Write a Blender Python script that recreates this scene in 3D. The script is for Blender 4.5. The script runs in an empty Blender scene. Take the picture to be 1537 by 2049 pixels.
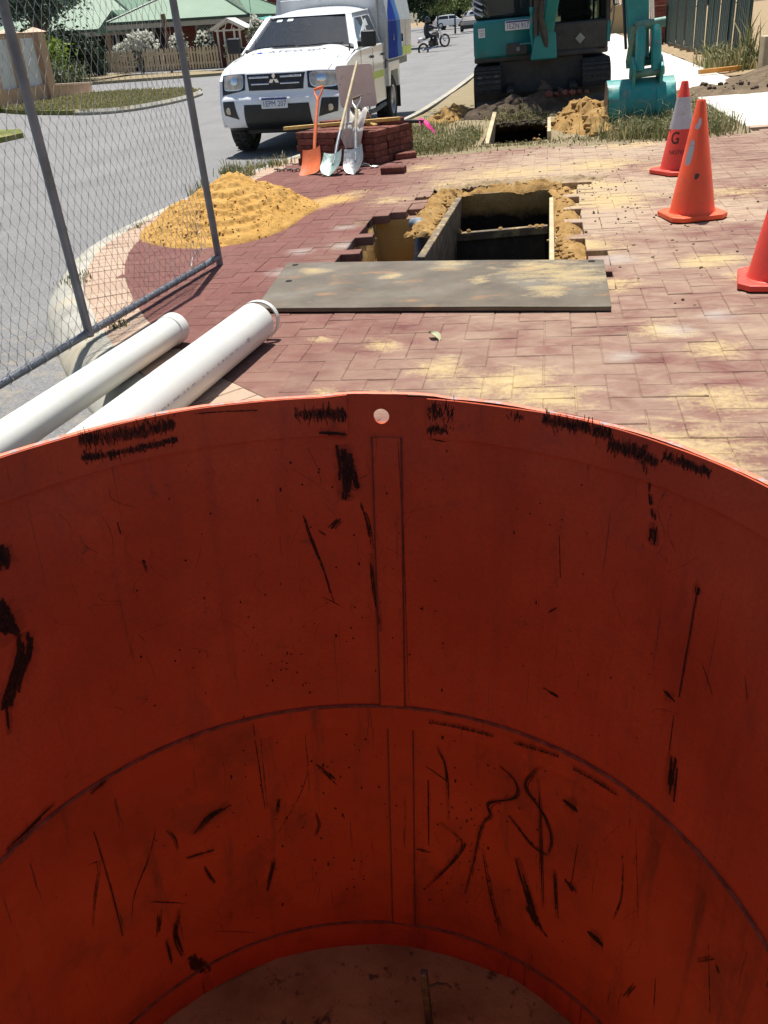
import bpy, bmesh, math, random
from math import sin, cos, pi, radians, sqrt, atan2, exp, floor
from mathutils import Vector, Matrix, noise as mnoise
random.seed(7)
SC = bpy.context.scene
COL = SC.collection

# ---------------------------------------------------------------- camera
F_PX, PITCH, ROLL, YAW, CAM_H = 1732.0, radians(29.275), radians(5.67), radians(-12.218), 1.247
cd = bpy.data.cameras.new('camera')
cam = bpy.data.objects.new('camera', cd)
COL.objects.link(cam)
cd.sensor_fit = 'VERTICAL'; cd.sensor_height = 24.0; cd.sensor_width = 18.0
cd.lens = 24.0 * F_PX / 2049.0
cd.clip_start = 0.02; cd.clip_end = 2000
_X = Vector((1, 0, 0)); _F = Vector((0, cos(PITCH), -sin(PITCH))); _D = Vector((0, -sin(PITCH), -cos(PITCH)))
_ax = cos(ROLL) * _X + sin(ROLL) * _D; _ay = -sin(ROLL) * _X + cos(ROLL) * _D
_R = Matrix.Rotation(-YAW, 3, 'Z')
_ax, _ay, _F = _R @ _ax, _R @ _ay, _R @ _F
cam.matrix_world = Matrix(((_ax.x, -_ay.x, -_F.x, 0), (_ax.y, -_ay.y, -_F.y, 0), (_ax.z, -_ay.z, -_F.z, CAM_H), (0, 0, 0, 1)))
SC.camera = cam

# ---------------------------------------------------------------- light
SUN_EL, SUN_AZ = radians(71), radians(-8)     # azimuth measured from +Y towards +X
w = bpy.data.worlds.new('World'); SC.world = w; w.use_nodes = True
nt = w.node_tree; nt.nodes.clear()
sky = nt.nodes.new('ShaderNodeTexSky'); sky.sky_type = 'NISHITA'; sky.sun_disc = False
sky.sun_elevation = SUN_EL; sky.sun_rotation = SUN_AZ; sky.air_density = 1.0; sky.dust_density = 1.2
bg = nt.nodes.new('ShaderNodeBackground'); bg.inputs[1].default_value = 0.075
wo = nt.nodes.new('ShaderNodeOutputWorld')
nt.links.new(sky.outputs[0], bg.inputs[0]); nt.links.new(bg.outputs[0], wo.inputs[0])
ld = bpy.data.lights.new('sun', 'SUN'); ld.energy = 5.0; ld.angle = radians(0.5); ld.color = (1.0, 0.965, 0.91)
sun = bpy.data.objects.new('sun', ld); COL.objects.link(sun)
sdir = Vector((sin(SUN_AZ) * cos(SUN_EL), cos(SUN_AZ) * cos(SUN_EL), sin(SUN_EL)))
sun.rotation_euler = sdir.to_track_quat('Z', 'Y').to_euler(); sun.location = (0, 0, 30)
SC.view_settings.view_transform = 'Standard'; SC.view_settings.look = 'None'
SC.view_settings.gamma = 1.0; SC.view_settings.use_curve_mapping = False
SC.view_settings.exposure = 0.58
SC.cycles.max_bounces = 8; SC.cycles.transparent_max_bounces = 24

# ---------------------------------------------------------------- helpers
def sm(a, b, x):
    t = min(1.0, max(0.0, (x - a) / (b - a))); return t * t * (3 - 2 * t)
def lerp(a, b, t): return a + (b - a) * t
def fn(x, y, z=0.0, s=1.0): return mnoise.noise(Vector((x * s, y * s, z)))
def fbm(x, y, z=0.0, s=1.0, o=4):
    r = 0; a = 1.0
    for i in range(o):
        r += a * mnoise.noise(Vector((x * s, y * s, z + i * 7.3))); s *= 2.03; a *= 0.5
    return r
def interp(tab, x):
    if x <= tab[0][0]: return tab[0][1]
    for (a, b), (c, d) in zip(tab, tab[1:]):
        if x <= c: return b + (d - b) * (x - a) / (c - a)
    return tab[-1][1]

class MB:
    def __init__(s): s.v = []; s.f = []; s.uv = None
    def add(s, vs, fs):
        o = len(s.v); s.v += [tuple(p) for p in vs]; s.f += [tuple(i + o for i in q) for q in fs]; return s
    def box(s, c, d, m=None, taper=1.0):
        x, y, z = d[0] / 2, d[1] / 2, d[2] / 2; t = taper
        P = [(-x, -y, -z), (x, -y, -z), (x, y, -z), (-x, y, -z), (-x * t, -y * t, z), (x * t, -y * t, z), (x * t, y * t, z), (-x * t, y * t, z)]
        P = [Vector(p) for p in P]
        if m is not None: P = [m @ p for p in P]
        P = [p + Vector(c) for p in P]
        return s.add(P, [(3, 2, 1, 0), (4, 5, 6, 7), (0, 1, 5, 4), (1, 2, 6, 5), (2, 3, 7, 6), (3, 0, 4, 7)])
    def bar(s, a, b, wx, wz, up=(0, 0, 1)):
        a, b = Vector(a), Vector(b); d = b - a; L = d.length; d.normalize()
        x = d.cross(Vector(up)); x = x.normalized() if x.length > 1e-6 else Vector((1, 0, 0)); z = x.cross(d)
        m = Matrix((x, d, z)).transposed()
        return s.box((a + b) / 2, (wx, L, wz), m)
    def cyl(s, a, b, r0, r1=None, n=12, caps=True):
        r1 = r0 if r1 is None else r1
        a, b = Vector(a), Vector(b); d = (b - a).normalized()
        x = d.orthogonal().normalized(); y = d.cross(x)
        P = []
        for q, r in ((a, r0), (b, r1)):
            for i in range(n):
                t = 2 * pi * i / n; P.append(q + r * (cos(t) * x + sin(t) * y))
        Fs = [(i, (i + 1) % n, n + (i + 1) % n, n + i) for i in range(n)]
        if caps: Fs += [tuple(range(n - 1, -1, -1)), tuple(range(n, 2 * n))]
        return s.add(P, Fs)
    def tube(s, pts, r, n=6, caps=True):
        pts = [Vector(p) for p in pts]; rs = r if isinstance(r, (list, tuple)) else [r] * len(pts)
        P = []; x = None
        for i, p in enumerate(pts):
            d = (pts[min(i + 1, len(pts) - 1)] - pts[max(i - 1, 0)]).normalized()
            if x is None: x = d.orthogonal().normalized()
            x = (x - d * x.dot(d)); x = x.normalized() if x.length > 1e-6 else d.orthogonal().normalized()
            y = d.cross(x)
            for k in range(n):
                t = 2 * pi * k / n; P.append(p + rs[i] * (cos(t) * x + sin(t) * y))
        Fs = []
        for i in range(len(pts) - 1):
            for k in range(n):
                Fs.append((i * n + k, i * n + (k + 1) % n, (i + 1) * n + (k + 1) % n, (i + 1) * n + k))
        if caps: Fs += [tuple(range(n - 1, -1, -1)), tuple(range((len(pts) - 1) * n, len(pts) * n))]
        return s.add(P, Fs)
    def lathe(s, prof, n=24, c=(0, 0, 0), m=None, closed=False):
        P = []; c = Vector(c)
        for r, z in prof:
            for i in range(n):
                t = 2 * pi * i / n; q = Vector((r * cos(t), r * sin(t), z)); P.append((m @ q if m is not None else q) + c)
        Fs = []; L = len(prof)
        for j in range(L if closed else L - 1):
            j2 = (j + 1) % L
            for i in range(n): Fs.append((j * n + i, j * n + (i + 1) % n, j2 * n + (i + 1) % n, j2 * n + i))
        return s.add(P, Fs)
    def prism(s, poly, a, b, axis='x'):
        # poly of 2-d points; extruded from a to b along axis ('x': poly=(y,z); 'y': (x,z); 'z': (x,y))
        def mk(p, t): return {'x': (t, p[0], p[1]), 'y': (p[0], t, p[1]), 'z': (p[0], p[1], t)}[axis]
        n = len(poly); P = [mk(p, a) for p in poly] + [mk(p, b) for p in poly]
        return s.add(P, [tuple(range(n - 1, -1, -1)), tuple(range(n, 2 * n))] + [(i, (i + 1) % n, n + (i + 1) % n, n + i) for i in range(n)])
    def grid(s, fnc, nu, nv):
        P = [fnc(i / nu, j / nv) for j in range(nv + 1) for i in range(nu + 1)]
        return s.add(P, [(j * (nu + 1) + i, j * (nu + 1) + i + 1, (j + 1) * (nu + 1) + i + 1, (j + 1) * (nu + 1) + i) for j in range(nv) for i in range(nu)])
    def sheet(s, fnc, nu, nv, th, nrm):
        # a grid with thickness th along -nrm(u,v)
        o = len(s.v); s.grid(fnc, nu, nv); n = (nu + 1) * (nv + 1)
        nn = Vector(nrm) * th
        s.v += [tuple(Vector(p) - nn) for p in s.v[o:o + n]]
        W = nu + 1
        s.f += [tuple(reversed([i + n for i in q])) for q in s.f[-nu * nv:]]
        ed = [(j * W, (j + 1) * W) for j in range(nv)] + [((j + 1) * W + nu, j * W + nu) for j in range(nv)] + [(i + 1, i) for i in range(nu)] + [(nv * W + i, nv * W + i + 1) for i in range(nu)]
        s.f += [(o + a, o + b, o + b + n, o + a + n) for a, b in ed]
        return s
    def mesh(s, name, m=None, smooth=False):
        me = bpy.data.meshes.new(name); me.from_pydata(s.v, [], s.f)
        bm = bmesh.new(); bm.from_mesh(me); bmesh.ops.recalc_face_normals(bm, faces=bm.faces); bm.to_mesh(me); bm.free()
        if m is not None: me.materials.append(m)
        if smooth:
            me.polygons.foreach_set('use_smooth', [True] * len(me.polygons))
        return me
    def build(s, name, m, parent=None, smooth=False, bevel=0, loc=None, seg=2, sharp=35):
        me = s.mesh(name, m, smooth); o = bpy.data.objects.new(name, me); COL.objects.link(o)
        if parent is not None: o.parent = parent
        if loc is not None: o.location = loc
        if smooth and sharp:
            me.set_sharp_from_angle(angle=radians(sharp))
        if bevel:
            b = o.modifiers.new('bevel', 'BEVEL'); b.width = bevel; b.segments = seg; b.limit_method = 'ANGLE'; b.angle_limit = radians(40)
            if hasattr(b, 'harden_normals'): b.harden_normals = False
        return o

def tag(o, label=None, cat=None, group=None, kind=None):
    if label: o['label'] = label
    if cat: o['category'] = cat
    if group: o['group'] = group
    if kind: o['kind'] = kind
    return o
def thing(name, label, cat, loc=(0, 0, 0), rot=(0, 0, 0), group=None):
    o = bpy.data.objects.new(name, None); COL.objects.link(o); o.empty_display_size = 0.1
    o.location = loc; o.rotation_euler = rot
    return tag(o, label, cat, group)
def inst(name, me, parent=None, loc=(0, 0, 0), rot=(0, 0, 0), scl=(1, 1, 1)):
    o = bpy.data.objects.new(name, me); COL.objects.link(o)
    o.parent = parent; o.location = loc; o.rotation_euler = rot; o.scale = scl
    return o
def text_geo(body, size, spacing=1.0):
    cu = bpy.data.curves.new('txt', 'FONT'); cu.body = body; cu.size = size; cu.align_x = 'CENTER'; cu.align_y = 'CENTER'; cu.space_character = spacing
    cu.resolution_u = 3
    ob = bpy.data.objects.new('txt', cu); me = bpy.data.meshes.new_from_object(ob)
    V = [tuple(v.co) for v in me.vertices]; Fc = [tuple(p.vertices) for p in me.polygons]
    bpy.data.objects.remove(ob); bpy.data.curves.remove(cu); bpy.data.meshes.remove(me)
    return V, Fc

# ---------------------------------------------------------------- materials
class NT:
    def __init__(s, name):
        s.m = bpy.data.materials.new(name); s.m.use_nodes = True; s.t = s.m.node_tree; s.n = s.t.nodes
        s.b = s.n['Principled BSDF']; s.out = s.n['Material Output']
    def new(s, typ, **kw):
        o = s.n.new(typ)
        for k, v in kw.items():
            setattr(o, k, v)
        return o
    def l(s, a, b): s.t.links.new(a, b)
    def val(s, sock, v):
        if hasattr(v, 'is_linked') or isinstance(v, bpy.types.NodeSocket): s.l(v, sock)
        else: sock.default_value = v
    def math(s, op, a, b=0.0, clamp=False):
        o = s.new('ShaderNodeMath', operation=op); o.use_clamp = clamp
        s.val(o.inputs[0], a); s.val(o.inputs[1], b); return o.outputs[0]
    def noise(s, vec, scale, detail=4, rough=0.55, dist=0.0):
        o = s.new('ShaderNodeTexNoise'); o.inputs['Scale'].default_value = scale; o.inputs['Detail'].default_value = detail
        o.inputs['Roughness'].default_value = rough; o.inputs['Distortion'].default_value = dist
        if vec is not None: s.l(vec, o.inputs['Vector'])
        return o.outputs['Fac']
    def ramp(s, fac, stops):
        o = s.new('ShaderNodeValToRGB'); e = o.color_ramp.elements
        while len(e) > 1: e.remove(e[-1])
        e[0].position = stops[0][0]; e[0].color = (*stops[0][1], 1) if len(stops[0][1]) == 3 else stops[0][1]
        for p, c in stops[1:]:
            q = e.new(p); q.color = (*c, 1) if len(c) == 3 else c
        s.l(fac, o.inputs[0]); return o.outputs[0]
    def rng(s, fac, a, b, c=0.0, d=1.0):
        o = s.new('ShaderNodeMapRange'); o.clamp = True
        s.l(fac, o.inputs[0]); o.inputs[1].default_value = a; o.inputs[2].default_value = b; o.inputs[3].default_value = c; o.inputs[4].default_value = d
        return o.outputs[0]
    def mix(s, fac, a, b, mode='MIX'):
        o = s.new('ShaderNodeMix', data_type='RGBA', blend_type=mode)
        s.val(o.inputs[0], fac)
        for sock, v in ((o.inputs[6], a), (o.inputs[7], b)):
            if isinstance(v, bpy.types.NodeSocket): s.l(v, sock)
            else: sock.default_value = (*v, 1) if len(v) == 3 else v
        return o.outputs[2]
    def obj(s): return s.new('ShaderNodeTexCoord').outputs['Object']
    def pos(s): return s.new('ShaderNodeNewGeometry').outputs['Position']
    def mapv(s, vec, scale=(1, 1, 1), rot=(0, 0, 0), loc=(0, 0, 0)):
        o = s.new('ShaderNodeMapping'); o.inputs['Scale'].default_value = scale; o.inputs['Rotation'].default_value = rot; o.inputs['Location'].default_value = loc
        s.l(vec, o.inputs['Vector']); return o.outputs[0]
    def rand(s):
        a = s.new('ShaderNodeObjectInfo').outputs['Random']; b = s.new('ShaderNodeNewGeometry').outputs['Random Per Island']
        return s.math('FRACT', s.math('ADD', a, b))
    def bump(s, h, strength=0.3, dist=0.01):
        o = s.new('ShaderNodeBump'); o.inputs['Strength'].default_value = strength; o.inputs['Distance'].default_value = dist
        s.l(h, o.inputs['Height']); s.l(o.outputs[0], s.b.inputs['Normal']); return o
    def done(s, col=None, rough=None, metal=None, spec=None):
        if col is not None: s.val(s.b.inputs['Base Color'], col if isinstance(col, bpy.types.NodeSocket) else (*col, 1))
        if rough is not None: s.val(s.b.inputs['Roughness'], rough)
        if metal is not None: s.val(s.b.inputs['Metallic'], metal)
        if spec is not None: s.b.inputs['Specular IOR Level'].default_value = spec
        return s.m

def pm(name, col, rough=0.6, metal=0.0, var=0.15, scale=6.0, col2=None, dirt=None, dirt_amt=0.3, bump=0.0, bscale=80.0, isl=0.0, spec=0.5, coat=0.0, thr=0.5):
    t = NT(name); vec = t.obj()
    n1 = t.noise(vec, scale, 5)
    a = tuple(c * (1 - var) for c in col); b = col2 or tuple(min(1, c * (1 + var)) for c in col)
    c = t.ramp(n1, [(0.3, a), (0.7, b)])
    if dirt:
        n2 = t.noise(vec, scale * 2.7, 8, 0.65)
        c = t.mix(t.rng(n2, thr, thr + 0.16, 0, dirt_amt), c, dirt)
    if isl:
        r = t.rand(); k = t.new('ShaderNodeHueSaturation'); t.l(c, k.inputs['Color'])
        t.l(t.rng(r, 0, 1, 1 - isl, 1 + isl), k.inputs['Value']); c = k.outputs[0]
    n3 = t.noise(vec, scale * 4, 3)
    if bump: t.bump(t.noise(vec, bscale, 5), bump, 0.01)
    if coat:
        t.b.inputs['Coat Weight'].default_value = coat; t.b.inputs['Coat Roughness'].default_value = 0.06
    return t.done(c, t.rng(n3, 0.3, 0.7, max(0.02, rough - 0.12), min(1, rough + 0.1)), metal, spec)

M = {}
# ================================================================ ground materials
SAND_BLOBS = [(-0.16, 3.17, 0.19), (-0.43, 3.35, 0.12), (0.01, 3.01, 0.14), (0.47, 2.58, 0.22), (0.61, 2.98, 0.15), (0.66, 3.5, 0.11), (0.34, 4.5, 0.13), (0.49, 3.77, 0.12), (-1.61, 7.74, 0.3), (-1.91, 7.3, 0.3), (0.96, 8.03, 0.22), (1.29, 6.76, 0.26), (0.47, 6.74, 0.36), (-0.44, 8.3, 0.55), (-1.19, 8.94, 0.3), (0.44, 8.39, 0.4), (0.24, 5.39, 0.2), (-0.86, 3.1, 0.1), (-0.66, 3.04, 0.11), (-1.04, 3.78, 0.08), (-0.74, 3.68, 0.12), (1.02, 4.49, 0.12), (0.85, 4.91, 0.15), (-0.84, 7.9, 0.3), (-1.27, 7.29, 0.25), (0.74, 9.54, 0.3), (0.3, 7.4, 0.35)]
LIME_BLOBS = [(0.36, 5.02, 0.16), (0.54, 3.76, 0.12), (0.30, 3.45, 0.09), (0.74, 3.95, 0.1), (-1.59, 5.08, 0.12), (-1.33, 5.73, 0.14), (-1.6, 5.6, 0.12), (-1.45, 6.3, 0.12)]
SANDC, SANDC2 = (0.39, 0.28, 0.13), (0.47, 0.355, 0.18)

def blob_mask(t, pos, blobs):
    sx = t.new('ShaderNodeSeparateXYZ'); t.l(pos, sx.inputs[0]); acc = None
    for (u, v, r) in blobs:
        d = t.new('ShaderNodeVectorMath', operation='DISTANCE'); t.l(pos, d.inputs[0]); d.inputs[1].default_value = (u, v, 0)
        f = t.rng(d.outputs['Value'], r * 0.15, r * 1.7, 1, 0)
        acc = f if acc is None else t.math('MAXIMUM', acc, f)
    return acc

def sand_over(t, pos, base, film=0.35, thr=0.56, fines=1.0):
    """dust film, sand drifts and lime smears lying on a surface, in world space"""
    flat = t.mapv(pos, (1, 1, 0.2))
    fine = t.noise(flat, 42, 8, 0.75)
    mid = t.noise(t.mapv(flat, (1.0, 1.9, 1), (0, 0, 0.5)), 5.2, 6, 0.62, 0.6)
    big = t.noise(flat, 1.15, 4, 0.5)
    bl = blob_mask(t, flat, SAND_BLOBS)
    # film of fine dust, everywhere
    fl = t.math('MULTIPLY', t.rng(t.math('ADD', t.math('MULTIPLY', mid, 0.75), t.math('MULTIPLY', big, 0.7)), 0.48, 0.98), film)
    s0_ = t.new('ShaderNodeSeparateXYZ'); t.l(pos, s0_.inputs[0])
    fb = blob_mask(t, flat, [(-0.3, 8.4, 0.75), (0.55, 7.2, 0.5), (0.4, 6.2, 0.4), (-1.1, 7.6, 0.4), (0.6, 9.2, 0.6), (-0.9, 9.2, .4), (1.2, 6.2, .35)])
    fl = t.math('ADD', fl, t.math('MULTIPLY', fb, t.rng(t.math('ADD', mid, t.math('MULTIPLY', fine, 0.4)), 0.48, 0.82, 0.25, 1.0)), True)
    fl = t.math('MULTIPLY', fl, t.rng(s0_.outputs['X'], -1.7, -0.1, 0.14, 1.0))
    c = t.mix(fl, base, (0.35, 0.258, 0.178))
    # drifts
    s = t.math('ADD', t.math('MULTIPLY', bl, 0.34), t.math('MULTIPLY', mid, 0.62))
    s = t.math('ADD', s, t.math('MULTIPLY', t.math('SUBTRACT', fine, 0.5), 0.7))
    s = t.math('ADD', s, t.math('MULTIPLY', t.math('SUBTRACT', big, 0.5), 0.35))
    sxx = t.new('ShaderNodeSeparateXYZ'); t.l(pos, sxx.inputs[0])
    s = t.math('ADD', s, t.math('MULTIPLY', t.rng(sxx.outputs['X'], -1.9, 0.2, -1, 0.75), 0.08))
    k = t.rng(s, thr - 0.09, thr + 0.16)
    sc = t.ramp(t.noise(flat, 17, 5), [(0.3, SANDC), (0.7, SANDC2)])
    c = t.mix(t.math('MULTIPLY', k, 0.93), c, sc)
    bs = blob_mask(t, flat, [(-1.95, 7.25, 0.22), (-1.78, 7.45, 0.22), (-2.1, 6.4, .16), (-2.45, 6.0, .12)])
    k2 = t.rng(t.math('ADD', bs, t.math('MULTIPLY', t.math('SUBTRACT', fine, 0.5), 1.6)), 0.35, 0.75)
    c = t.mix(k2, c, (0.42, 0.26, 0.09))
    lm = t.math('ADD', t.math('MULTIPLY', blob_mask(t, flat, LIME_BLOBS), 0.5), t.math('MULTIPLY', t.noise(t.mapv(flat, (1, 3, 1), (0, 0, -0.35)), 9, 6, 0.7), 0.55))
    c = t.mix(t.rng(lm, 0.50, 0.85, 0, 0.6), c, (0.40, 0.36, 0.32))
    c = t.mix(t.rng(t.noise(flat, 85, 3, 0.6), 0.62, 0.72, 0, 0.4), c, (0.13, 0.09, 0.06))
    c = t.mix(t.rng(t.noise(flat, 3.1, 7, 0.7, 1.0), 0.56, 0.70, 0, 0.3), c, (0.19, 0.12, 0.085))
    return c, k

def brick_mat(name, a, b, film, thr):
    t = NT(name); pos = t.pos(); r = t.rand()
    base = t.ramp(r, [(0.0, a), (0.45, tuple((x + y) / 2 for x, y in zip(a, b))), (1.0, b)])
    spk = t.noise(pos, 130, 4, 0.7)
    base = t.mix(t.rng(spk, 0.56, 0.74, 0, 0.5), base, (0.09, 0.04, 0.03))
    base = t.mix(t.rng(t.noise(pos, 26, 5, 0.6), 0.5, 0.75, 0, 0.35), base, (0.24, 0.13, 0.10))
    c, k = sand_over(t, pos, base, film, thr)
    h = t.math('ADD', t.math('MULTIPLY', t.noise(pos, 75, 6, 0.7), 0.6), t.math('MULTIPLY', k, 0.4))
    t.bump(h, 0.45, 0.006)
    return t.done(c, 0.88, 0, 0.25)
M['brick'] = brick_mat('red_paver', (0.125, 0.042, 0.036), (0.155, 0.055, 0.047), 1.0, 0.57)
M['cream'] = brick_mat('cream_paver', (0.36, 0.25, 0.175), (0.44, 0.32, 0.23), 0.35, 0.72)
t = NT('bedding_sand'); pos = t.pos()
c = t.ramp(t.noise(pos, 14, 6, 0.7), [(0.3, (0.07, 0.04, 0.032)), (0.48, (0.15, 0.08, 0.06)), (0.62, (0.24, 0.15, 0.10)), (0.78, (0.34, 0.25, 0.15))])
c, _k = sand_over(t, pos, c, 1.0, 0.53)
t.bump(t.noise(pos, 60, 8, 0.75), 0.6, 0.01); M['bed'] = t.done(c, 0.95, 0, 0.1)

def sand_mat(name, stops, bscale=45, bstr=0.8):
    t = NT(name); p = t.pos()
    n = t.math('ADD', t.math('MULTIPLY', t.noise(p, 6, 6, 0.6), 0.6), t.math('MULTIPLY', t.noise(p, 38, 5, 0.7), 0.4))
    c = t.ramp(n, stops); t.bump(t.noise(p, bscale, 8, 0.75), bstr, 0.012); return t.done(c, 0.95, 0, 0.1)
M['sand'] = sand_mat('yellow_sand', [(0.3, (0.37, 0.20, 0.05)), (0.5, (0.48, 0.275, 0.08)), (0.7, (0.56, 0.35, 0.12))])
M['dsand'] = sand_mat('damp_sand', [(0.3, (0.23, 0.125, 0.04)), (0.5, (0.34, 0.205, 0.075)), (0.7, (0.43, 0.28, 0.12))])
M['soil'] = sand_mat('dark_soil', [(0.3, (0.045, 0.032, 0.022)), (0.5, (0.085, 0.062, 0.045)), (0.72, (0.16, 0.12, 0.085))])
M['shadowsoil'] = sand_mat('shadowed_brown_soil', [(0.28, (0.07, 0.05, 0.032)), (0.5, (0.15, 0.11, 0.07)), (0.72, (0.27, 0.20, 0.13))])
M['dirt'] = sand_mat('dry_dirt', [(0.28, (0.13, 0.095, 0.06)), (0.5, (0.30, 0.22, 0.13)), (0.72, (0.45, 0.34, 0.20))])

t = NT('asphalt'); pos = t.pos()
agg = t.new('ShaderNodeTexVoronoi'); agg.inputs['Scale'].default_value = 95; t.l(pos, agg.inputs['Vector'])
c = t.ramp(t.noise(pos, 0.7, 6, 0.6), [(0.3, (0.145, 0.143, 0.14)), (0.7, (0.20, 0.198, 0.192))])
c = t.mix(t.rng(agg.outputs['Color'], 0.15, 0.9, 0, 0.55), c, (0.33, 0.32, 0.31), 'MIX')
c = t.mix(t.rng(t.noise(pos, 150, 3, 0.6), 0.52, 0.7, 0, 0.7), c, (0.06, 0.06, 0.06))
c = t.mix(t.rng(t.noise(t.mapv(pos, (2.2, 0.10, 1)), 1.0, 4), 0.52, 0.72, 0, 0.22), c, (0.09, 0.09, 0.09))
dd = t.new('ShaderNodeVectorMath', operation='DISTANCE'); t.l(pos, dd.inputs[0]); dd.inputs[1].default_value = (-2.6, 3.6, -0.1)
c = t.mix(t.math('MULTIPLY', t.rng(dd.outputs['Value'], 0.4, 1.9, 1, 0), t.rng(t.noise(pos, 9, 8, 0.75), 0.5, 0.68, 0, 0.6)), c, (0.36, 0.29, 0.19))
t.bump(t.noise(pos, 120, 4, 0.7), 0.9, 0.008); M['asphalt'] = t.done(c, 0.9, 0, 0.25)

t = NT('kerb_concrete'); pos = t.pos()
c = t.ramp(t.noise(pos, 4, 7, 0.65), [(0.28, (0.22, 0.205, 0.17)), (0.5, (0.36, 0.345, 0.29)), (0.72, (0.45, 0.43, 0.37))])
c = t.mix(t.rng(t.noise(pos, 1.7, 5, 0.6), 0.52, 0.66, 0, 0.55), c, (0.46, 0.36, 0.19))
t.bump(t.noise(pos, 90, 5, 0.7), 0.4, 0.005); M['kerb'] = t.done(c, 0.9, 0, 0.2)
t = NT('path_concrete'); pos = t.pos()
c = t.ramp(t.noise(pos, 2.2, 7, 0.6), [(0.28, (0.46, 0.43, 0.37)), (0.5, (0.56, 0.53, 0.46)), (0.72, (0.62, 0.60, 0.54))])
c = t.mix(t.rng(t.noise(pos, 5, 7, 0.7), 0.55, 0.72, 0, 0.4), c, (0.40, 0.32, 0.2))
t.bump(t.noise(pos, 110, 4, 0.7), 0.3, 0.004); M['path'] = t.done(c, 0.9, 0, 0.2)
t = NT('verge_ground'); pos = t.pos()
n = t.math('ADD', t.math('MULTIPLY', t.noise(pos, 2.4, 6, 0.65), 0.6), t.math('MULTIPLY', t.noise(pos, 19, 6, 0.7), 0.4))
c = t.ramp(n, [(0.26, (0.12, 0.12, 0.05)), (0.36, (0.24, 0.21, 0.11)), (0.52, (0.27, 0.215, 0.135)), (0.7, (0.35, 0.28, 0.18))])
t.bump(t.noise(pos, 55, 8, 0.75), 0.8, 0.02); M['verge'] = t.done(c, 0.95, 0, 0.1)
t = NT('lawn'); pos = t.pos()
n = t.math('ADD', t.math('MULTIPLY', t.noise(pos, 0.9, 6, 0.65), 0.55), t.math('MULTIPLY', t.noise(pos, 9, 6, 0.75), 0.45))
c = t.ramp(n, [(0.3, (0.075, 0.11, 0.025)), (0.47, (0.15, 0.17, 0.05)), (0.58, (0.27, 0.24, 0.09)), (0.72, (0.36, 0.31, 0.15))])
t.bump(t.noise(pos, 30, 8, 0.75), 0.9, 0.03); M['lawn'] = t.done(c, 0.95, 0, 0.1)

# ================================================================ levels
KS = 0.035
def road_z(u, v):
    z = -0.12 - 0.10 * sm(6, 13, v) - 0.03 * sm(20, 50, v)
    return z + KS * max(0.0, -5.0 - u) * (1 - sm(46, 60, v))
KIN = [(-1.0, 2.53), (-1.15, 2.72), (-1.466, 3.06), (-1.795, 3.413), (-2.088, 3.793), (-2.45, 4.33), (-2.772, 4.848), (-2.94, 5.18), (-3.086, 5.583), (-3.216, 6.015), (-3.282, 6.506), (-3.29, 7.03), (-3.21, 8.4), (-3.08, 9.5), (-2.85, 10.5), (-2.5, 11.8), (-2.2, 13.2), (-2.0, 16), (-1.85, 22), (-1.8, 60), (-1.8, 150)]
def kin_u(v): return interp([(b, a) for a, b in KIN], v)
def smooth_line(pts, it=2):
    pts = [Vector((a, b)) for a, b in pts]
    for _ in range(it):
        q = [pts[0]]
        for a, b in zip(pts, pts[1:]): q += [a * 0.75 + b * 0.25, a * 0.25 + b * 0.75]
        pts = q + [pts[-1]]
    return pts
KL = smooth_line(KIN, 2)
def left_n(L, i):
    d = (L[min(i + 1, len(L) - 1)] - L[max(i - 1, 0)]).normalized(); return Vector((-d.y, d.x))

# ---- far ground: one sheet with a rectangular opening where the built levels are
us = [-900, -300, -120, -60, -30, -18, -8, 8, 12, 20, 60, 200, 900]; vs = [-60, -8, 14, 30, 60, 90, 150, 260, 500, 1200]
mb = MB()
P = [(u, v, (road_z(max(u, -60), v) if u < 0 else -0.2) - 0.16) for v in vs for u in us]
nU = len(us)
mb.add(P, [(j * nU + i, j * nU + i + 1, (j + 1) * nU + i + 1, (j + 1) * nU + i) for j in range(len(vs) - 1) for i in range(nU - 1) if not (us[i] >= -8 and us[i + 1] <= 8 and vs[j] >= -8 and vs[j + 1] <= 14)])
tag(mb.build('ground', M['dirt']), kind='structure')

# ---- road
rv = [-8, -2, 0, 1.5, 2.4] + [2.8 + 0.35 * i for i in range(24)] + [11.5, 12.2, 13.2, 14.5, 16, 19, 22, 26, 30, 34, 38, 42, 46, 50, 55, 60, 70, 80, 100, 130, 180, 260]
def r_right(v):
    if v < 2.9: return -1.72
    b = interp([(p.y, p.x) for p in KL], v); return b - 0.10
mb = MB(); N = 18
rows = []
for v in rv:
    R = r_right(v)
    rows.append([(u, v, road_z(u, v)) for u in [lerp(R, -70, (i / N) ** 2.2) for i in range(N + 1)]])
P = [p for r in rows for p in r]
mb.add(P, [(j * (N + 1) + i, j * (N + 1) + i + 1, (j + 1) * (N + 1) + i + 1, (j + 1) * (N + 1) + i) for j in range(len(rv) - 1) for i in range(N)])
tag(mb.build('road', M['asphalt'], smooth=True), kind='structure')

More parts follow.
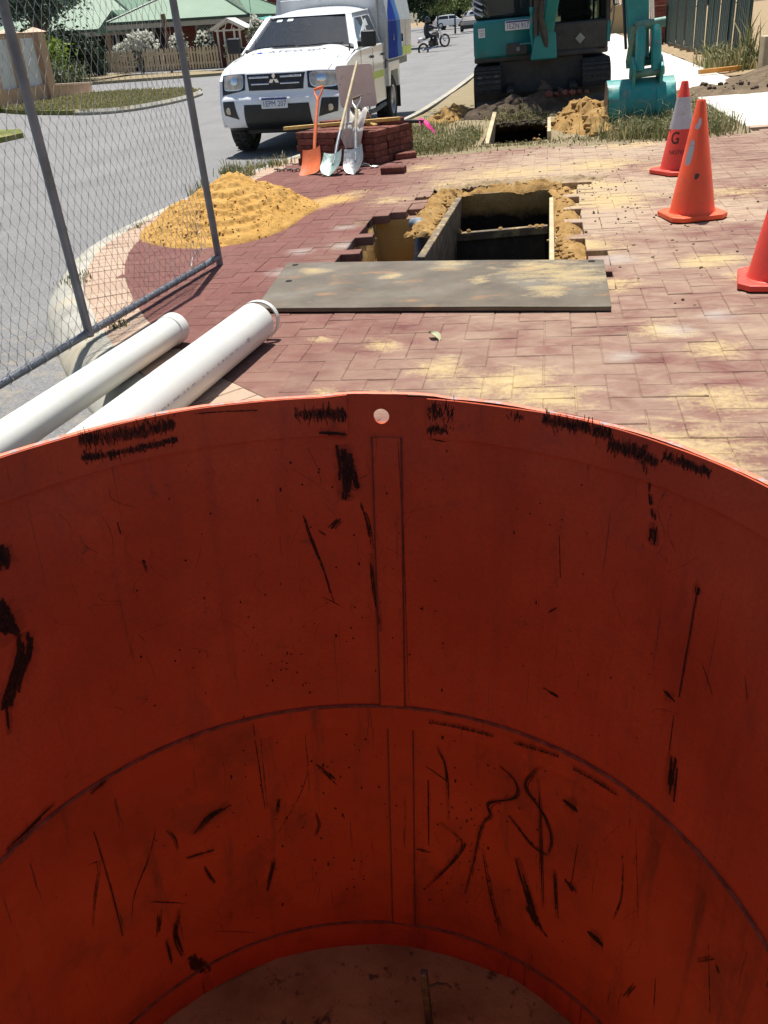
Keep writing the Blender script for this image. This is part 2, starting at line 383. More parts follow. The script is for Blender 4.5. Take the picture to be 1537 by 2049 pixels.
# ---- kerb : cast segments along the line
prof = [(0.0, -0.30), (0.0, 0.0), (0.02, 0.004), (0.10, 0.0), (0.16, -0.022), (0.235, -0.098), (0.25, -0.125), (0.25, -0.34)]
kerb_root = MB()
seglen = 1.55; acc = 0; segs = [[]]
for i, p in enumerate(KL):
    segs[-1].append(i)
    if i and p.y < 16:
        acc += (KL[i] - KL[i - 1]).length
        if acc > seglen: acc = 0; segs.append([i])
kerb = None
for sgi, sg in enumerate(segs):
    if len(sg) < 2: continue
    mb = MB(); n = len(prof); P = []
    for k, i in enumerate(sg):
        nn = left_n(KL, i); d = (KL[min(i + 1, len(KL) - 1)] - KL[max(i - 1, 0)]).normalized(); e = 0.003 if k == 0 else (-0.003 if k == len(sg) - 1 else 0)
        zo = -0.05 * sm(12, 16, KL[i].y) - 0.04 * sm(16, 30, KL[i].y)
        for o, z in prof: P.append((KL[i].x + nn.x * o + d.x * e, KL[i].y + nn.y * o + d.y * e, z + zo + 0.002 * fn(sgi * 3.1, i)))
    Fs = [(j * n + a, j * n + a + 1, (j + 1) * n + a + 1, (j + 1) * n + a) for j in range(len(sg) - 1) for a in range(n - 1)]
    Fs += [tuple(range(n)), tuple((len(sg) - 1) * n + a for a in range(n - 1, -1, -1))]
    mb.add(P, Fs)
    if kerb is None:
        kerb = tag(mb.build('kerb', M['kerb'], smooth=True, sharp=50), kind='structure')
    else:
        mb.build('kerb_segment', M['kerb'], kerb, smooth=True, sharp=50)

# ================================================================ shaft position
SH_C = Vector((-0.474, 1.355, 0)); SH_N = Vector((0.0573, 0.047, 1)).normalized(); SH_R = 1.183
PIT = (-0.78, 0.04, 4.7, 7.6)          # u0,u1,v0,v1
SIDE = (-1.30, -0.80, 4.9, 6.72)
TR2 = (-0.74, 0.0, 10.3, 13.5)

REM = [(-1.27, 4.6), (-1.29, 6.2), (-1.4, 6.32), (-1.38, 6.6), (-1.2, 6.72), (-1.0, 6.78), (-0.95, 7.0), (-1.0, 7.5), (-0.8, 7.8), (-0.3, 7.74), (0.1, 7.72), (0.24, 7.5), (0.2, 7.0), (0.17, 6.5), (0.27, 6.3), (0.2, 6.1), (0.27, 5.8), (0.16, 5.6), (0.27, 5.3), (0.24, 4.6)]
def inpoly(u, v, poly):
    c = False; n = len(poly)
    for i in range(n):
        (x1, y1), (x2, y2) = poly[i], poly[(i + 1) % n]
        if (y1 > v) != (y2 > v) and u < (x2 - x1) * (v - y1) / (y2 - y1) + x1: c = not c
    return c
# ---- paving bed with openings
def cuts(a, b, step, extra):
    s = sorted(set([round(a + i * (b - a) / max(1, round((b - a) / step)), 4) for i in range(max(1, round((b - a) / step)) + 1)] + list(extra)))
    o = [s[0]]
    for x in s[1:]:
        if x - o[-1] > 0.012 or x in extra:
            if x - o[-1] <= 0.012: o.pop()
            o.append(x)
    return o
uc = cuts(-1.3, 3.4, 0.1, [PIT[0], PIT[1], SIDE[0], SIDE[1], -1.3]); vc = cuts(-0.6, 10.3, 0.1, [PIT[2], PIT[3], SIDE[2], SIDE[3]])
def hole(u, v):
    if PIT[0] < u < PIT[1] and PIT[2] < v < PIT[3]: return True
    if SIDE[0] < u < SIDE[1] and SIDE[2] < v < SIDE[3]: return True
    if TR2[0] < u < TR2[1] and TR2[2] < v < TR2[3]: return True
    if (u - SH_C.x) ** 2 + (v - SH_C.y) ** 2 < 1.29 ** 2: return True
    if v < 2.86 and u < -0.95: return True
    return False
BED = -0.05
def bed_z(u, v):
    lo = inpoly(u, v, REM) or any(inpoly(u + a, v + b, REM) for a in (-.1, .1) for b in (-.1, .1)) or v > 9.4
    return BED if lo else -0.003
mb = MB(); P = [(u, v, bed_z(u, v)) for v in vc for u in uc]; nU = len(uc)
mb.add(P, [(j * nU + i, j * nU + i + 1, (j + 1) * nU + i + 1, (j + 1) * nU + i) for j in range(len(vc) - 1) for i in range(nU - 1) if not hole((uc[i] + uc[i + 1]) / 2, (vc[j] + vc[j + 1]) / 2)])
lv = [2.9 + 0.2 * i for i in range(38)]
P = []
for v in lv:
    L = min(kin_u(v), -1.31)
    P += [(lerp(L, -1.3, i / 8), v, BED) for i in range(9)]
P = [(a, b, -0.003 if b < 9.3 else BED) for a, b, c in P]
mb.add(P, [(j * 9 + i, j * 9 + i + 1, (j + 1) * 9 + i + 1, (j + 1) * 9 + i) for j in range(len(lv) - 1) for i in range(8)])
paving = tag(mb.build('paving', M['bed']), kind='structure')

# ---- pavers
def paver_mesh(lx, ly, lz=0.058, ch=0.003):
    mb = MB(); x, y = lx / 2, ly / 2; P = []
    for q, z in ((0, -lz), (0, -ch), (ch, 0.0)):
        P += [(-x + q, -y + q, z), (x - q, -y + q, z), (x - q, y - q, z), (-x + q, y - q, z)]
    mb.add(P, [(0, 1, 5, 4), (1, 2, 6, 5), (2, 3, 7, 6), (3, 0, 4, 7), (4, 5, 9, 8), (5, 6, 10, 9), (6, 7, 11, 10), (7, 4, 8, 11), (8, 9, 10, 11)])
    return mb
RB = [(-0.7, 2.74), (-1.05, 3.046), (-1.278, 3.251), (-1.405, 3.369), (-1.739, 3.763), (-2.006, 4.113), (-2.15, 4.311), (-2.496, 4.895), (-2.703, 5.305), (-2.866, 5.708), (-2.985, 6.096), (-3.02, 6.444), (-3.03, 7.03), (-2.95, 8.4), (-2.82, 9.5), (-2.6, 10.4)]
rb_tab = [(b, a) for a, b in RB]
def top_edge(u): return interp([(-2.7, 10.3), (-1.45, 9.75), (-0.5, 9.8), (0.0, 9.9), (0.7, 9.62), (1.14, 9.7), (1.74, 9.78), (2.2, 9.98), (4, 10.3)], u)
U_ = 0.1165; OX, OY = 0.1025, -0.0125
pm_h = paver_mesh(0.2312, 0.1147); pm_v = paver_mesh(0.1147, 0.2312)
cand = []
CV = cam.location
for i in range(-30, 32):
    for j in range(14, 92):
        k = (i - j) % 4
        if k == 0: hz = True; cx, cy = (i + 1) * U_, (j + 0.5) * U_
        elif k == 3: hz = False; cx, cy = (i + 0.5) * U_, (j + 1) * U_
        else: continue
        cand.append((hz, cx + OX, cy + OY))
keep = []
for hz, cx, cy in cand:
    if cx < interp(rb_tab, cy) + 0.05 or cy > top_edge(cx) or cx > 3.2: continue
    if (cx - SH_C.x) ** 2 + (cy - SH_C.y) ** 2 < 1.36 ** 2: continue
    if cy < 2.9 and cx < -0.7: continue
    if inpoly(cx, cy, REM): continue
    if cx > 0.95 + 0.22 * (cy - 2.3) + 0.7: continue
    keep.append(((Vector((cx, cy, 0)) - CV).length, hz, cx, cy))
keep.sort()
# what the photograph shows largest: skip pavers hidden under the plate or the sand heap
def shown(cx, cy):
    if -1.55 < cx < 0.3 and 4.25 < cy < 5.1: return False
    if (cx + 2.35) ** 2 + (cy - 6.8) ** 2 < 0.45: return False
    if cx > 0.55 + 0.225 * (cy - 2.2) + 0.12: return False
    return True
mh = pm_h.mesh('paver', M['brick']); mv = pm_v.mesh('paver', M['brick'])
rest = MB(); nb = 0
for d, hz, cx, cy in keep:
    rr = random.Random(int(cx * 1000) * 7919 + int(cy * 1000))
    dz = rr.uniform(-0.0008, 0.0022); rx, ry, rz = rr.gauss(0, 0.006), rr.gauss(0, 0.006), rr.gauss(0, 0.008)
    edge = inpoly(cx, cy, [((a + 0.55) * 1.12 - 0.55, (b - 6.1) * 1.06 + 6.1) for a, b in REM])
    if edge: rz += rr.gauss(0, 0.025); dz += rr.uniform(-0.006, 0.004)
    cx += rr.gauss(0, 0.0012); cy += rr.gauss(0, 0.0012)
    if nb < 296 and shown(cx, cy):
        inst('brick', mh if hz else mv, paving, (cx, cy, dz), (rx, ry, rz)); nb += 1
    else:
        m = Matrix.Translation((cx, cy, dz)) @ Matrix.Rotation(rz, 4, 'Z') @ Matrix.Rotation(ry, 4, 'Y') @ Matrix.Rotation(rx, 4, 'X')
        src = pm_h if hz else pm_v
        rest.add([m @ Vector(p) for p in src.v], src.f)
tag(rest.build('paving_bricks', M['brick'], paving), kind='stuff')
# half-cut pavers along the cream border: a filler course following the edge
RL = smooth_line(RB, 2)
# cream soldier course
msol = paver_mesh(0.112, 0.252).mesh('border_paver', M['cream'])
acc = 0.06; i = 0; pos_ = RL[0].copy(); nsol = 0
seg = 0; dist = 0.0
tot = sum((RL[k + 1] - RL[k]).length for k in range(len(RL) - 1)); s_ = 0.06
while s_ < tot - 0.06:
    a = 0.0
    for k in range(len(RL) - 1):
        L = (RL[k + 1] - RL[k]).length
        if a + L >= s_: break
        a += L
    p = RL[k].lerp(RL[k + 1], (s_ - a) / L); nn = left_n(RL, k)
    ang = atan2(nn.y, nn.x) - pi / 2
    q = p + nn * 0.135
    if (q - Vector((SH_C.x, SH_C.y))).length > 1.34:
        inst('border_brick', msol, paving, (q.x, q.y, 0.001 + random.uniform(-.003, .002)), (0, 0, ang + random.gauss(0, .006)))
    s_ += 0.1165
# red filler pieces between herringbone and border (cut bricks), joined
fill = MB()
for k in range(len(RL) - 1):
    a, b = RL[k], RL[k + 1]; na, nb_ = left_n(RL, k), left_n(RL, k + 1)
    for o0, o1 in ((0.004, -0.22),):
        P = [a + na * o0, b + nb_ * o0, b + nb_ * o1, a + na * o1]
        fill.add([(p.x, p.y, -0.0016) for p in P] + [(p.x, p.y, -0.05) for p in P], [(0, 1, 2, 3), (0, 4, 5, 1), (1, 5, 6, 2), (2, 6, 7, 3), (3, 7, 4, 0)])
tag(fill.build('cut_bricks', M['brick'], paving), kind='stuff')

# ================================================================ verge, path, slabs beyond the paving
def tensor(name, uc, vc, zf, mat, hole=None, skirt=False):
    mb = MB(); n = len(uc); mb.add([(u, v, zf(u, v)) for v in vc for u in uc], [(j * n + i, j * n + i + 1, (j + 1) * n + i + 1, (j + 1) * n + i) for j in range(len(vc) - 1) for i in range(n - 1) if not (hole and hole((uc[i] + uc[i + 1]) / 2, (vc[j] + vc[j + 1]) / 2))])
    return tag(mb.build(name, mat, smooth=True), kind='structure')
def vz(u, v): return 0.006 + 0.018 * fbm(u, v, 2, 2.2, 3) * sm(9.7, 10.3, v) - 0.03 * sm(9.9, 12, v) - 0.06 * sm(12, 16, v)
mb = MB()
vr = [9.55 + 0.15 * i for i in range(40)] + [16, 17, 19, 22, 26, 32, 40, 55, 80, 150]
P = []
for v in vr:
    L = kin_u(v) + 0.01
    P += [(lerp(L, TR2[0], i / 10), v, vz(lerp(L, TR2[0], i / 10), v) if v > top_edge(lerp(L, TR2[0], i / 10)) - 0.1 else -0.045) for i in range(11)]
mb.add(P, [(j * 11 + i, j * 11 + i + 1, (j + 1) * 11 + i + 1, (j + 1) * 11 + i) for j in range(len(vr) - 1) for i in range(10)])
uc2 = cuts(TR2[0], 2.0, 0.12, [TR2[0], TR2[1]]); vc2 = cuts(9.55, 16, 0.15, [TR2[2], TR2[3]]) + [17, 19, 22, 26, 32, 40, 55, 80, 150]
o = len(uc2)
mb.add([(u, v, vz(u, v) if v > top_edge(u) - 0.08 else -0.045) for v in vc2 for u in uc2], [(j * o + i, j * o + i + 1, (j + 1) * o + i + 1, (j + 1) * o + i) for j in range(len(vc2) - 1) for i in range(o - 1) if not hole((uc2[i] + uc2[i + 1]) / 2, (vc2[j] + vc2[j + 1]) / 2)])
tag(mb.build('verge', M['verge'], smooth=True), kind='structure')
# concrete: footpath of slabs and the crossing slab on the right
path = tag(MB().box((4.6, 34, -0.12), (7.6, 49, 0.1)).build('footpath_base', M['dirt']), kind='structure')
fp = None
for k in range(22):
    v0 = 15.2 + k * 1.8
    ob = MB().box((1.95, v0 + 0.9, -0.06), (2.0, 1.785, 0.1)).build('footpath' if fp is None else 'slab', M['path'], fp, bevel=0.008)
    if fp is None: fp = tag(ob, kind='structure')
cs = None
for k in range(3):
    ob = MB().box((2.95 + 1.9 * k, 12.0, -0.045), (1.885, 3.4, 0.1)).build('crossing' if cs is None else 'slab', M['path'], cs, bevel=0.008)
    if cs is None: cs = tag(ob, kind='structure')
MB().box((4.0, 10.18, -0.04), (4.6, 0.16, 0.1)).build('edge_strip', M['cream'], cs, bevel=0.006)
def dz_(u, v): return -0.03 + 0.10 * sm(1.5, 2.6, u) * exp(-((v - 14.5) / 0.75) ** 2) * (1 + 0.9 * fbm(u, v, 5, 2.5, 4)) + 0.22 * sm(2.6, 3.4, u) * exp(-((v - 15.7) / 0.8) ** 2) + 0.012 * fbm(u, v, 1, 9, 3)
tensor('dirt_shadow_strip', [1.3 + 0.08 * i for i in range(60)], [13.5 + 0.08 * i for i in range(46)], dz_, M['shadowsoil'])  # brown soil, with the shadow band across it painted into its dark tone
tensor('fence_border', [2.93 + 0.12 * i for i in range(9)], [17.0 + 0.5 * i for i in range(46)], lambda u, v: 0.0 + 0.03 * fbm(u, v, 2, 1.7, 3) + 0.05 * sm(2.93, 3.6, u), M['dirt'])

# ================================================================ the pit and the trenches
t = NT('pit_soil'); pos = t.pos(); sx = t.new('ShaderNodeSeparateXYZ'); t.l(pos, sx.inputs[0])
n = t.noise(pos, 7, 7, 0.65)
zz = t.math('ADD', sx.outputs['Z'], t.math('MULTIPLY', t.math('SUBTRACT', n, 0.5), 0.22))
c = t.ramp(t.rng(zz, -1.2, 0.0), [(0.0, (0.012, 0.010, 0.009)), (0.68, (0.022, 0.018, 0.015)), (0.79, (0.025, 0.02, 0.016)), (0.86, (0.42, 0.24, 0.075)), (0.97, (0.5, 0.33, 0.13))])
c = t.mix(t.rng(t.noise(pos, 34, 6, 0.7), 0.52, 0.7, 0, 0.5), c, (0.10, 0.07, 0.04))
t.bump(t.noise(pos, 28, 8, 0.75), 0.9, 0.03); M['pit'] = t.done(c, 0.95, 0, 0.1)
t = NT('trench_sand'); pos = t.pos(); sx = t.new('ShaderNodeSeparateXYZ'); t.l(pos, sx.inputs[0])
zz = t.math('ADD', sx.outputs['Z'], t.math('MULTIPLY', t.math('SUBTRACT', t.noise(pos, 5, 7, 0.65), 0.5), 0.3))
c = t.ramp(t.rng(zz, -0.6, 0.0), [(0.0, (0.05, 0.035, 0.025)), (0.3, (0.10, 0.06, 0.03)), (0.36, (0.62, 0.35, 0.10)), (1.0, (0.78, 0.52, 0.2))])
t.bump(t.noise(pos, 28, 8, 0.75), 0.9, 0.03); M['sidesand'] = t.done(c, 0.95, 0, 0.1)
def wall(mb, a, b, z0, z1, lean=0.0, nrm=(0, 0), n=(14, 10), amp=0.02):
    a, b = Vector(a), Vector(b)
    def f(s, q):
        p = a.lerp(b, s); z = lerp(z0, z1, q); e = amp * fbm(p.x + p.y, z, 3, 4, 4) + lean * (1 - q)
        if q > 0.999: e = 0
        return (p.x + nrm[0] * e, p.y + nrm[1] * e, z)
    mb.grid(f, *n)
D = -1.35; u0, u1, v0, v1 = PIT
mb = MB()
wall(mb, (u0, v1), (u1, v1), D, BED + .002, 0.05, (0, -1), (24, 18)); wall(mb, (u1, v0), (u1, v1), D, BED + .002, 0, (-1, 0), (30, 14), 0.01)
wall(mb, (u0, v0), (u1, v0), D, BED + .002, 0, (0, 1)); wall(mb, (u0, v0), (u0, SIDE[2]), D, BED + .002, 0, (1, 0)); wall(mb, (u0, SIDE[3]), (u0, v1), D, BED + .002, 0.04, (1, 0), (14, 14))
mb.grid(lambda s, q: (lerp(u0, u1, s), lerp(v0, v1, q), D + 0.06 * fbm(s * 3, q * 6, 2, 1, 4)), 16, 40)
a0, a1, b0, b1 = SIDE
def sidef(s, q):
    u, v = lerp(a0, u0, s), lerp(b0, b1, q)
    z = -0.42 - 0.12 * s + 0.33 * sm(0.45, 1.0, s) * sm(0.35, 0.95, q) + 0.10 * sm(0.35, 0.0, s) + 0.05 * fbm(u, v, 4, 4, 4)
    return (u, v, z)
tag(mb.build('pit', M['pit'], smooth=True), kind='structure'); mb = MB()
mb.grid(sidef, 20, 40)
wall(mb, (a0, b1), (a1 + .02, b1), -0.6, BED + .002, 0.08, (0, -1), (20, 10)); wall(mb, (a0, b0), (a0, b1), -0.6, BED + .002, 0.06, (1, 0), (30, 10)); wall(mb, (a0, b0), (a1, b0), -0.6, BED + .002, 0, (0, 1))
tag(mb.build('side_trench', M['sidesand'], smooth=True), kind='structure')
mb = MB(); u0, u1, v0, v1 = TR2; D2 = -1.1
for a, b, nr in (((u0, v0), (u1, v0), (0, 1)), ((u0, v1), (u1, v1), (0, -1)), ((u0, v0), (u0, v1), (1, 0)), ((u1, v0), (u1, v1), (-1, 0))): wall(mb, a, b, D2, -0.01, 0.02, nr)
mb.grid(lambda s, q: (lerp(u0, u1, s), lerp(v0, v1, q), D2 + 0.05 * fbm(s * 3, q * 6, 2, 1, 4)), 12, 30)
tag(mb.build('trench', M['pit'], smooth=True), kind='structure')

M['wood'] = pm('weathered_board', (0.13, 0.095, 0.058), 0.8, var=0.35, scale=4, dirt=(0.55, 0.38, 0.16), dirt_amt=0.6, bump=0.4)
M['woodpale'] = pm('pale_board', (0.42, 0.33, 0.2), 0.8, var=0.3, scale=5, dirt=(0.6, 0.42, 0.18), dirt_amt=0.7, bump=0.4)
M['steeldk'] = pm('dark_steel', (0.075, 0.068, 0.06), 0.6, 0.5, var=0.4, scale=6, dirt=(0.42, 0.30, 0.15), dirt_amt=0.5, bump=0.2)
# shoring
t = thing('shoring_panel', 'tall dusty shoring board lining the left side of the open pit', 'shoring panel', (-0.775, 6.25, 0))
m = Matrix.Rotation(radians(-1.8), 3, 'Z') @ Matrix.Rotation(radians(5), 3, 'Y')
MB().box((0.02, -0.2, -0.505), (0.045, 1.86, 1.1), m).build('board', M['wood'], t, bevel=0.006)
MB().box((0.055, -0.2, -0.09), (0.02, 1.8, 0.012), m).build('edge_rail', M['steeldk'], t)
t = thing('shoring_panel', 'thin shoring board lining the right side of the open pit', 'shoring panel', (0.02, 5.9, 0))
MB().box((0, 0.05, -0.535), (0.03, 1.9, 1.1)).build('board', M['woodpale'], t, bevel=0.005)
t = thing('cross_brace', 'sand-topped timber brace spanning the open pit', 'brace', (-0.375, 6.77, -0.20))
m = Matrix.Rotation(radians(-2), 3, 'Y')
MB().box((0, 0, 0), (0.74, 0.05, 0.06), m).build('beam', M['wood'], t, bevel=0.006)
MB().box((0, 0.02, -0.43), (0.72, 0.035, 0.8), m).build('sheet', pm('dark_board', (0.035, 0.026, 0.018), .8, var=.4, scale=5, dirt=(.12, .08, .04), dirt_amt=.4), t)  # sheet below the beam in a near-black brown
cl = MB()
for (x, r) in ((-0.3, 0.03), (-0.22, 0.018), (0.02, 0.022), (0.24, 0.026), (0.29, 0.03), (0.33, 0.028)):
    cl.lathe([(0.002, r * .8), (r * .55, r * .65), (r, 0.1 * r), (r * 1.1, -0.2 * r)], 8, (x, 0, 0.03))
tag(cl.build('sand_lumps', M['dsand'], t, smooth=True), kind='stuff')
t = thing('pipe_bend', 'curved grey-blue pipe bend sticking out of the sand beside the pit', 'pipe', (-0.93, 6.32, -0.1))
M['greyblue'] = pm('grey_blue_plastic', (0.12, 0.16, 0.20), 0.5, var=0.2, scale=7, dirt=(0.5, 0.36, 0.18), dirt_amt=0.5)
MB().tube([(-0.05, 0.22, 0.05), (0.0, 0.17, 0.06), (0.03, 0.08, 0.03), (0.03, -0.05, -0.06), (0.02, -0.15, -0.2)], 0.045, 12).build('bend', M['greyblue'], t, smooth=True)

# lumpy sand along the rim of the pit
def lumps(name, mat, spots, n, seed, rmin, rmax, parent=None, flat=0.75):
    rr = random.Random(seed); mb = MB()
    ico = bmesh.new(); bmesh.ops.create_icosphere(ico, subdivisions=1, radius=1); iv = [v.co.copy() for v in ico.verts]; ifc = [[v.index for v in f.verts] for f in ico.faces]; ico.free()
    for k in range(n):
        u, v, z, su, sv = rr.choice(spots)
        x, y = rr.gauss(u, su), rr.gauss(v, sv)
        if (x - SH_C.x) ** 2 + (y - SH_C.y) ** 2 < 1.27 ** 2 or (not callable(z) and z >= -.011 and (inpoly(x, y, REM) or (-1.55 < x < .3 and 4.1 < y < 5.2))): continue
        r = rmin + (rmax - rmin) * rr.random() ** 3.2
        o = rr.random() * 50
        zz = z(x, y) if callable(z) else z
        mb.add([(x + p.x * r * (1 + .35 * fn(p.x + o, p.y, p.z, 1.6)), y + p.y * r * (1 + .35 * fn(p.y + o, p.z, p.x, 1.6)), zz + r * .35 + p.z * r * flat * (1 + .3 * fn(p.z + o, p.x, p.y, 1.6))) for p in iv], ifc)
    return tag(mb.build(name, mat, parent, smooth=False), kind='stuff')
def ribbon_mound(name, line, wid, hgt, mat, seed, n=(60, 12), base=-0.055):
    L = smooth_line(line, 2); tot = len(L) - 1
    def f(s, q):
        i = min(tot - 1, int(s * tot)); p = L[i].lerp(L[i + 1], s * tot - i); nn = left_n(L, i); e = (q - 0.5) * 2
        w_ = wid * (1 + 0.35 * fn(s * 9, seed)); env = sin(pi * min(1, max(0, s))) ** 0.35
        x, y = p.x + nn.x * e * w_, p.y + nn.y * e * w_
        z = base + (hgt * (1 + 0.6 * fbm(x, y, seed, 7, 4))) * max(0, 1 - e * e) * env
        return (x + 0.016 * fn(x * 30, y * 30, 1), y + 0.016 * fn(x * 30, y * 30, 7), z + 0.024 * fbm(x, y, seed + 3, 22, 4))
    mb = MB(); mb.grid(f, *n); return tag(mb.build(name, mat, smooth=True, sharp=60), kind='stuff')
ribbon_mound('sand_rim', [(-0.86, 6.1), (-0.87, 6.5), (-0.88, 6.85), (-0.88, 7.2), (-0.86, 7.5), (-0.75, 7.72)], 0.11, 0.065, M['dsand'], 1, (90, 16))
ribbon_mound('sand_rim', [(-0.9, 7.66), (-0.5, 7.74), (-0.2, 7.70), (0.1, 7.72), (0.2, 7.55)], 0.12, 0.055, M['dsand'], 2, (80, 14))
ribbon_mound('sand_rim', [(0.10, 7.6), (0.11, 7.0), (0.13, 6.5), (0.12, 5.9), (0.14, 5.4), (0.12, 4.9)], 0.095, 0.05, M['dsand'], 3, (110, 12))
ribbon_mound('soil_rim', [(-0.95, 7.62), (-0.6, 7.8), (-0.2, 7.78), (0.2, 7.75), (0.45, 7.62)], 0.1, 0.02, M['dirt'], 5, (70, 12), base=-0.006)
gp = lambda u, v: 0.0
lumps('sand_clods', M['dsand'], [(-0.87, 7.2, -.02, .06, .3), (-0.4, 7.68, -.01, .3, .05), (0.11, 6.6, -.02, .03, .6), (-0.85, 6.6, -.03, .05, .3), (0.1, 5.3, -.02, .03, .25)], 1100, 3, 0.003, 0.022)
lumps('soil_clods', M['soil'], [(0.25, 7.5, 0, .15, .12), (0.4, 6.9, 0, .2, .35), (0.5, 6.2, 0, .3, .3), (0.45, 7.9, 0, .4, .2), (-0.7, 7.85, 0, .4, .1), (0.9, 5.2, 0, .4, .5), (0.3, 7.2, 0, .1, .2), (1.3, 6.9, 0, .3, .3), (-1.0, 7.3, 0, .15, .1)], 520, 4, 0.0015, 0.010)
lumps('dirt_clods', M['dirt'], [(0.2, 9.6, 0, .9, .15), (-0.2, 8.6, 0, .9, .4), (0.8, 5.6, 0, .5, .8)], 300, 14, 0.002, 0.014)

# sand heap on the left by the kerb
def heap_z(u, v):
    du, dv = u + 2.42, v - 6.83
    a = atan2(dv, du); r = sqrt((du / (0.78 if du < 0 else 0.62)) ** 2 + (dv / 0.98) ** 2) * (1 + 0.12 * fn(cos(a) * 1.3, sin(a) * 1.3, 4))
    z = 0.35 * max(0, 1 - r) ** 0.95 + 0.012 * max(0, 1.12 - r)
    tail = 0.02 * exp(-((u + 1.95) / 0.16) ** 2 - ((v - 7.2) / 0.25) ** 2)
    k = min(1, z * 9)
    z += tail + k * (0.034 * fbm(u, v, 3, 5.5, 4) + 0.030 * (0.35 - abs(fbm(u, v, 8, 9, 3))) + 0.016 * fbm(u, v, 5, 30, 4))
    # terraces cut by the shovel on the near face
    t_ = sm(-2.75, -2.55, u) * sm(-1.95, -2.15, u) * sm(6.75, 6.6, v) * k
    if t_ > 0:
        st = 0.045; fl = floor(z / st) * st + st * sm(0.55, 1, (z / st) % 1.0); z = lerp(z, fl, 0.75 * t_)
    z -= 0.03 * sm(0.03, 0.0, z)
    return z - 0.012 - 0.06 * sm(-3.12, -3.25, u)
mb = MB(); mb.grid(lambda s, q: (lerp(-3.25, -1.35, s), lerp(5.7, 8.0, q), heap_z(lerp(-3.25, -1.35, s), lerp(5.7, 8.0, q))), 190, 200)
tag(mb.build('sand_heap', M['sand'], smooth=True, sharp=0), 'heap of bright yellow sand spilling over the kerb behind the wire gate', 'sand heap', kind=None)
lumps('heap_clods', M['sand'], [(-2.75, 6.2, heap_z, .15, .1), (-2.5, 6.05, heap_z, .25, .08), (-2.6, 6.3, heap_z, .3, .15), (-2.3, 6.2, heap_z, .3, .15), (-2.05, 6.8, heap_z, .15, .25), (-1.95, 7.05, heap_z, .13, .2)], 1100, 9, 0.002, 0.0105)
# ================================================================ the steel shaft liner
t = NT('orange_paint'); o_ = t.obj()
c = t.ramp(t.noise(o_, 2.2, 6, 0.6), [(0.28, (0.40, 0.060, 0.020)), (0.5, (0.475, 0.075, 0.024)), (0.72, (0.54, 0.098, 0.034))])
st = t.noise(t.mapv(o_, (5, 5, 0.35)), 2.2, 6, 0.65)
c = t.mix(t.rng(st, 0.52, 0.75, 0, 0.45), c, (0.24, 0.045, 0.025))
c = t.mix(t.rng(t.noise(o_, 1.3, 8, 0.75), 0.52, 0.68, 0, 0.45), c, (0.24, 0.055, 0.034))
c = t.mix(t.rng(t.noise(o_, 7, 8, 0.8), 0.60, 0.66, 0, 0.6), c, (0.13, 0.05, 0.035))
c = t.mix(t.rng(t.noise(o_, 46, 4, 0.7), 0.68, 0.73, 0, 0.85), c, (0.035, 0.025, 0.02))
c = t.mix(t.rng(t.noise(t.mapv(o_, (28, 28, 1.2)), 1.0, 5, 0.7), 0.66, 0.72, 0, 0.7), c, (0.06, 0.03, 0.025))
c = t.mix(t.rng(t.noise(t.mapv(o_, (1, 1, 1.6)), 0.9, 5, 0.6, 1.2), 0.5, 0.75, 0, 0.3), c, (0.30, 0.06, 0.03))
c = t.mix(t.rng(t.noise(t.mapv(o_, (60, 60, 1.0), (0.15, 0.1, 0)), 1.0, 3, 0.6), 0.70, 0.74, 0, 0.6), c, (0.09, 0.04, 0.03))
c = t.mix(t.rng(t.noise(o_, 75, 5, 0.75), 0.45, 0.75, 0, 0.35), c, (0.16, 0.035, 0.02))
c = t.mix(t.rng(t.noise(t.mapv(o_, (1.5, 1.5, 1)), 3.2, 8, 0.75, 0.8), 0.56, 0.70, 0, 0.35), c, (0.17, 0.06, 0.045))
t.bump(t.math('ADD', t.math('MULTIPLY', t.noise(o_, 35, 6, 0.7), 0.4), t.noise(o_, 5, 3, 0.5)), 0.5, 0.012); M['orange'] = t.done(c, t.rng(t.noise(o_, 5, 5), 0.3, 0.7, 0.5, 0.75), 0, 0.3)
t = NT('worn_rim'); o_ = t.obj()
c = t.ramp(t.noise(o_, 16, 7, 0.75), [(0.32, (0.13, 0.10, 0.09)), (0.42, (0.33, 0.28, 0.27)), (0.48, (0.62, 0.16, 0.08)), (0.7, (0.75, 0.22, 0.12))])
t.bump(t.noise(o_, 60, 5), 0.5, 0.005); M['rim'] = t.done(c, 0.6, 0, 0.4)
t = NT('shaded_orange_paint'); o_ = t.obj()  # lower ring: darker base and grime imitate light falling off down the shaft
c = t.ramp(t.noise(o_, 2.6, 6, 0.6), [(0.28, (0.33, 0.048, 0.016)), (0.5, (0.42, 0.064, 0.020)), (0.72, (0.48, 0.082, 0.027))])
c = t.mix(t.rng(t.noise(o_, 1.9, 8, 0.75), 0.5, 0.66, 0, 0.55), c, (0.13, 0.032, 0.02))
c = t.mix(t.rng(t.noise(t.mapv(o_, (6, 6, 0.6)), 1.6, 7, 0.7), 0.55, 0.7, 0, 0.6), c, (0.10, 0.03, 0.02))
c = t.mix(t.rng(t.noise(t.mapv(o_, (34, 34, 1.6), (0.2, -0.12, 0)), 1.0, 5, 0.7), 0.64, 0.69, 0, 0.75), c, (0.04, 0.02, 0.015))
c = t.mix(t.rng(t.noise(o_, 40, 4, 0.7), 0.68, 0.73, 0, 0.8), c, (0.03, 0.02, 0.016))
t.bump(t.math('ADD', t.math('MULTIPLY', t.noise(o_, 35, 6, 0.7), 0.4), t.noise(o_, 5, 3, 0.5)), 0.5, 0.012); M['orangelow'] = t.done(c, 0.65, 0, 0.3)
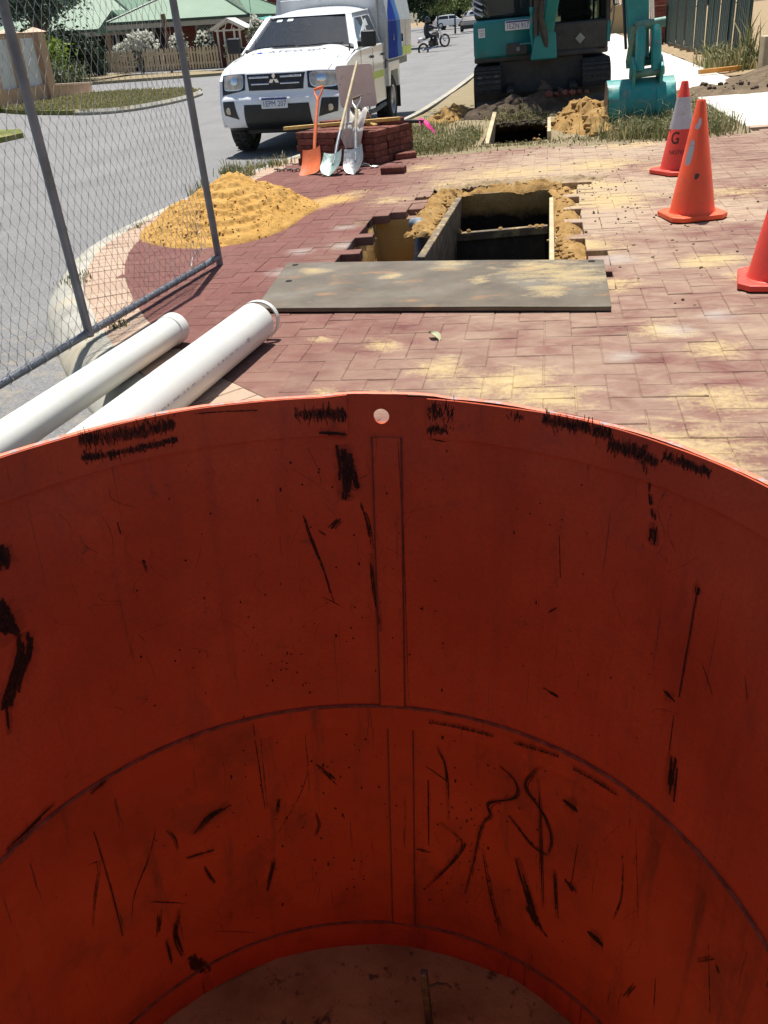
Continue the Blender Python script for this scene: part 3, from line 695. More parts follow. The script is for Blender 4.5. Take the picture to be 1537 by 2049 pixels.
M['weldline'] = pm('dark_weld', (0.12, 0.035, 0.025), 0.7, 0.1, var=0.5, scale=18, dirt=(0.04, 0.02, 0.016), dirt_amt=0.7, bump=0.5, bscale=70)
M['weld'] = pm('weld_seam', (0.19, 0.065, 0.045), 0.8, 0.0, var=0.5, scale=22, dirt=(0.20, 0.12, 0.09), dirt_amt=0.6, spec=.15, bump=0.6, bscale=70)

q = Vector((0, 0, 1)).rotation_difference(SH_N)
liner = thing('shaft_liner', 'huge scuffed orange-red steel shaft liner ring filling the foreground', 'shaft liner', SH_C, q.to_euler())
RT, Z0, Z1, Z2 = 0.268, 0.268, -0.998, -2.40
def cp(th, r, z): a = radians(th); return (r * cos(a), r * sin(a), z)
def dent(th): return 0.004 * sin(radians(th * 3)) + 0.006 * fn(th * 0.05, 1.3)
def rimz(th): return Z0 + 0.006 * fn(th * 0.06, 2.2) - 0.008 * sm(9, 0, abs(th - 92.5)) * 0 + 0.010 * sm(11, 5, abs(th - 92.2))
def shell(mb, r, zt, zb, n=180, nz=8, t0=0, t1=360, skip=None):
    cl = (t1 - t0 >= 360)
    def f(s, q_):
        th = lerp(t0, t1, s); top = zt(th) if callable(zt) else zt
        return cp(th, r + dent(th), lerp(zb, top, q_))
    mb.grid(f, n, nz)
# upper ring: inner and outer skins with a round lifting hole at the lug
HT, HZ, HR = 93.1, 0.199, 0.026
def upper_skin(mb, r):
    # whole ring except the lug window
    ta, tb, za = 89.0, 97.2, 0.13
    mb.grid(lambda s, q_: cp(lerp(tb, ta + 360, s), r + dent(lerp(tb, ta + 360, s)), lerp(Z1, rimz(lerp(tb, ta + 360, s)), q_)), 190, 12)
    mb.grid(lambda s, q_: cp(lerp(ta, tb, s), r + dent(lerp(ta, tb, s)), lerp(Z1, za, q_)), 8, 10)
    n = 32; P = []
    sq = []
    for i in range(n):
        a = 2 * pi * i / n; P.append((HT + degrees_((HR * cos(a)) / r), HZ + HR * sin(a)))
        m_ = max(abs(cos(a)), abs(sin(a))); cx, cz = (ta + tb) / 2, (za + 0.27) / 2
        sq.append((cx + (tb - ta) / 2 * cos(a) / m_, cz + (0.27 - za) / 2 * sin(a) / m_))
    V = [cp(a, r + dent(a), min(z, rimz(a)) if z > 0.26 else z) for a, z in P] + [cp(a, r + dent(a), rimz(a) if z > 0.265 else z) for a, z in sq]
    mb.add(V, [(i, (i + 1) % n, n + (i + 1) % n, n + i) for i in range(n)])
def degrees_(x): return x * 180 / pi
mb = MB(); upper_skin(mb, SH_R); upper_skin(mb, SH_R + 0.016)
n = 32; P = []
for r in (SH_R, SH_R + 0.016):
    for i in range(n):
        a = 2 * pi * i / n; th = HT + degrees_(HR * cos(a) / r); P.append(cp(th, r + dent(th), HZ + HR * sin(a)))
mb.add(P, [(i, (i + 1) % n, n + (i + 1) % n, n + i) for i in range(n)])
mb.build('upper_ring', M['orange'], liner, smooth=True)
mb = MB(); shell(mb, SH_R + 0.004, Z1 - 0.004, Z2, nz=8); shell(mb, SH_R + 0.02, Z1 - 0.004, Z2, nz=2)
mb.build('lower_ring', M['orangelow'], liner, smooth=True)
# worn top edge
mb = MB()
mb.grid(lambda s, q_: cp(360 * s, SH_R - 0.0015 + 0.0195 * q_ + dent(360 * s) + 0.0012 * fn(s * 900, q_ * 3), rimz(360 * s) + 0.0015 * fn(s * 700, 5) + 0.003 * sin(pi * q_)), 400, 3)
mb.build('top_edge', M['rim'], liner, smooth=True)
# reinforcing band inside the top edge, interrupted at the lug
def band(name, zt, zb, th, t0, t1, mat, n=150, r=SH_R):
    mb = MB(); A = []
    def zz(x, a): return x(a) if callable(x) else x
    prof = [(0.001, 1), (-th, 1), (-th, 0), (0.001, 0)]
    V = []; m = n + 1
    for i in range(m):
        a = lerp(t0, t1, i / n); d = dent(a)
        for e, k in prof: V.append(cp(a, r + e + d, zz(zt, a) - 0.0015 if k else zz(zb, a) + 0.002 * fn(a * .2, 3)))
    Fc = [(i * 4 + k, i * 4 + (k + 1) % 4, (i + 1) * 4 + (k + 1) % 4, (i + 1) * 4 + k) for i in range(n) for k in range(4)]
    Fc += [(0, 1, 2, 3), (n * 4 + 3, n * 4 + 2, n * 4 + 1, n * 4)]
    mb.add(V, Fc); return mb.build(name, mat, liner, smooth=True)
band('rim_band', rimz, 0.137, 0.009, 98.4, 85.8 + 360, M['orange'], 260)
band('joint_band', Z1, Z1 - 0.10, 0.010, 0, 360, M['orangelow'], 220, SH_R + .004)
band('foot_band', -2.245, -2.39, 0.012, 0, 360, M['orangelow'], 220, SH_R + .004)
band('weld', Z1 + 0.012, Z1 - 0.002, 0.006, 0, 360, M['weld'], 260)
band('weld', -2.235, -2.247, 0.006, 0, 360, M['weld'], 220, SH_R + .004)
band('seam_strip', 0.128, Z1 + 0.012, 0.006, 90.1, 94.5, M['orange'], 8)
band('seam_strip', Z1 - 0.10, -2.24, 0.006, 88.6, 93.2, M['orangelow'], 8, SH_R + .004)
band('weld_line', 0.128, Z1 + 0.012, 0.0085, 94.5, 94.75, M['weldline'], 2); band('weld_line', 0.128, Z1 + 0.012, 0.0085, 89.85, 90.1, M['weldline'], 2)
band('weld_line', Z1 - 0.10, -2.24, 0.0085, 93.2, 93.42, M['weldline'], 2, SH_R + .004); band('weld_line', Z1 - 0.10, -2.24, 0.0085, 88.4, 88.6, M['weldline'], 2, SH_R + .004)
# black scuffs and scrapes on the inside: thin smears of tar
SCUFF=[([(139.62,0.247),(132.7,0.229),(125.1,0.233)],0.0392,1),([(139.76,0.192),(133.89,0.174),(125.08,0.178)],0.0213,1),([(122.31,0.255),(112.41,0.24)],0.0076,0),
([(106.68,0.215),(98.62,0.211)],0.0367,1),([(102.95,0.149),(98.76,0.14)],0.0309,0),([(99.48,0.101),(98.87,0.006),(99.51,-0.106)],0.0479,0),
([(98.43,0.025),(97.38,-0.068)],0.0349,0),([(106.48,-0.146),(106.03,-0.215),(104.83,-0.297),(103.69,-0.38),(102.33,-0.53)],0.0223,2),([(96.87,-0.106),(95.68,-0.203),(95.26,-0.322)],0.0231,2),
([(95.42,-0.312),(95.23,-0.425),(94.18,-0.641)],0.0157,0),([(153.71,0.016),(154.42,-0.068)],0.0562,0),([(156.06,-0.143),(155.95,-0.232),(154.57,-0.294)],0.0647,0),
([(153.37,-0.29),(153.85,-0.368),(156.29,-0.43),(158.97,-0.506)],0.0538,0),([(158.56,-0.474),(159.5,-0.596)],0.0161,0),([(133.26,-0.202),(132.93,-0.267)],0.0161,2),
([(136.12,-0.053),(135.91,-0.096)],0.0093,2),([(102.25,-0.212),(100.32,-0.173)],0.0258,2),([(104.35,-0.214),(102.75,-0.243)],0.018,2),
([(85.61,0.23),(80.33,0.226)],0.0508,1),([(85.61,0.165),(76.32,0.182)],0.0269,1),([(79.16,0.235),(70.53,0.243)],0.0234,1),
([(67.41,0.248),(56.85,0.249)],0.0365,1),([(57.08,0.218),(49.12,0.205)],0.0412,1),([(48.5,0.229),(41.08,0.234)],0.0238,1),
([(85.44,0.127),(82.24,0.123)],0.0122,0),([(50.3,0.146),(50.18,0.104)],0.0084,0),([(50.0,0.101),(49.6,0.065)],0.0127,0),
([(49.3,0.058),(48.92,0.025)],0.0156,0),([(48.87,0.017),(48.52,-0.057)],0.0258,0),([(40.59,-0.106),(40.46,-0.141)],0.0212,0),
([(40.37,-0.132),(40.34,-0.277),(40.4,-0.507)],0.0091,0),([(42.74,-0.521),(41.43,-0.531)],0.0338,0),([(63.62,-0.759),(61.44,-0.764)],0.0341,2),
([(63.64,-0.134),(62.89,-0.287)],0.0047,0),([(63.06,-0.405),(64.45,-0.435)],0.008,0),([(90.49,0.117),(90.13,-0.064),(89.69,-0.317),(89.29,-0.959)],0.0055,2),
([(84.05,-1.165),(81.85,-1.27),(81.38,-1.554)],0.0123,0),([(85.99,-1.285),(81.61,-1.349)],0.0079,0),([(85.59,-1.356),(85.46,-1.723)],0.0085,0),
([(88.18,-1.765),(85.04,-1.762)],0.0214,2),([(83.22,-1.58),(77.99,-1.659),(79.48,-1.744),(86.3,-2.004)],0.0157,0),([(71.59,-1.191),(68.0,-1.239),(67.58,-1.325),(74.21,-1.403),(72.57,-1.47),(74.86,-1.51),(76.24,-1.806),(77.66,-1.973)],0.0177,0),
([(63.87,-1.119),(66.38,-1.209),(66.44,-1.26),(62.13,-1.339),(60.19,-1.445),(60.9,-1.542)],0.0179,0),([(69.27,-1.428),(64.09,-1.539),(60.9,-1.542)],0.0179,0),([(63.87,-1.181),(62.33,-1.529),(60.92,-1.852)],0.0127,0),
([(67.0,-1.632),(63.74,-1.836),(61.6,-1.985)],0.0283,0),([(59.32,-1.596),(57.87,-1.861)],0.0148,0),([(73.79,-1.665),(71.71,-1.942),(69.8,-2.075),(68.43,-2.186)],0.0205,2),
([(63.82,-1.883),(60.45,-1.991)],0.061,2),([(58.45,-1.226),(56.37,-1.234)],0.0556,0),([(56.2,-1.616),(54.96,-1.65)],0.0403,0),
([(55.13,-1.395),(55.54,-1.618)],0.008,0),([(50.35,-1.812),(47.47,-1.808)],0.0658,0),([(46.02,-1.301),(44.97,-1.499),(46.54,-1.668)],0.012,2),
([(44.43,-1.137),(41.16,-1.522)],0.0057,2),([(40.75,-0.58),(40.45,-0.736)],0.0064,0),([(39.72,-0.728),(39.2,-0.888)],0.0314,0),
([(37.45,-0.346),(34.9,-0.417)],0.0044,0),([(30.29,-0.278),(29.04,-0.344)],0.0056,0),([(26.59,-1.286),(23.13,-1.535)],0.0092,2),
([(28.31,-1.412),(24.81,-1.298)],0.0139,2),([(24.05,-1.317),(23.39,-1.337)],0.0175,0),([(39.43,-1.841),(41.47,-1.993)],0.0169,2),
([(35.69,-1.685),(34.44,-1.907)],0.0102,2),([(165.23,-0.974),(160.78,-0.976),(155.49,-0.958)],0.0245,0),([(149.67,-1.01),(146.11,-0.997)],0.018,0),
([(118.79,-1.016),(118.44,-1.26),(118.28,-1.478)],0.0061,0),([(132.67,-1.477),(129.09,-1.418),(124.78,-1.395)],0.0359,0),([(116.48,-1.53),(115.41,-1.436)],0.0182,0),
([(107.42,-1.283),(103.02,-1.413)],0.0222,2),([(119.84,-1.953),(117.41,-1.768)],0.0172,0),([(150.25,-1.187),(149.63,-1.496),(149.62,-1.762)],0.0083,0),
([(154.2,-1.305),(150.11,-1.328),(152.9,-1.483),(155.18,-1.651)],0.0142,2),([(138.57,-1.311),(141.66,-1.477),(145.78,-1.597),(147.5,-1.734)],0.0125,2),([(134.88,-1.58),(129.34,-1.602)],0.0207,0),
([(131.78,-1.666),(130.2,-1.79)],0.0129,0),([(137.41,-1.385),(136.12,-1.447),(136.12,-1.521)],0.0101,0),([(144.43,-1.665),(136.26,-1.821)],0.0129,2),
([(141.73,-1.758),(143.13,-1.911)],0.0238,2),([(137.9,-1.825),(139.82,-1.943),(138.92,-2.101)],0.0203,0),([(141.48,-1.943),(141.51,-2.099)],0.0157,0),
([(137.06,-2.126),(135.03,-2.271)],0.0654,2),([(108.36,-1.547),(107.76,-1.621),(108.95,-1.681)],0.0106,0),([(109.27,-1.126),(109.03,-1.364),(116.47,-1.633)],0.0063,2),
([(131.76,-2.062),(123.54,-2.179)],0.0093,2),([(85.32,-1.044),(72.85,-1.044)],0.011,1),([(68.99,-1.041),(60.28,-1.017)],0.0107,1),
([(57.23,-1.039),(48.19,-1.037)],0.0122,1),([(104.66,-0.484),(100.42,-0.542)],0.0103,2),([(85.39,-0.41),(79.27,-0.42)],0.0231,2)]

def scuff_mat(name, col, along, across, soft, bias, amax=0.9):
    t = NT(name); uvn = t.new('ShaderNodeUVMap'); uvn.uv_map = 'UVMap'
    sx = t.new('ShaderNodeSeparateXYZ'); t.l(uvn.outputs[0], sx.inputs[0])
    e = t.math('ABSOLUTE', t.math('SUBTRACT', t.math('MULTIPLY', sx.outputs['Y'], 2.0), 1.0))
    n = t.noise(t.mapv(t.obj(), (along, along, across)), 1.0, 7, 0.75)
    n2 = t.noise(t.obj(), 14, 5, 0.7)
    a = t.math('SUBTRACT', t.math('ADD', t.math('MULTIPLY', t.math('SUBTRACT', n, 0.5), 3.4), t.math('MULTIPLY', t.math('SUBTRACT', n2, 0.5), 1.6)), t.math('SUBTRACT', t.math('MULTIPLY', t.math('POWER', e, 1.6), 1.35), bias))
    al = t.rng(a, -soft, soft, 0, amax); t.l(al, t.b.inputs['Alpha']); return t.done(col, 0.75, 0, 0.2)
SM = [scuff_mat('tar_scuff', (0.040, 0.017, 0.012), 70, 70, 0.30, 0.6), scuff_mat('tar_comb', (0.028, 0.013, 0.010), 150, 16, 0.30, 0.42), scuff_mat('rust_scuff', (0.06, 0.024, 0.014), 45, 45, 0.6, 0.30), scuff_mat('rust_halo', (0.11, 0.035, 0.02), 30, 30, 0.9, 0.25, 0.4), scuff_mat('tar_smear', (0.030, 0.014, 0.010), 90, 60, 0.35, 0.55, 0.92)]
bmx = [([], [], []) for _ in range(5)]
rs = random.Random(21); SCUFF2 = [(p, w_ * 2.2, 3) for p, w_, k_ in SCUFF if k_ == 0 and w_ > 0.008]
dg = 1 / (radians(1) * SH_R)          # degrees per metre along the wall
for p, w_, k_ in SCUFF:
    L_ = [Vector(a) for a in p]; ln = sum(Vector(((b.x - a.x) / dg, b.y - a.y)).length for a, b in zip(L_, L_[1:]))
    def at_(f):
        f *= len(L_) - 1; i = min(len(L_) - 2, int(f)); return L_[i].lerp(L_[i + 1], f - i)
    if k_ == 1: SCUFF2.append((p, w_ * 1.5, 2))
    if k_ == 1:        # a patch of short scrapes left by chain or bucket teeth
        for q in range(int(ln / 0.0019) + 5):
            c_ = at_(rs.random()); h_ = w_ * rs.uniform(0.25, 0.9); o_ = rs.gauss(0, w_ * 0.32); x = c_.x + rs.gauss(0, .1); tl = rs.gauss(0, .12) * h_ * dg
            SCUFF2.append(([(x - tl, c_.y + o_ - h_ / 2), (x + tl, c_.y + o_ + h_ / 2)], rs.uniform(0.002, 0.0075), 4))
    elif w_ > 0.010:   # a smear: a bundle of thinner scrapes
        for q in range(3 + int(w_ / 0.006)):
            a0 = rs.uniform(0, .35); a1 = rs.uniform(.6, 1.0); off_ = rs.gauss(0, w_ * .26); n_ = max(2, len(p)); pp = []
            for j in range(n_ + 1):
                c_ = at_(lerp(a0, a1, j / n_)); pp.append((c_.x + (off_ + rs.gauss(0, w_ * .06)) * dg, c_.y + off_ * .35 + rs.gauss(0, w_ * .06)))
            SCUFF2.append((pp, w_ * rs.uniform(.22, .55), 4 if k_ == 0 else 2))
    else:
        SCUFF2.append((p, w_ * .95, k_))
for q in range(230):   # fine scratches
    x, z = rs.uniform(40, 145), rs.uniform(-2.15, 0.08); ln = rs.uniform(.02, .16); an = rs.gauss(pi / 2, .45)
    if abs(z + 1.05) < .09 + ln / 2: continue
    e = .25 * rs.gauss(0, 1) * ln; SCUFF2.append(([(x, z), (x + (cos(an) * ln / 2 + e) * dg, z + sin(an) * ln / 2), (x + cos(an) * ln * dg, z + sin(an) * ln)], rs.uniform(.0012, .003), 2))
for pts, wd, kd in SCUFF2:
    V, Fc, UV = bmx[kd]
    L = smooth_line(pts, 2) if len(pts) > 2 else [Vector(pts[0]).lerp(Vector(pts[1]), k / 4) for k in range(5)]
    sc = radians(1) * SH_R; o0 = len(V); m = len(L); NW = 4; wd *= 1.0
    off = 0.0115 if L[0].y > 0.137 else (0.0015 if L[0].y > Z1 else -0.0025)
    for i, p in enumerate(L):
        d = L[min(i + 1, m - 1)] - L[max(i - 1, 0)]; d = Vector((d.x * sc, d.y)).normalized(); nn = Vector((-d.y, d.x))
        tp = 1.0 if kd == 1 else (0.55 + 0.45 * sin(pi * (i + .5) / m))
        jit = 0.12 * wd * fn(i * 0.8, len(V) * 0.01)
        for k in range(NW + 1):
            e = (k / NW - 0.5) * wd * tp + jit; th = p.x + nn.x * e / sc; z = p.y + nn.y * e
            inband = z > 0.137 and not (85.8 < th < 98.4)
            seam = (90.0 < th < 94.8 and Z1 < z < .13)
            o_ = 0.0105 if inband else (0.0078 if seam else (0.0125 if (-1.1 < z < -0.997 or z < -2.24) else (0.0016 if z > Z1 else -0.0022)))
            o_ -= (0, 0, .0003, .0006, -.0002)[kd]
            V.append(cp(th, SH_R + dent(th) - o_, z)); UV.append((i / m, k / NW))
    for i in range(m - 1):
        for k in range(NW): Fc.append((o0 + i * (NW + 1) + k, o0 + i * (NW + 1) + k + 1, o0 + (i + 1) * (NW + 1) + k + 1, o0 + (i + 1) * (NW + 1) + k))
rr = random.Random(5)
V, Fc, UV = bmx[0]
for k in range(420):      # small specks
    th = rr.choice((rr.uniform(45, 140), rr.gauss(78, 8), rr.gauss(108, 9))); z = rr.uniform(-2.1, 0.1)
    if abs(z + 1.05) < 0.07: continue
    w_ = rr.uniform(.0012, .0045) * (1 if z > -1 else 1.3); h_ = w_ * rr.choice((.8, 1, 1.3, 2.2)); o0 = len(V); q0 = rr.random() * 6
    for i in range(7):
        g = 2 * pi * i / 7; rq = rr.uniform(.6, 1.2)
        V.append(cp(th + degrees_(cos(g) * w_ * rq / SH_R), SH_R + dent(th) - (0.008 if 88 < th < 94.8 else (0.0016 if z > Z1 else -0.0022)), z + sin(g) * h_ * rq)); UV.append((0, .5))
    Fc.append(tuple(range(o0, o0 + 7)))
for k, nm in enumerate(('tar_scuffs', 'tar_scrapes', 'rust_scuffs', 'rust_stains', 'tar_smears')):
    V, Fc, UV = bmx[k]
    me = bpy.data.meshes.new(nm); me.from_pydata(V, [], Fc); me.materials.append(SM[k])
    ul = me.uv_layers.new(name='UVMap')
    for lp in me.loops: ul.data[lp.index].uv = UV[lp.vertex_index]
    tag(inst(nm, me, liner), kind='stuff')
# earth at the bottom of the shaft
t = NT('shaft_earth'); pos = t.pos()
c = t.ramp(t.noise(pos, 3, 7, 0.6), [(0.3, (0.24, 0.14, 0.06)), (0.55, (0.40, 0.26, 0.115)), (0.75, (0.48, 0.33, 0.155))])
c = t.mix(t.rng(t.noise(pos, 14, 6, 0.7), 0.58, 0.66, 0, 0.8), c, (0.06, 0.04, 0.03))
t.bump(t.noise(pos, 20, 8, 0.75), 0.7, 0.03); M['shaftearth'] = t.done(c, 0.95, 0, 0.1)
mb = MB(); cz = SH_C + SH_N * -2.36
def ff(s, q_):
    a = 2 * pi * s; r = q_ * 1.2; x, y = r * cos(a), r * sin(a)
    return (cz.x + x, cz.y + y, cz.z - x * SH_N.x - y * SH_N.y + 0.06 * fbm(x, y, 3, 2.5, 4) * (1 - q_ * .5) - 0.03)
mb.grid(ff, 60, 26)
tag(mb.build('shaft_floor', M['shaftearth'], smooth=True, sharp=0), kind='structure')
t = thing('steel_bar', 'dark upright bar standing on the earth floor inside the orange shaft', 'bar', (-0.47, 2.06, -2.42))
MB().box((0, 0, 0.12), (0.028, 0.028, 0.5)).build('shaft', M['steeldk'], t, bevel=0.004)
MB().tube([(0.01, 0, 0.27), (0.05, .01, 0.285), (0.085, 0.02, 0.27), (0.10, 0.02, 0.25)], 0.006, 6).build('wire_hook', M['steeldk'], t, smooth=True)

# ================================================================ wire gate on the left
M['galv'] = pm('galvanised_steel', (0.17, 0.18, 0.195), 0.5, 0.55, var=0.25, scale=9, dirt=(0.25, 0.22, 0.18), dirt_amt=0.35, bump=0.15)
M['wire'] = pm('galvanised_wire', (0.36, 0.36, 0.35), 0.5, 0.4, var=0.3, scale=20)
B1, B2 = Vector((-2.23, 3.85, 0)), Vector((-2.067, 5.342, 0)); E_ = (B2 - B1).normalized(); NG = Vector((E_.y, -E_.x, 0))
gate = thing('wire_gate', 'grey tubular gate frame covered with chain-link wire standing by the kerb', 'gate', B2)
G = lambda s, z, n=0.0: E_ * s + Vector((0, 0, z)) + NG * n          # s measured back from the end post
MB().cyl(G(0, -0.03), G(0, 2.1), 0.0215, n=16).build('post', M['galv'], gate, smooth=True)
MB().cyl(G(-1.5, 0.03), G(-1.5, 2.1), 0.0215, n=16).build('post', M['galv'], gate, smooth=True)
MB().cyl(G(0, 0.05), G(-3.2, 0.05), 0.0185, n=14).build('bottom_rail', M['galv'], gate, smooth=True)
MB().cyl(G(0, 2.06), G(-3.2, 2.06), 0.0185, n=14).build('top_rail', M['galv'], gate, smooth=True)
MB().cyl(G(-3.2, -0.03), G(-3.2, 2.1), 0.0215, n=16).build('post', M['galv'], gate, smooth=True)
def mesh_pt(s, z):
    # slack, bent chain-link; loose and curled away near the foot of the end post
    wv = 0.02 * fbm(s * 1.4, z * 1.4, 2, 1, 3)
    k = sm(0.32, 0.02, -s) * sm(0.45, 0.1, z)
    ds = -0.07 * k + 0.013 * fbm(s, z, 9, 5, 2) + 0.03 * fbm(s, z, 4, 1.6, 2) * sm(1.0, 0.2, z)
    dzz = 0.05 * k * (1 + fn(s * 20, 3)) + 0.014 * fbm(s, z, 6, 6, 2) - 0.01 * sin(s * 3)
    return G(s + ds, z + dzz, -0.03 + wv + 0.05 * k * fn(s * 9, z * 9, 2))
PW, PH = 0.031, 0.105; nW = int(3.12 / PW); wires = MB()
for k in range(nW + 1):
    s0 = -0.028 - k * PW; pts = []
    nz = int(1.98 / (PH / 2))
    for j in range(nz + 1):
        z = 0.07 + j * PH / 2; side = (j + k) % 2
        s = s0 - (PW * 1.05 if side else -0.05 * PW); off = 0.003 if side else -0.003
        p = mesh_pt(s, z) + NG * off
        pts += [p + Vector((0, 0, -0.008)), p + Vector((0, 0, 0.008))]
    wires.tube(pts, 0.0011, 4, caps=False)
wires.build('wire_mesh', M['wire'], gate)
cu = MB()
for k in range(7):
    rr = random.Random(k + 40); p = mesh_pt(-0.02 - 0.045 * k, 0.1)
    cu.tube([p, p + Vector((rr.uniform(-.02, .02), rr.uniform(-.05, 0), rr.uniform(-.01, .04))), p + Vector((rr.uniform(-.03, .03), rr.uniform(-.1, -.03), rr.uniform(-.05, .01)))], 0.0016, 4)
tag(cu.build('loose_wire', M['wire'], gate), kind='stuff')
ties = MB()
for k in range(26):
    c_ = G(-0.1 - k * 0.12 + random.uniform(-.02, .02), 0.05); ties.tube([c_ + Vector((0, 0, .03)) + NG * .005, c_ + NG * .027, c_ - Vector((0, 0, .027)), c_ - NG * .027, c_ + Vector((0, 0, .03)) + E_ * .03], 0.002, 4)
tag(ties.build('wire_ties', M['wire'], gate), kind='stuff')

# ================================================================ white pipes
t = NT('white_pvc'); o_ = t.obj()
c = t.ramp(t.noise(o_, 3, 5), [(0.3, (0.58, 0.58, 0.53)), (0.7, (0.68, 0.67, 0.60))])
c = t.mix(t.rng(t.noise(t.mapv(o_, (1, 1, 1)), 4, 6, 0.7), 0.52, 0.72, 0, 0.5), c, (0.56, 0.47, 0.30))
c = t.mix(t.rng(t.noise(t.mapv(o_, (14, 14, 1.2)), 1.0, 6, 0.75), 0.6, 0.7, 0, 0.45), c, (0.38, 0.33, 0.25))
M['pvc'] = t.done(c, 0.35, 0, 0.5)
M['print'] = pm('grey_print', (0.30, 0.31, 0.32), 0.5, var=0.3, scale=30)
def pipe(name, label, a, b, ro, wallt, extra):
    a, b = Vector(a), Vector(b); d = (b - a); L = d.length
    t = thing(name, label, 'pipe', a, d.to_track_quat('Z', 'Y').to_euler())
    MB().lathe([(ro - wallt, 0), (ro, 0), (ro, L), (ro - wallt, L)], 48, closed=True).build('barrel', M['pvc'], t, smooth=True)
    return t, L
p1, L = pipe('pipe', 'thicker white plastic pipe with a slit cut behind its end ring', (-1.335, 3.765, 0.096), (-1.53, 2.1, 0.096), 0.092, 0.006, 1)
gv = p1.rotation_euler.to_matrix().inverted() @ Vector((0.95, -0.25, 0.10)); GA = atan2(gv.y, gv.x)
# the end ring, parted from the barrel by a tapering saw cut on one side
mb = MB(); n = 64; ro, ri = 0.092, 0.086; V = []
for i in range(n):
    a = 2 * pi * i / n; g = 0.004 + 0.042 * max(0, cos(a - GA)) ** 0.8
    top = -0.018 - g * 0.3
    for r, z in ((ri, top - 0.028), (ro, top - 0.028), (ro, top), (ri, top)): V.append((r * cos(a), r * sin(a), z - g * 0.35))
mb.add(V, [(i * 4 + k, i * 4 + (k + 1) % 4, ((i + 1) % n) * 4 + (k + 1) % 4, ((i + 1) % n) * 4 + k) for i in range(n) for k in range(4)])
mb.build('cut_ring', M['pvc'], p1, smooth=True)
bridge = MB()
for i in range(10):
    a0, a1 = GA + pi + radians(-20 + i * 4), GA + pi + radians(-16 + i * 4)
    bridge.add([(r * cos(a), r * sin(a), z) for r in (ri + .0004, ro - .0004) for a in (a0, a1) for z in (-0.03, 0.006)], [(0, 1, 3, 2), (4, 6, 7, 5), (0, 2, 6, 4), (1, 5, 7, 3)])
bridge.build('bridge', M['pvc'], p1, smooth=True)
pr = MB(); rr = random.Random(3); side = None
Minv = p1.rotation_euler.to_matrix().inverted()
sv = Minv @ Vector((0.93, -0.1, 0.12)); sa = atan2(sv.y, sv.x)
z_ = 0.30
while z_ < 1.4:
    w_ = rr.choice((0.004, 0.006, 0.009, 0.012)); h_ = 0.010
    if rr.random() < 0.78:
        pr.add([(0.0924 * cos(sa + e), 0.0924 * sin(sa + e), zz) for e in (-h_ / 0.25, h_ / 0.25) for zz in (z_, z_ + w_)], [(0, 1, 3, 2)])
    z_ += w_ + rr.choice((0.004, 0.006, 0.006, 0.03))
pr.add([(0.0924 * cos(sa + e), 0.0924 * sin(sa + e), zz) for e in (-.09, .09) for zz in (0.265, 0.292)], [(0, 1, 3, 2)])
tag(pr.build('printed_line', M['print'], p1), kind='stuff')
p2, L = pipe('pipe', 'thinner white plastic pipe with a socket collar, lying nearest the road', (-1.757, 3.735, 0.076), (-2.04, 1.35, 0.076), 0.069, 0.0045, 0)
MB().lathe([(0.0695, 0.0), (0.074, -0.004), (0.074, -0.065), (0.072, -0.07), (0.0685, -0.065), (0.0685, 0.0)], 48, (0, 0, 0.0), closed=True).build('collar', M['pvc'], p2, smooth=True)
MB().lathe([(0.001, -0.055), (0.05, -0.055), (0.068, -0.05)], 40).build('end_cap', M['pvc'], p2, smooth=True)

# ================================================================ steel road plate
t = NT('plate_steel'); pos = t.pos()
base = t.ramp(t.noise(pos, 3.5, 7, 0.62), [(0.3, (0.085, 0.065, 0.042)), (0.52, (0.135, 0.108, 0.072)), (0.72, (0.185, 0.16, 0.12))])
base = t.mix(t.rng(t.noise(t.mapv(pos, (1, 2.2, 1)), 4, 6, 0.65), 0.57, 0.70, 0, 0.55), base, (0.40, 0.19, 0.07))
flat = t.mapv(pos, (1, 1, 0))
s = t.math('ADD', t.math('MULTIPLY', blob_mask(t, flat, [(-0.55, 4.95, .13), (-0.02, 4.75, .3), (0.12, 4.6, .25), (-0.85, 4.75, .09), (-0.35, 4.6, .08), (-1.35, 4.95, .12), (0.0, 4.35, .15)]), 0.33), t.math('MULTIPLY', t.noise(t.mapv(flat, (1, 2.4, 1)), 6, 8, 0.7, 0.5), 0.62))
s = t.math('ADD', s, t.math('MULTIPLY', t.math('SUBTRACT', t.noise(flat, 50, 7, 0.75), 0.5), 0.3))
k = t.rng(s, 0.49, 0.74)
c = t.mix(k, base, (0.44, 0.33, 0.16)); c = t.mix(t.rng(t.noise(pos, 130, 4), 0.62, 0.7, 0, 0.7), c, (0.04, 0.035, 0.03))
t.bump(t.math('ADD', t.noise(pos, 60, 6, 0.7), k), 0.25, 0.004); M['plate'] = t.done(c, t.rng(k, 0, 1, 0.5, 0.95), 0.25, 0.4)
plate = thing('steel_plate', 'large grey steel road plate dusted with sand covering the near end of the pit', 'steel plate', (-0.6, 4.6, 0))
mb = MB(); Q = [(-1.575, 5.19), (0.298, 4.915), (0.288, 4.045), (-1.49, 4.235)]
nu, nv = 24, 12
def pf(s, q_):
    a = Vector(Q[3]).lerp(Vector(Q[2]), s); b = Vector(Q[0]).lerp(Vector(Q[1]), s); p = a.lerp(b, q_)
    return (p.x + 0.6, p.y - 4.6, 0.028 + 0.004 * sin(s * 3) + 0.0015 * fn(s * 5, q_ * 3))
mb.sheet(pf, nu, nv, 0.022, (0, 0, 1)); mb.build('plate', M['plate'], plate, smooth=True, bevel=0.002)
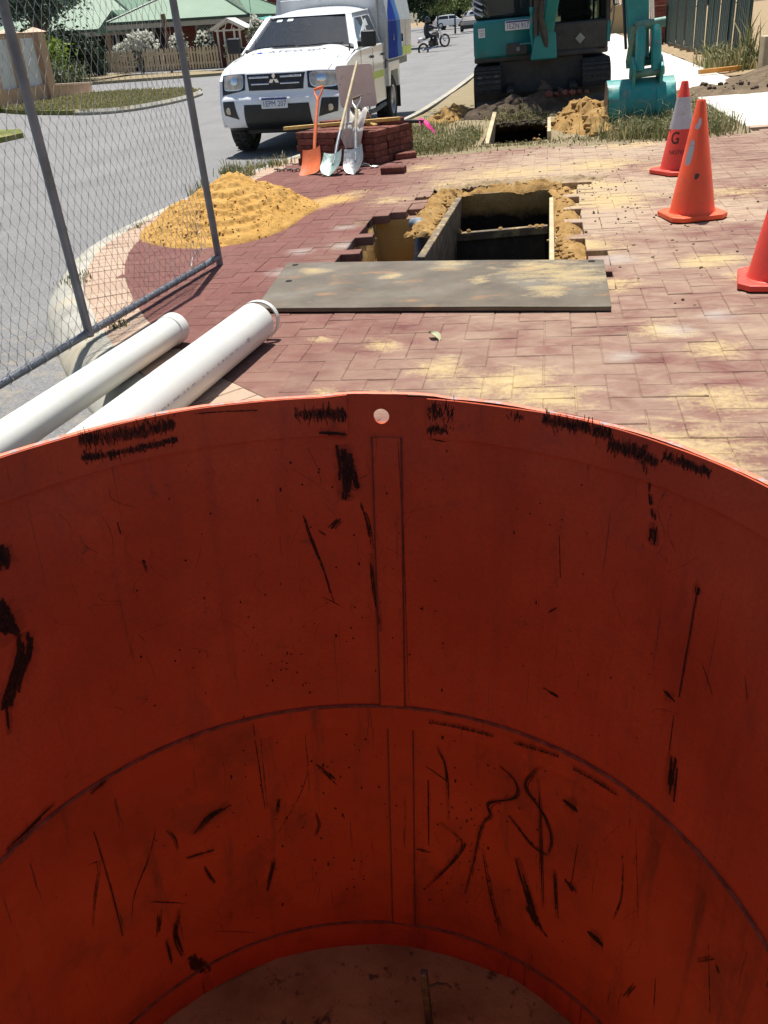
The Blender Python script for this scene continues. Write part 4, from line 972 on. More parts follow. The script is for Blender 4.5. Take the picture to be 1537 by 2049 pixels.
for s, q_ in ((0.035, 0.94), (0.965, 0.95), (0.05, 0.55)):
    p = Vector(pf(s, q_)); MB().lathe([(0.0, 0.0005), (0.017, 0.0005), (0.019, 0.0018)], 16, p + Vector((0, 0, 0.0008))).build('lifting_hole', pm('hole_black', (0.008, 0.007, 0.006), 0.95), plate)

# ================================================================ stack of bricks
M['stackb'] = pm('stacked_brick', (0.15, 0.050, 0.038), 0.9, var=0.2, scale=9, dirt=(0.34, 0.2, 0.12), dirt_amt=0.4, bump=0.5, isl=0.28, spec=0.2)
def brick_box(l, w_, h_):
    x, y, z, c_ = l / 2, w_ / 2, h_ / 2, 0.006; mb = MB(); P = []
    for dz, q_ in ((-z, c_), (-z + c_, 0), (z - c_, 0), (z, c_)): P += [(-x + q_, -y + q_, dz), (x - q_, -y + q_, dz), (x - q_, y - q_, dz), (-x + q_, y - q_, dz)]
    Fc = [(3, 2, 1, 0), (12, 13, 14, 15)]
    for k in range(3): Fc += [(k * 4 + i, k * 4 + (i + 1) % 4, k * 4 + 4 + (i + 1) % 4, k * 4 + 4 + i) for i in range(4)]
    return mb.add(P, Fc)
bl = brick_box(0.228, 0.113, 0.062).mesh('brick', M['stackb'])
ST = Vector((-2.68, 9.77, 0)); SA = radians(-26)
stack = thing('brick_stack', 'block-shaped stack of dark red paving bricks standing by the kerb', 'brick stack', ST, (0, 0, SA))
rr = random.Random(11)
NX, NYs, NZ = 9, 3, 5      # bricks on end: width 9 x 0.1165, depth 3 x 0.233
for kz in range(NZ):
    z = 0.033 + kz * 0.0645
    if kz % 2 == 0:
        for i in range(NX):
            for j in range(NYs):
                if 0 < i < NX - 1 and 0 < j < NYs - 1 and kz < NZ - 1: continue
                inst('brick', bl, stack, (0.058 + i * 0.1165 + rr.gauss(0, .0025), 0.1165 + j * 0.234 + rr.gauss(0, .005), z), (0, 0, pi / 2 + rr.gauss(0, .012)))
    else:
        for i in range(4):
            for j in range(6):
                if 0 < i < 3 and 0 < j < 5 and kz < NZ - 1: continue
                inst('brick', bl, stack, (0.1165 + 0.03 + i * 0.262 + rr.gauss(0, .003), 0.058 + j * 0.117 + rr.gauss(0, .004), z), (0, 0, rr.gauss(0, .012)))
for (x, y, a) in ((0.42, 0.5, 0.1), (0.55, 0.52, 0.05), (0.68, 0.5, 0.0), (0.9, 0.55, 0.05), (0.15, 0.45, 0.3)):
    inst('brick', bl, stack, (x, y, 0.033 + NZ * 0.0645), (0, 0, a))
def SW(x, y, z): return Vector((ST.x + x * cos(SA) - y * sin(SA), ST.y + x * sin(SA) + y * cos(SA), z))
STZ = NZ * 0.0645 + 0.003
for (u, v, a, lb) in ((-1.46, 8.70, -0.1, 'single loose brick lying flat on the paving in front of the brick stack'), (-1.49, 9.66, 0.35, 'single loose brick beside the grass at the right of the brick stack')):
    tag(inst('loose_brick', bl, None, (u, v, 0.031), (0, 0, a)), lb, 'brick')

# ---- things on and against the stack
M['yellowwood'] = pm('yellow_timber', (0.56, 0.36, 0.10), 0.65, var=0.2, scale=8, dirt=(0.3, 0.2, 0.08), dirt_amt=0.4)
def plank(name, label, cat, a, b, wx, wz, mat, cap=True):
    a, b = Vector(a), Vector(b); t = thing(name, label, cat, a); d = b - a
    MB().bar((0, 0, 0), d, wx, wz).build('length', mat, t, bevel=0.003)
    if cap: MB().bar(d * -0.004, d * 0.003, wx * 1.04, wz * 1.04).build('end_face', M['woodpale'], t)
    return t
plank('timber_plank', 'long yellow timber plank lying across the top of the brick stack', 'plank', (-2.84, 9.98, 0.352), (-1.50, 9.53, 0.402), 0.05, 0.032, M['yellowwood'])
M['black'] = pm('black_plastic', (0.012, 0.012, 0.013), 0.45, var=0.3, scale=10)
t = plank('black_rail', 'black straight rail on the brick stack pointing right with a pink ribbon', 'rail', (-2.05, 9.93, 0.365), (-1.30, 9.92, 0.322), 0.045, 0.032, M['black'])
M['pink'] = pm('pink_ribbon', (0.85, 0.06, 0.30), 0.5, var=0.15, scale=20)
t = thing('ribbon', 'bright pink plastic ribbon tied to the end of the black rail', 'ribbon', (-1.34, 9.92, 0.33))
for k, pts in enumerate(([(0, 0, .02), (.03, -.01, -.01), (.07, -.02, -.05), (.13, -.02, -.095)], [(0.0, 0, .015), (.04, -.02, .0), (.09, -.03, -.03), (.15, -.03, -.12)], [(-.02, 0, .03), (.0, -.03, .0), (.02, -.03, -.04)])):
    L = [Vector(p) for p in pts]; V = []
    for i, p in enumerate(L): V += [p + Vector((0, .012 + .004 * k, .014)), p - Vector((0, .012, .014 + .004 * k))]
    MB().add(V, [(2 * i, 2 * i + 1, 2 * i + 3, 2 * i + 2) for i in range(len(L) - 1)]).build('tail', M['pink'], t)
M['cloth'] = pm('white_cloth', (0.62, 0.58, 0.52), 0.9, var=0.12, scale=6, dirt=(0.45, 0.36, 0.25), dirt_amt=0.3)
t = thing('cloth', 'crumpled white cloth draped over the front edge of the brick stack', 'cloth', (-1.92, 9.48, STZ))
mb = MB()
def cf(s, q_):
    x = (s - .5) * 0.27; e = q_ * 0.40
    fold = 0.022 * sin(s * 16 + 2.5 * fn(s * 3, q_ * 2)) + 0.035 * fbm(s * 2, q_ * 2, 3, 1.3, 3)
    wv = 1 - 0.3 * sm(.6, 1, q_)
    if e < 0.18: return (x * wv, 0.06 - e * .65 + .4 * fold, 0.10 + 0.07 * sin(q_ * 7) + fold)
    return (x * wv - .02 * q_, -0.062 - .03 * sm(.18, .25, e) - abs(fold) - .012, 0.09 - (e - .18) * 1.05 - 0.06 * abs(s - .4))
mb.grid(cf, 34, 40); o = mb.build('drape', M['cloth'], t, smooth=True, sharp=0); t.rotation_euler = (0, 0, SA)
t = thing('glove', 'yellow glove lying beside the white cloth on the stack', 'glove', (-1.78, 9.44, STZ + .05), (0, 0, SA))
mb = MB()
for k in range(4): mb.tube([(0, 0, .0), (.03, -.02 + .012 * k, .004), (.06, -.03 + .018 * k, -.006)], [.012, .009, .006], 6)
mb.tube([(-.05, 0, 0), (-.02, 0, .005), (.01, 0, 0)], [.02, .022, .016], 8); mb.build('leather', M['yellowwood'], t, smooth=True)

# sign board, seen from the back, on a light frame behind the stack
t = NT('sign_back'); o_ = t.obj()
c = t.ramp(t.noise(o_, 4, 6), [(0.3, (0.52, 0.45, 0.43)), (0.7, (0.62, 0.56, 0.54))])
c = t.mix(t.rng(t.noise(t.mapv(o_, (9, 1, 9)), 1.0, 6, 0.75), 0.60, 0.64, 0, 0.8), c, (0.16, 0.15, 0.15))
M['signback'] = t.done(c, 0.55, 0.1, 0.4)
sign = thing('sign_board', 'square grey-white sign board with rounded corners leaning behind the shovels', 'sign', (-2.03, 10.2, STZ), (radians(8), 0, radians(-12)))
def rrect(w_, h_, r, n=5):
    P = []
    for cx, cy, a0 in ((w_ / 2 - r, h_ / 2 - r, 0), (-w_ / 2 + r, h_ / 2 - r, 90), (-w_ / 2 + r, -h_ / 2 + r, 180), (w_ / 2 - r, -h_ / 2 + r, 270)):
        for i in range(n + 1): a = radians(a0 + 90 * i / n); P.append((cx + r * cos(a), cy + r * sin(a)))
    return P
MB().prism([(x, z + 0.375) for x, z in rrect(0.43, 0.42, 0.035)], 0, 0.004, 'y').build('board', M['signback'], sign)
for x in (-0.12, 0.12): MB().cyl((x, 0.012, 0.0), (x, 0.012, 0.5), 0.008, n=8).build('leg', M['galv'], sign, smooth=True)

# shovels
M['shaftwood'] = pm('shovel_wood', (0.46, 0.36, 0.21), 0.6, var=0.25, scale=14, dirt=(0.25, 0.2, 0.12), dirt_amt=0.5)
M['bladesteel'] = pm('shovel_steel', (0.42, 0.42, 0.40), 0.38, 0.75, var=0.25, scale=14, dirt=(0.5, 0.4, 0.25), dirt_amt=0.3)
M['bladegreen'] = pm('green_shovel_steel', (0.30, 0.40, 0.35), 0.42, 0.55, var=0.25, scale=10, dirt=(0.6, 0.6, 0.56), dirt_amt=0.8)
M['shorange'] = pm('orange_shovel', (0.80, 0.17, 0.05), 0.5, var=0.12, scale=9, dirt=(0.6, 0.35, 0.2), dirt_amt=0.35)
M['darkmetal'] = pm('dark_shaft', (0.05, 0.05, 0.05), 0.4, 0.6, var=0.3, scale=12)
def shovel(label, tip, top, kind, mats, socket=0.3):
    tip, top = Vector(tip), Vector(top); d = top - tip; L = d.length
    zax = d.normalized(); xax = Vector((cos(SA), sin(SA), 0)); xax = (xax - zax * xax.dot(zax)).normalized(); yax = zax.cross(xax)
    m = Matrix((xax, yax, zax)).transposed()
    t = thing('shovel', label, 'shovel', tip, m.to_euler()); bm_, sm_, hm_ = mats
    if kind == 'square':
        w0, w1, BL = 0.125, 0.105, 0.27
        f = lambda s, q_: ((s - .5) * 2 * lerp(w0, w1, q_), -0.03 * (abs((s - .5) * 2) ** 3) - 0.012 + 0.045 * (1 - sm(0, .3, 1 - q_)) * 0 + 0.02 * sin(pi * q_), BL * q_)
    else:
        BL = 0.29
        def f(s, q_):
            e = (s - .5) * 2; wq = 0.115 * sqrt(max(0.0, 1 - (1 - min(1, q_ / .5)) ** 2)) if q_ < .5 else lerp(0.115, 0.10, (q_ - .5) * 2)
            return (e * wq, -0.045 * e * e * (wq / .115) + 0.018 * sin(pi * q_), BL * q_ + 0.0)
    MB().sheet(f, 16, 16, 0.003, (0, 1, 0)).build('blade', bm_, t, smooth=True)
    MB().tube([(0, .012, BL * .55), (0, .016, BL), (0, 0.006, BL + .1), (0, 0, BL + socket)], [.008, .017, .018, .017], 12).build('socket', sm_, t, smooth=True)
    if kind == 'long':
        MB().tube([(0, 0, BL + socket - .02), (0, 0, L)], [.0165, .015], 12).build('handle', hm_, t, smooth=True)
    else:
        MB().tube([(0, 0, BL + socket - .02), (0, 0, L - .13)], .0155, 12).build('handle', hm_, t, smooth=True)
        g = MB(); yk = sm_
        for s in (-1, 1): g.tube([(0, 0, L - .15), (s * .014, 0, L - .11), (s * .045, 0, L - .055), (s * .05, 0, L - .005)], [.012, .011, .009, .009], 8)
        g.build('yoke', yk, t, smooth=True)
        MB().cyl((-.056, 0, L - .004), (.056, 0, L - .004), .0135, n=12).build('grip', hm_ if kind == 'square' else M['wood'], t, smooth=True)
    return t
shovel('orange square-mouthed shovel with a D handle leaning on the brick stack', (-2.33, 8.93, 0.004), (-2.30, 9.52, 0.745), 'square', (M['shorange'],) * 3)
shovel('long-handled shovel with a green-tinged rounded blade leaning on the sign board', (-2.11, 8.76, 0.004), (-1.975, 9.99, 0.93), 'long', (M['bladegreen'], M['galv'], M['shaftwood']))
shovel('short steel round-mouthed shovel with a D handle in front of the white cloth', (-1.86, 8.76, 0.004), (-1.885, 9.36, 0.64), 'round', (M['bladesteel'], M['bladesteel'], M['shaftwood']), 0.22)
# chain and shackle
def chain(label, pts, r, lk, mat):
    t = thing('chain', label, 'chain', pts[0]); L = smooth_line([(p[0], p[1]) for p in pts], 3); s = 0; out = []; acc = 0
    for a, b in zip(L, L[1:]):
        acc += (b - a).length
        if acc > lk * .78: acc = 0; out.append((b, atan2((b - a).y, (b - a).x)))
    ring = MB(); ring.tube([(lk * .5 * cos(q_) * 1.0, lk * .32 * sin(q_), 0) for q_ in [2 * pi * i / 10 for i in range(11)]], r, 5, caps=False); me = ring.mesh('link', mat, True)
    o = Vector(pts[0])
    for i, (p, a) in enumerate(out): inst('link', me, t, (p.x - o.x, p.y - o.y, r * (1.5 if i % 2 else 3)), (radians(75) if i % 2 else 0, 0, a))
chain('rusty dark chain heaped on the paving left of the orange shovel', [(-2.86, 9.42, 0), (-2.75, 9.30, 0), (-2.70, 9.36, 0), (-2.6, 9.24, 0), (-2.55, 9.30, 0), (-2.45, 9.16, 0), (-2.3, 9.12, 0), (-2.0, 9.02, 0)], 0.007, 0.05, M['steeldk'])
t = thing('shackle', 'steel shackle with a wire loop lying at the right of the shovels', 'shackle', (-1.72, 9.12, 0.015))
MB().tube([(-.05, .02, 0), (-.02, .03, .0), (.02, .02, 0), (.04, 0, .0), (.02, -.02, 0), (-.02, -.025, 0)], .009, 8).build('bow', M['bladesteel'], t, smooth=True)
MB().cyl((-.03, -.03, .004), (-.03, .03, .004), .008, n=8).build('pin', M['bladesteel'], t, smooth=True)
MB().tube([(-.05 - .07 * (1 - cos(a)), .05 * sin(a), .01 + .03 * abs(sin(a / 2))) for a in [2 * pi * i / 16 for i in range(17)]], .003, 5).build('wire_loop', M['galv'], t, smooth=True)

# ================================================================ traffic cones
M['cone'] = pm('cone_orange', (0.86, 0.10, 0.025), 0.5, var=0.1, scale=6, dirt=(0.42, 0.09, 0.05), dirt_amt=0.5, thr=0.55)
M['conered'] = pm('cone_red', (0.72, 0.055, 0.028), 0.5, var=0.1, scale=6, dirt=(0.36, 0.06, 0.04), dirt_amt=0.5, thr=0.55)
M['reflect'] = pm('reflective_sleeve', (0.50, 0.48, 0.49), 0.4, 0.2, var=0.12, scale=8, dirt=(0.26, 0.15, 0.12), dirt_amt=0.7, thr=0.58)
M['blackprint'] = pm('black_print', (0.03, 0.02, 0.02), 0.6, var=0.2)
def cone(label, loc, rz, h_, mat, bw, sleeve=None, lean=(0, 0), top=None):
    t = thing('traffic_cone', label, 'traffic cone', loc, (lean[0], lean[1], rz), 'cones standing on the paving')
    rb, rt = 0.137 * bw / 0.36, 0.026
    pr_ = [(rb + .02, 0.030), (rb + .006, 0.036), (rb, 0.05), (rt, h_ - .006), (rt - .004, h_), (rt - .010, h_), (rt - .011, h_ - .02)]
    MB().lathe(pr_, 40).build('body', mat, t, smooth=True)
    x = bw / 2; c_ = 0.055; poly = [(-x + c_, -x), (x - c_, -x), (x, -x + c_), (x, x - c_), (x - c_, x), (-x + c_, x), (-x, x - c_), (-x, -x + c_)]
    mb = MB(); mb.prism(poly, 0.004, 0.034, 'z'); mb.build('base', mat, t, bevel=0.006)
    def rad(z): return lerp(rb, rt, (z - .05) / (h_ - .056))
    if sleeve: MB().lathe([(rad(sleeve[0]) + .0035, sleeve[0]), (rad(sleeve[1]) + .0035, sleeve[1])], 40).build('sleeve', M['reflect'], t, smooth=True)
    if top: MB().lathe([(rad(top) + .0032, top), (rt + .0032, h_ - .01)], 40).build('top_section', M['conered'], t, smooth=True)
    return t, rad
def on_cone(t, rad, V, Fc, az, z0, mat, name, out=0.004):
    mb = MB(); P = []
    for x, y, _ in V:
        z = z0 + y; r = rad(z) + out; a = az + x / r; P.append((r * cos(a), r * sin(a), z))
    mb.add(P, Fc); return mb.build(name, mat, t)
def blobpoly(pts, it=2):
    L = [Vector(p) for p in pts]
    for _ in range(it):
        q_ = []
        for i in range(len(L)): a, b = L[i], L[(i + 1) % len(L)]; q_ += [a * .75 + b * .25, a * .25 + b * .75]
        L = q_
    n = len(L); c_ = sum(L, Vector((0, 0))) / n
    return [(p.x, p.y, 0) for p in L] + [(c_.x, c_.y, 0)], [(i, (i + 1) % n, n) for i in range(n)]
t, rad = cone('plain orange traffic cone with two grey tape scraps', (0.905, 6.02, 0.002), radians(15), 0.685, M['cone'], 0.36)
AZ = atan2(-6.02, -0.905) - radians(15)
on_cone(t, rad, *blobpoly([(-.022, -.08), (.012, -.085), (.022, -.03), (.024, .05), (.008, .062), (-.004, .06), (-.024, -.02)]), AZ - .55, 0.405, M['reflect'], 'tape_scrap')
on_cone(t, rad, *blobpoly([(-.02, -.02), (.004, -.036), (.02, -.005), (.018, .03), (.006, .034), (0, .01)]), AZ - .15, 0.555, M['reflect'], 'tape_scrap')
on_cone(t, rad, *blobpoly([(-.012, -.03), (.01, -.02), (.02, 0.004), (-.01, .01)]), AZ + .1, 0.27, M['steeldk'], 'scuff')
t, rad = cone('red traffic cone with a white reflective sleeve and black lettering', (1.03, 7.74, 0.002), radians(33), 0.665, M['conered'], 0.37, sleeve=(0.33, 0.555))
AZ = atan2(-7.74, -1.03) - radians(33)
V, Fc = text_geo('NGTONS', 0.042); on_cone(t, rad, V, Fc, AZ + .02, 0.165, M['blackprint'], 'lettering')
V, Fc = text_geo('G', 0.125); V = [(x * .85, y, z) for x, y, z in V]; on_cone(t, rad, V, Fc, AZ - .42, 0.265, M['blackprint'], 'emblem')
V, Fc = text_geo('G', 0.118); V = [(x * .8, y, z) for x, y, z in V]; on_cone(t, rad, V, Fc, AZ - .415, 0.265, M['blackprint'], 'emblem', .0045)
t, rad = cone('red traffic cone half out of frame at the right edge, nearest the viewer', (1.09, 4.42, 0.002), radians(-10), 0.68, M['conered'], 0.37, sleeve=(0.345, 0.55))
lumps('sand_clods', M['sand'], [(0.96, 4.47, .03, .04, .05)], 30, 31, 0.002, 0.008)
# fallen leaf
t = thing('leaf', 'small curled dry leaf on the brick paving', 'leaf', (-0.504, 3.742, 0.006), (0.3, 0.2, 0.9))
MB().grid(lambda s, q_: ((s - .5) * .05 * sin(pi * min(1, q_ * .9 + .08)), (q_ - .5) * .075, .012 * (2 * s - 1) ** 2 + .012 * sin(q_ * 3)), 6, 8).build('blade', pm('dry_leaf', (0.36, 0.36, 0.20), 0.7), t, smooth=True)
# ================================================================ shared vehicle materials
t = NT('white_car_paint'); o_ = t.obj()
c = t.ramp(t.noise(o_, 1.5, 5), [(0.3, (0.78, 0.79, 0.80)), (0.7, (0.82, 0.83, 0.83))])
sx = t.new('ShaderNodeSeparateXYZ'); t.l(o_, sx.inputs[0])
dst = t.math('MULTIPLY', t.rng(sx.outputs['Z'], 0.35, 0.75, 1, 0), t.rng(t.noise(o_, 9, 6, 0.7), 0.4, 0.7, 0, 0.3)); c = t.mix(dst, c, (0.45, 0.38, 0.28))
t.b.inputs['Coat Weight'].default_value = 0.5; t.b.inputs['Coat Roughness'].default_value = 0.05
M['white'] = t.done(c, 0.3, 0, 0.5)
t = NT('dark_glass'); M['glass'] = t.done(t.ramp(t.noise(t.obj(), 3, 4), [(0.3, (0.012, 0.016, 0.018)), (0.7, (0.03, 0.036, 0.04))]), 0.04, 0, 0.7)
t = NT('windscreen_glass'); o_ = t.obj()
c = t.ramp(t.noise(o_, 2.5, 6, 0.6), [(0.35, (0.008, 0.015, 0.018)), (0.65, (0.03, 0.045, 0.052))])
c = t.mix(t.rng(t.noise(o_, 40, 3, 0.7), 0.70, 0.74, 0, 0.6), c, (0.5, 0.55, 0.55)); t.done(c, 0.05, 0, 0.6)
tr_ = t.new('ShaderNodeBsdfTransparent'); tr_.inputs[0].default_value = (0.50, 0.58, 0.58, 1); gl_ = t.new('ShaderNodeBsdfGlossy'); gl_.inputs['Roughness'].default_value = 0.02; gl_.inputs[0].default_value = (.85, .92, 1, 1)
lw_ = t.new('ShaderNodeFresnel'); lw_.inputs[0].default_value = 1.65; mx_ = t.new('ShaderNodeMixShader'); t.l(lw_.outputs[0], mx_.inputs[0]); t.l(tr_.outputs[0], mx_.inputs[1]); t.l(gl_.outputs[0], mx_.inputs[2])
dm_ = t.new('ShaderNodeMixShader'); t.l(t.rng(t.noise(o_, 34, 4, 0.75), 0.55, 0.75, 0.05, 0.4), dm_.inputs[0]); df_ = t.new('ShaderNodeBsdfDiffuse'); df_.inputs[0].default_value = (.20, .22, .22, 1)
t.l(mx_.outputs[0], dm_.inputs[1]); t.l(df_.outputs[0], dm_.inputs[2]); t.l(dm_.outputs[0], t.out.inputs[0]); M['screen'] = t.m
M['rubber'] = pm('tyre_rubber', (0.02, 0.02, 0.02), 0.85, var=0.3, scale=12, dirt=(0.14, 0.12, 0.09), dirt_amt=0.4, bump=0.4)
M['alloy'] = pm('wheel_steel', (0.45, 0.45, 0.45), 0.4, 0.7, var=0.2)
M['chrome'] = pm('chrome', (0.72, 0.73, 0.75), 0.12, 1.0, var=0.05)
M['blackplast'] = pm('black_trim', (0.015, 0.015, 0.016), 0.5, var=0.3, scale=9, dirt=(0.12, 0.1, 0.07), dirt_amt=0.3)
M['lamp'] = pm('lamp_glass', (0.50, 0.44, 0.37), 0.12, 0.5, var=0.4, scale=14, dirt=(0.75, 0.42, 0.14), dirt_amt=0.9, thr=0.5)
M['platewhite'] = pm('plate_white', (0.70, 0.70, 0.69), 0.4, var=0.05)
M['plateblue'] = pm('plate_blue', (0.03, 0.05, 0.22), 0.4, var=0.1)
M['blue'] = pm('deep_blue_film', (0.010, 0.055, 0.42), 0.75, var=0.12, scale=2, spec=.1)
M['lightblue'] = pm('light_blue_film', (0.10, 0.26, 0.62), 0.75, var=0.12, scale=2, spec=.1)
M['lime'] = pm('lime_reflective', (0.58, 0.78, 0.05), 0.4, var=0.1, scale=6)
M['silver'] = pm('grey_canopy', (0.60, 0.62, 0.63), 0.35, 0.15, var=0.08, scale=2, dirt=(0.4, 0.38, 0.34), dirt_amt=0.3)
M['navy'] = pm('dark_lettering', (0.03, 0.035, 0.08), 0.4, var=0.1)
M['greyletter'] = pm('grey_lettering', (0.42, 0.43, 0.47), 0.4, var=0.1)

def number_plate(parent, txt, w_, h_, c_, m=None, name='number_plate'):
    m = m or Matrix.Identity(3); c_ = Vector(c_)
    mb = MB(); P = rrect(w_, h_, 0.012, 3); mb.prism(P, -0.004, 0.004, 'y'); mb.v = [tuple(m @ Vector(p) + c_) for p in mb.v]
    pl = mb.build(name, M['platewhite'], parent)
    mb = MB(); mb.box((0, -0.0055, h_ * .36), (w_ * .94, 0.002, h_ * .17)); mb.v = [tuple(m @ Vector(p) + c_) for p in mb.v]; mb.build('top_strip', M['plateblue'], pl)
    V, Fc = text_geo(txt, h_ * .70, 1.02); mx = max(abs(p[0]) for p in V); k = w_ * .45 / mx
    mb = MB(); mb.add([m @ Vector((x * k, -0.0062, y * 1.05 - h_ * .10)) + c_ for x, y, z in V], Fc); mb.build('characters', M['plateblue'], pl)
    return pl

def wheel_meshes(r, wd):
    ty = MB(); ty.lathe([(r * .62, -wd * .5), (r * .9, -wd * .52), (r * .985, -wd * .38), (r, -wd * .2), (r, wd * .2), (r * .985, wd * .38), (r * .9, wd * .52), (r * .62, wd * .5)], 32, closed=True)
    rim = MB(); rim.lathe([(0.02, wd * .42), (r * .2, wd * .42), (r * .25, wd * .34), (r * .5, wd * .30), (r * .56, wd * .46), (r * .64, wd * .5), (r * .64, -wd * .4), (r * .2, -wd * .1)], 28)
    lug = MB()
    for i in range(28):
        a = 2 * pi * i / 28
        for s in (-1, 1): lug.box(((r + .004) * cos(a + s * .05), (r + .004) * sin(a + s * .05), s * wd * .24), (0.016, 0.035, wd * .36), Matrix.Rotation(a, 3, 'Z'))
    return ty, rim, lug
def add_wheel(parent, loc, r, wd, outward):
    # axle along X; outward = +1 / -1
    ty, rim, lug = wheel_meshes(r, wd); e = Matrix.Rotation(outward * pi / 2, 3, 'Y')
    for mb in (ty, rim, lug): mb.v = [tuple(e @ Vector(p) + Vector(loc)) for p in mb.v]
    w_ = ty.build('wheel', M['rubber'], parent, smooth=True); lug.build('tread', M['rubber'], w_); rim.build('rim', M['alloy'], w_, smooth=True)
    return w_

# ================================================================ white utility truck
ute = thing('utility_truck', 'white dual-cab utility truck with a canopy parked facing the viewer at the kerb', 'truck', (-3.64, 13.37, -0.225), (0, radians(1.8), radians(-1.7)))
#          t     y      z     halfw sweep
FT = [(0.0, -0.66, 0.33, 0.80, 0.22), (1.0, -0.82, 0.40, 0.84, 0.24), (2.0, -0.885, 0.56, 0.88, 0.27), (3.0, -0.875, 0.72, 0.895, 0.29), (4.0, -0.815, 0.80, 0.895, 0.30), (5.0, -0.78, 0.985, 0.88, 0.32), (6.0, -0.72, 1.07, 0.87, 0.32), (7.0, -0.42, 1.165, 0.865, 0.16), (8.0, 0.08, 1.25, 0.86, 0.06), (9.0, 0.47, 1.30, 0.83, 0.04)]
def FS(s, tt, off=0.0):
    i = min(len(FT) - 2, int(tt)); k = tt - i
    def cr(c_):
        p0, p1, p2, p3 = FT[max(0, i - 1)][c_], FT[i][c_], FT[i + 1][c_], FT[min(len(FT) - 1, i + 2)][c_]
        return p1 + 0.5 * k * (p2 - p0 + k * (2 * p0 - 5 * p1 + 4 * p2 - p3 + k * (3 * (p1 - p2) + p3 - p0)))
    y, z, wv, sw = cr(1), cr(2), cr(3), cr(4)
    e = abs(s); y2 = y + sw * e ** 2.6
    hood = sm(5.2, 7, tt); z2 = z - (0.02 + 0.05 * hood) * e ** 4 + 0.018 * hood * (sm(.35, .6, e) - sm(.75, 1, e))
    up = sm(5.5, 6.6, tt)
    return Vector((s * wv, y2 - off * (1 - up), z2 + off * up))
def patch(name, mat, s0, s1, t0, t1, off, parent, nu=16, nv=8, fn_=None, smooth=True):
    mb = MB()
    def f(a, b):
        s, tt = lerp(s0, s1, a), lerp(t0, t1, b)
        if fn_: s, tt = fn_(a, b)
        return FS(s, tt, off)
    mb.grid(f, nu, nv); return mb.build(name, mat, parent, smooth=smooth)
body = MB(); body.grid(lambda a, b: FS(2 * a - 1, 9 * b), 56, 54); body.build('front_body', M['white'], ute, smooth=True, sharp=0)
for s in (-1, 1):
    poly = [(-0.58, 0.36), (-0.62, 0.56), (-0.60, 0.74), (-0.53, 0.95), (-0.42, 1.03), (-0.25, 1.095), (0.1, 1.165), (0.5, 1.215), (2.38, 1.25), (2.38, 0.42), (0.58, 0.40)]
    arch = [(0.47 * cos(radians(a)), 0.40 + 0.47 * sin(radians(a))) for a in (5, 25, 45, 65, 85, 105, 125, 145, 165, 180)]
    MB().prism(poly + arch, s * 0.845, s * 0.893, 'x').build('side_panel', M['white'], ute, bevel=0.012)
    mb = MB(); mb.tube([(s * 0.895, 0.485 * cos(radians(a)), 0.40 + 0.485 * sin(radians(a))) for a in range(-5, 186, 10)], 0.022, 8); mb.build('arch_trim', M['white'], ute, smooth=True)
    MB().box((s * 0.70, 0, 0.62), (0.30, 1.0, 0.5)).build('wheel_well', M['blackplast'], ute)
    for yy in (0.62, 1.45, 2.3): MB().box((s * 0.894, yy, 0.82), (0.003, 0.008, 0.76)).build('door_gap', M['blackplast'], ute)
    for yy in (1.36, 2.2): MB().box((s * 0.905, yy, 1.09), (0.03, 0.16, 0.035)).build('door_handle', M['blackplast'], ute, bevel=0.008)
    MB().box((s * 0.8955, 1.45, 0.82), (0.004, 1.7, 0.10)).build('reflective_stripe', M['lime'], ute)
    MB().tube([(s * 0.88, 0.6, 0.36), (s * 0.90, 1.4, 0.34), (s * 0.88, 2.3, 0.36)], 0.035, 8).build('side_step', M['blackplast'], ute, smooth=True)
    # headlamp
    mb = MB()
    def hl(a, b): 
        e = lerp(0.50, 0.965, a); return FS(s * e, lerp(4.25 - .35 * a, 5.55, b), 0.006)
    mb.grid(hl, 14, 8); lamp = mb.build('headlight', M['blackplast'], ute, smooth=True)
    def disc(nm, mat, e0, t0, re_, rt_, off, par, sq=.75):
        mb = MB()
        def f(a_, b_):
            g = 2 * pi * a_; m_ = (abs(cos(g)) ** (2 / sq) + abs(sin(g)) ** (2 / sq)) ** (-sq / 2)
            return FS(s * (e0 + re_ * b_ * m_ * cos(g)), t0 + rt_ * b_ * m_ * sin(g), off + .008 * (1 - b_ * b_))
        mb.grid(f, 28, 6); return mb.build(nm, mat, par, smooth=True)
    disc('bezel', M['chrome'], .735, 4.86, .205, .62, .008, lamp, .45); disc('lens', M['lamp'], .735, 4.86, .190, .56, .012, lamp, .45); disc('bulb', M['chrome'], .70, 4.86, .07, .30, .022, lamp)
    disc('side_lens', M['blackplast'], .945, 4.75, .02, .4, .014, lamp)
    # fog lamp recess
    patch('fog_recess', M['blackplast'], 0, 0, 0, 0, 0.006, ute, 10, 8, lambda a, b: (s * (lerp(0.70, 0.93, a) - .04 * (1 - b) * (1 - a)), lerp(1.55 + .35 * a, 2.95, b)))
    c_ = FS(s * .82, 2.2, .008); MB().lathe([(0.001, .012), (.04, .008), (.045, 0)], 18, c_, Matrix.Rotation(pi / 2, 3, 'X')).build('fog_light', M['lamp'], ute, smooth=True)
    # mirror
    mb = MB(); mb.box((s * 1.02, 0.62, 1.35), (0.22, 0.10, 0.21)); mb.build('mirror', M['black'], ute, bevel=0.035, seg=3)
    MB().box((s * 0.90, 0.64, 1.29), (0.10, 0.06, 0.07)).build('mirror_arm', M['black'], ute, bevel=0.01)
    # greenhouse side
    A, B, C_, D_ = Vector((s * .865, .50, 1.225)), Vector((s * .645, 1.16, 1.675)), Vector((s * .655, 2.32, 1.72)), Vector((s * .86, 2.38, 1.24))
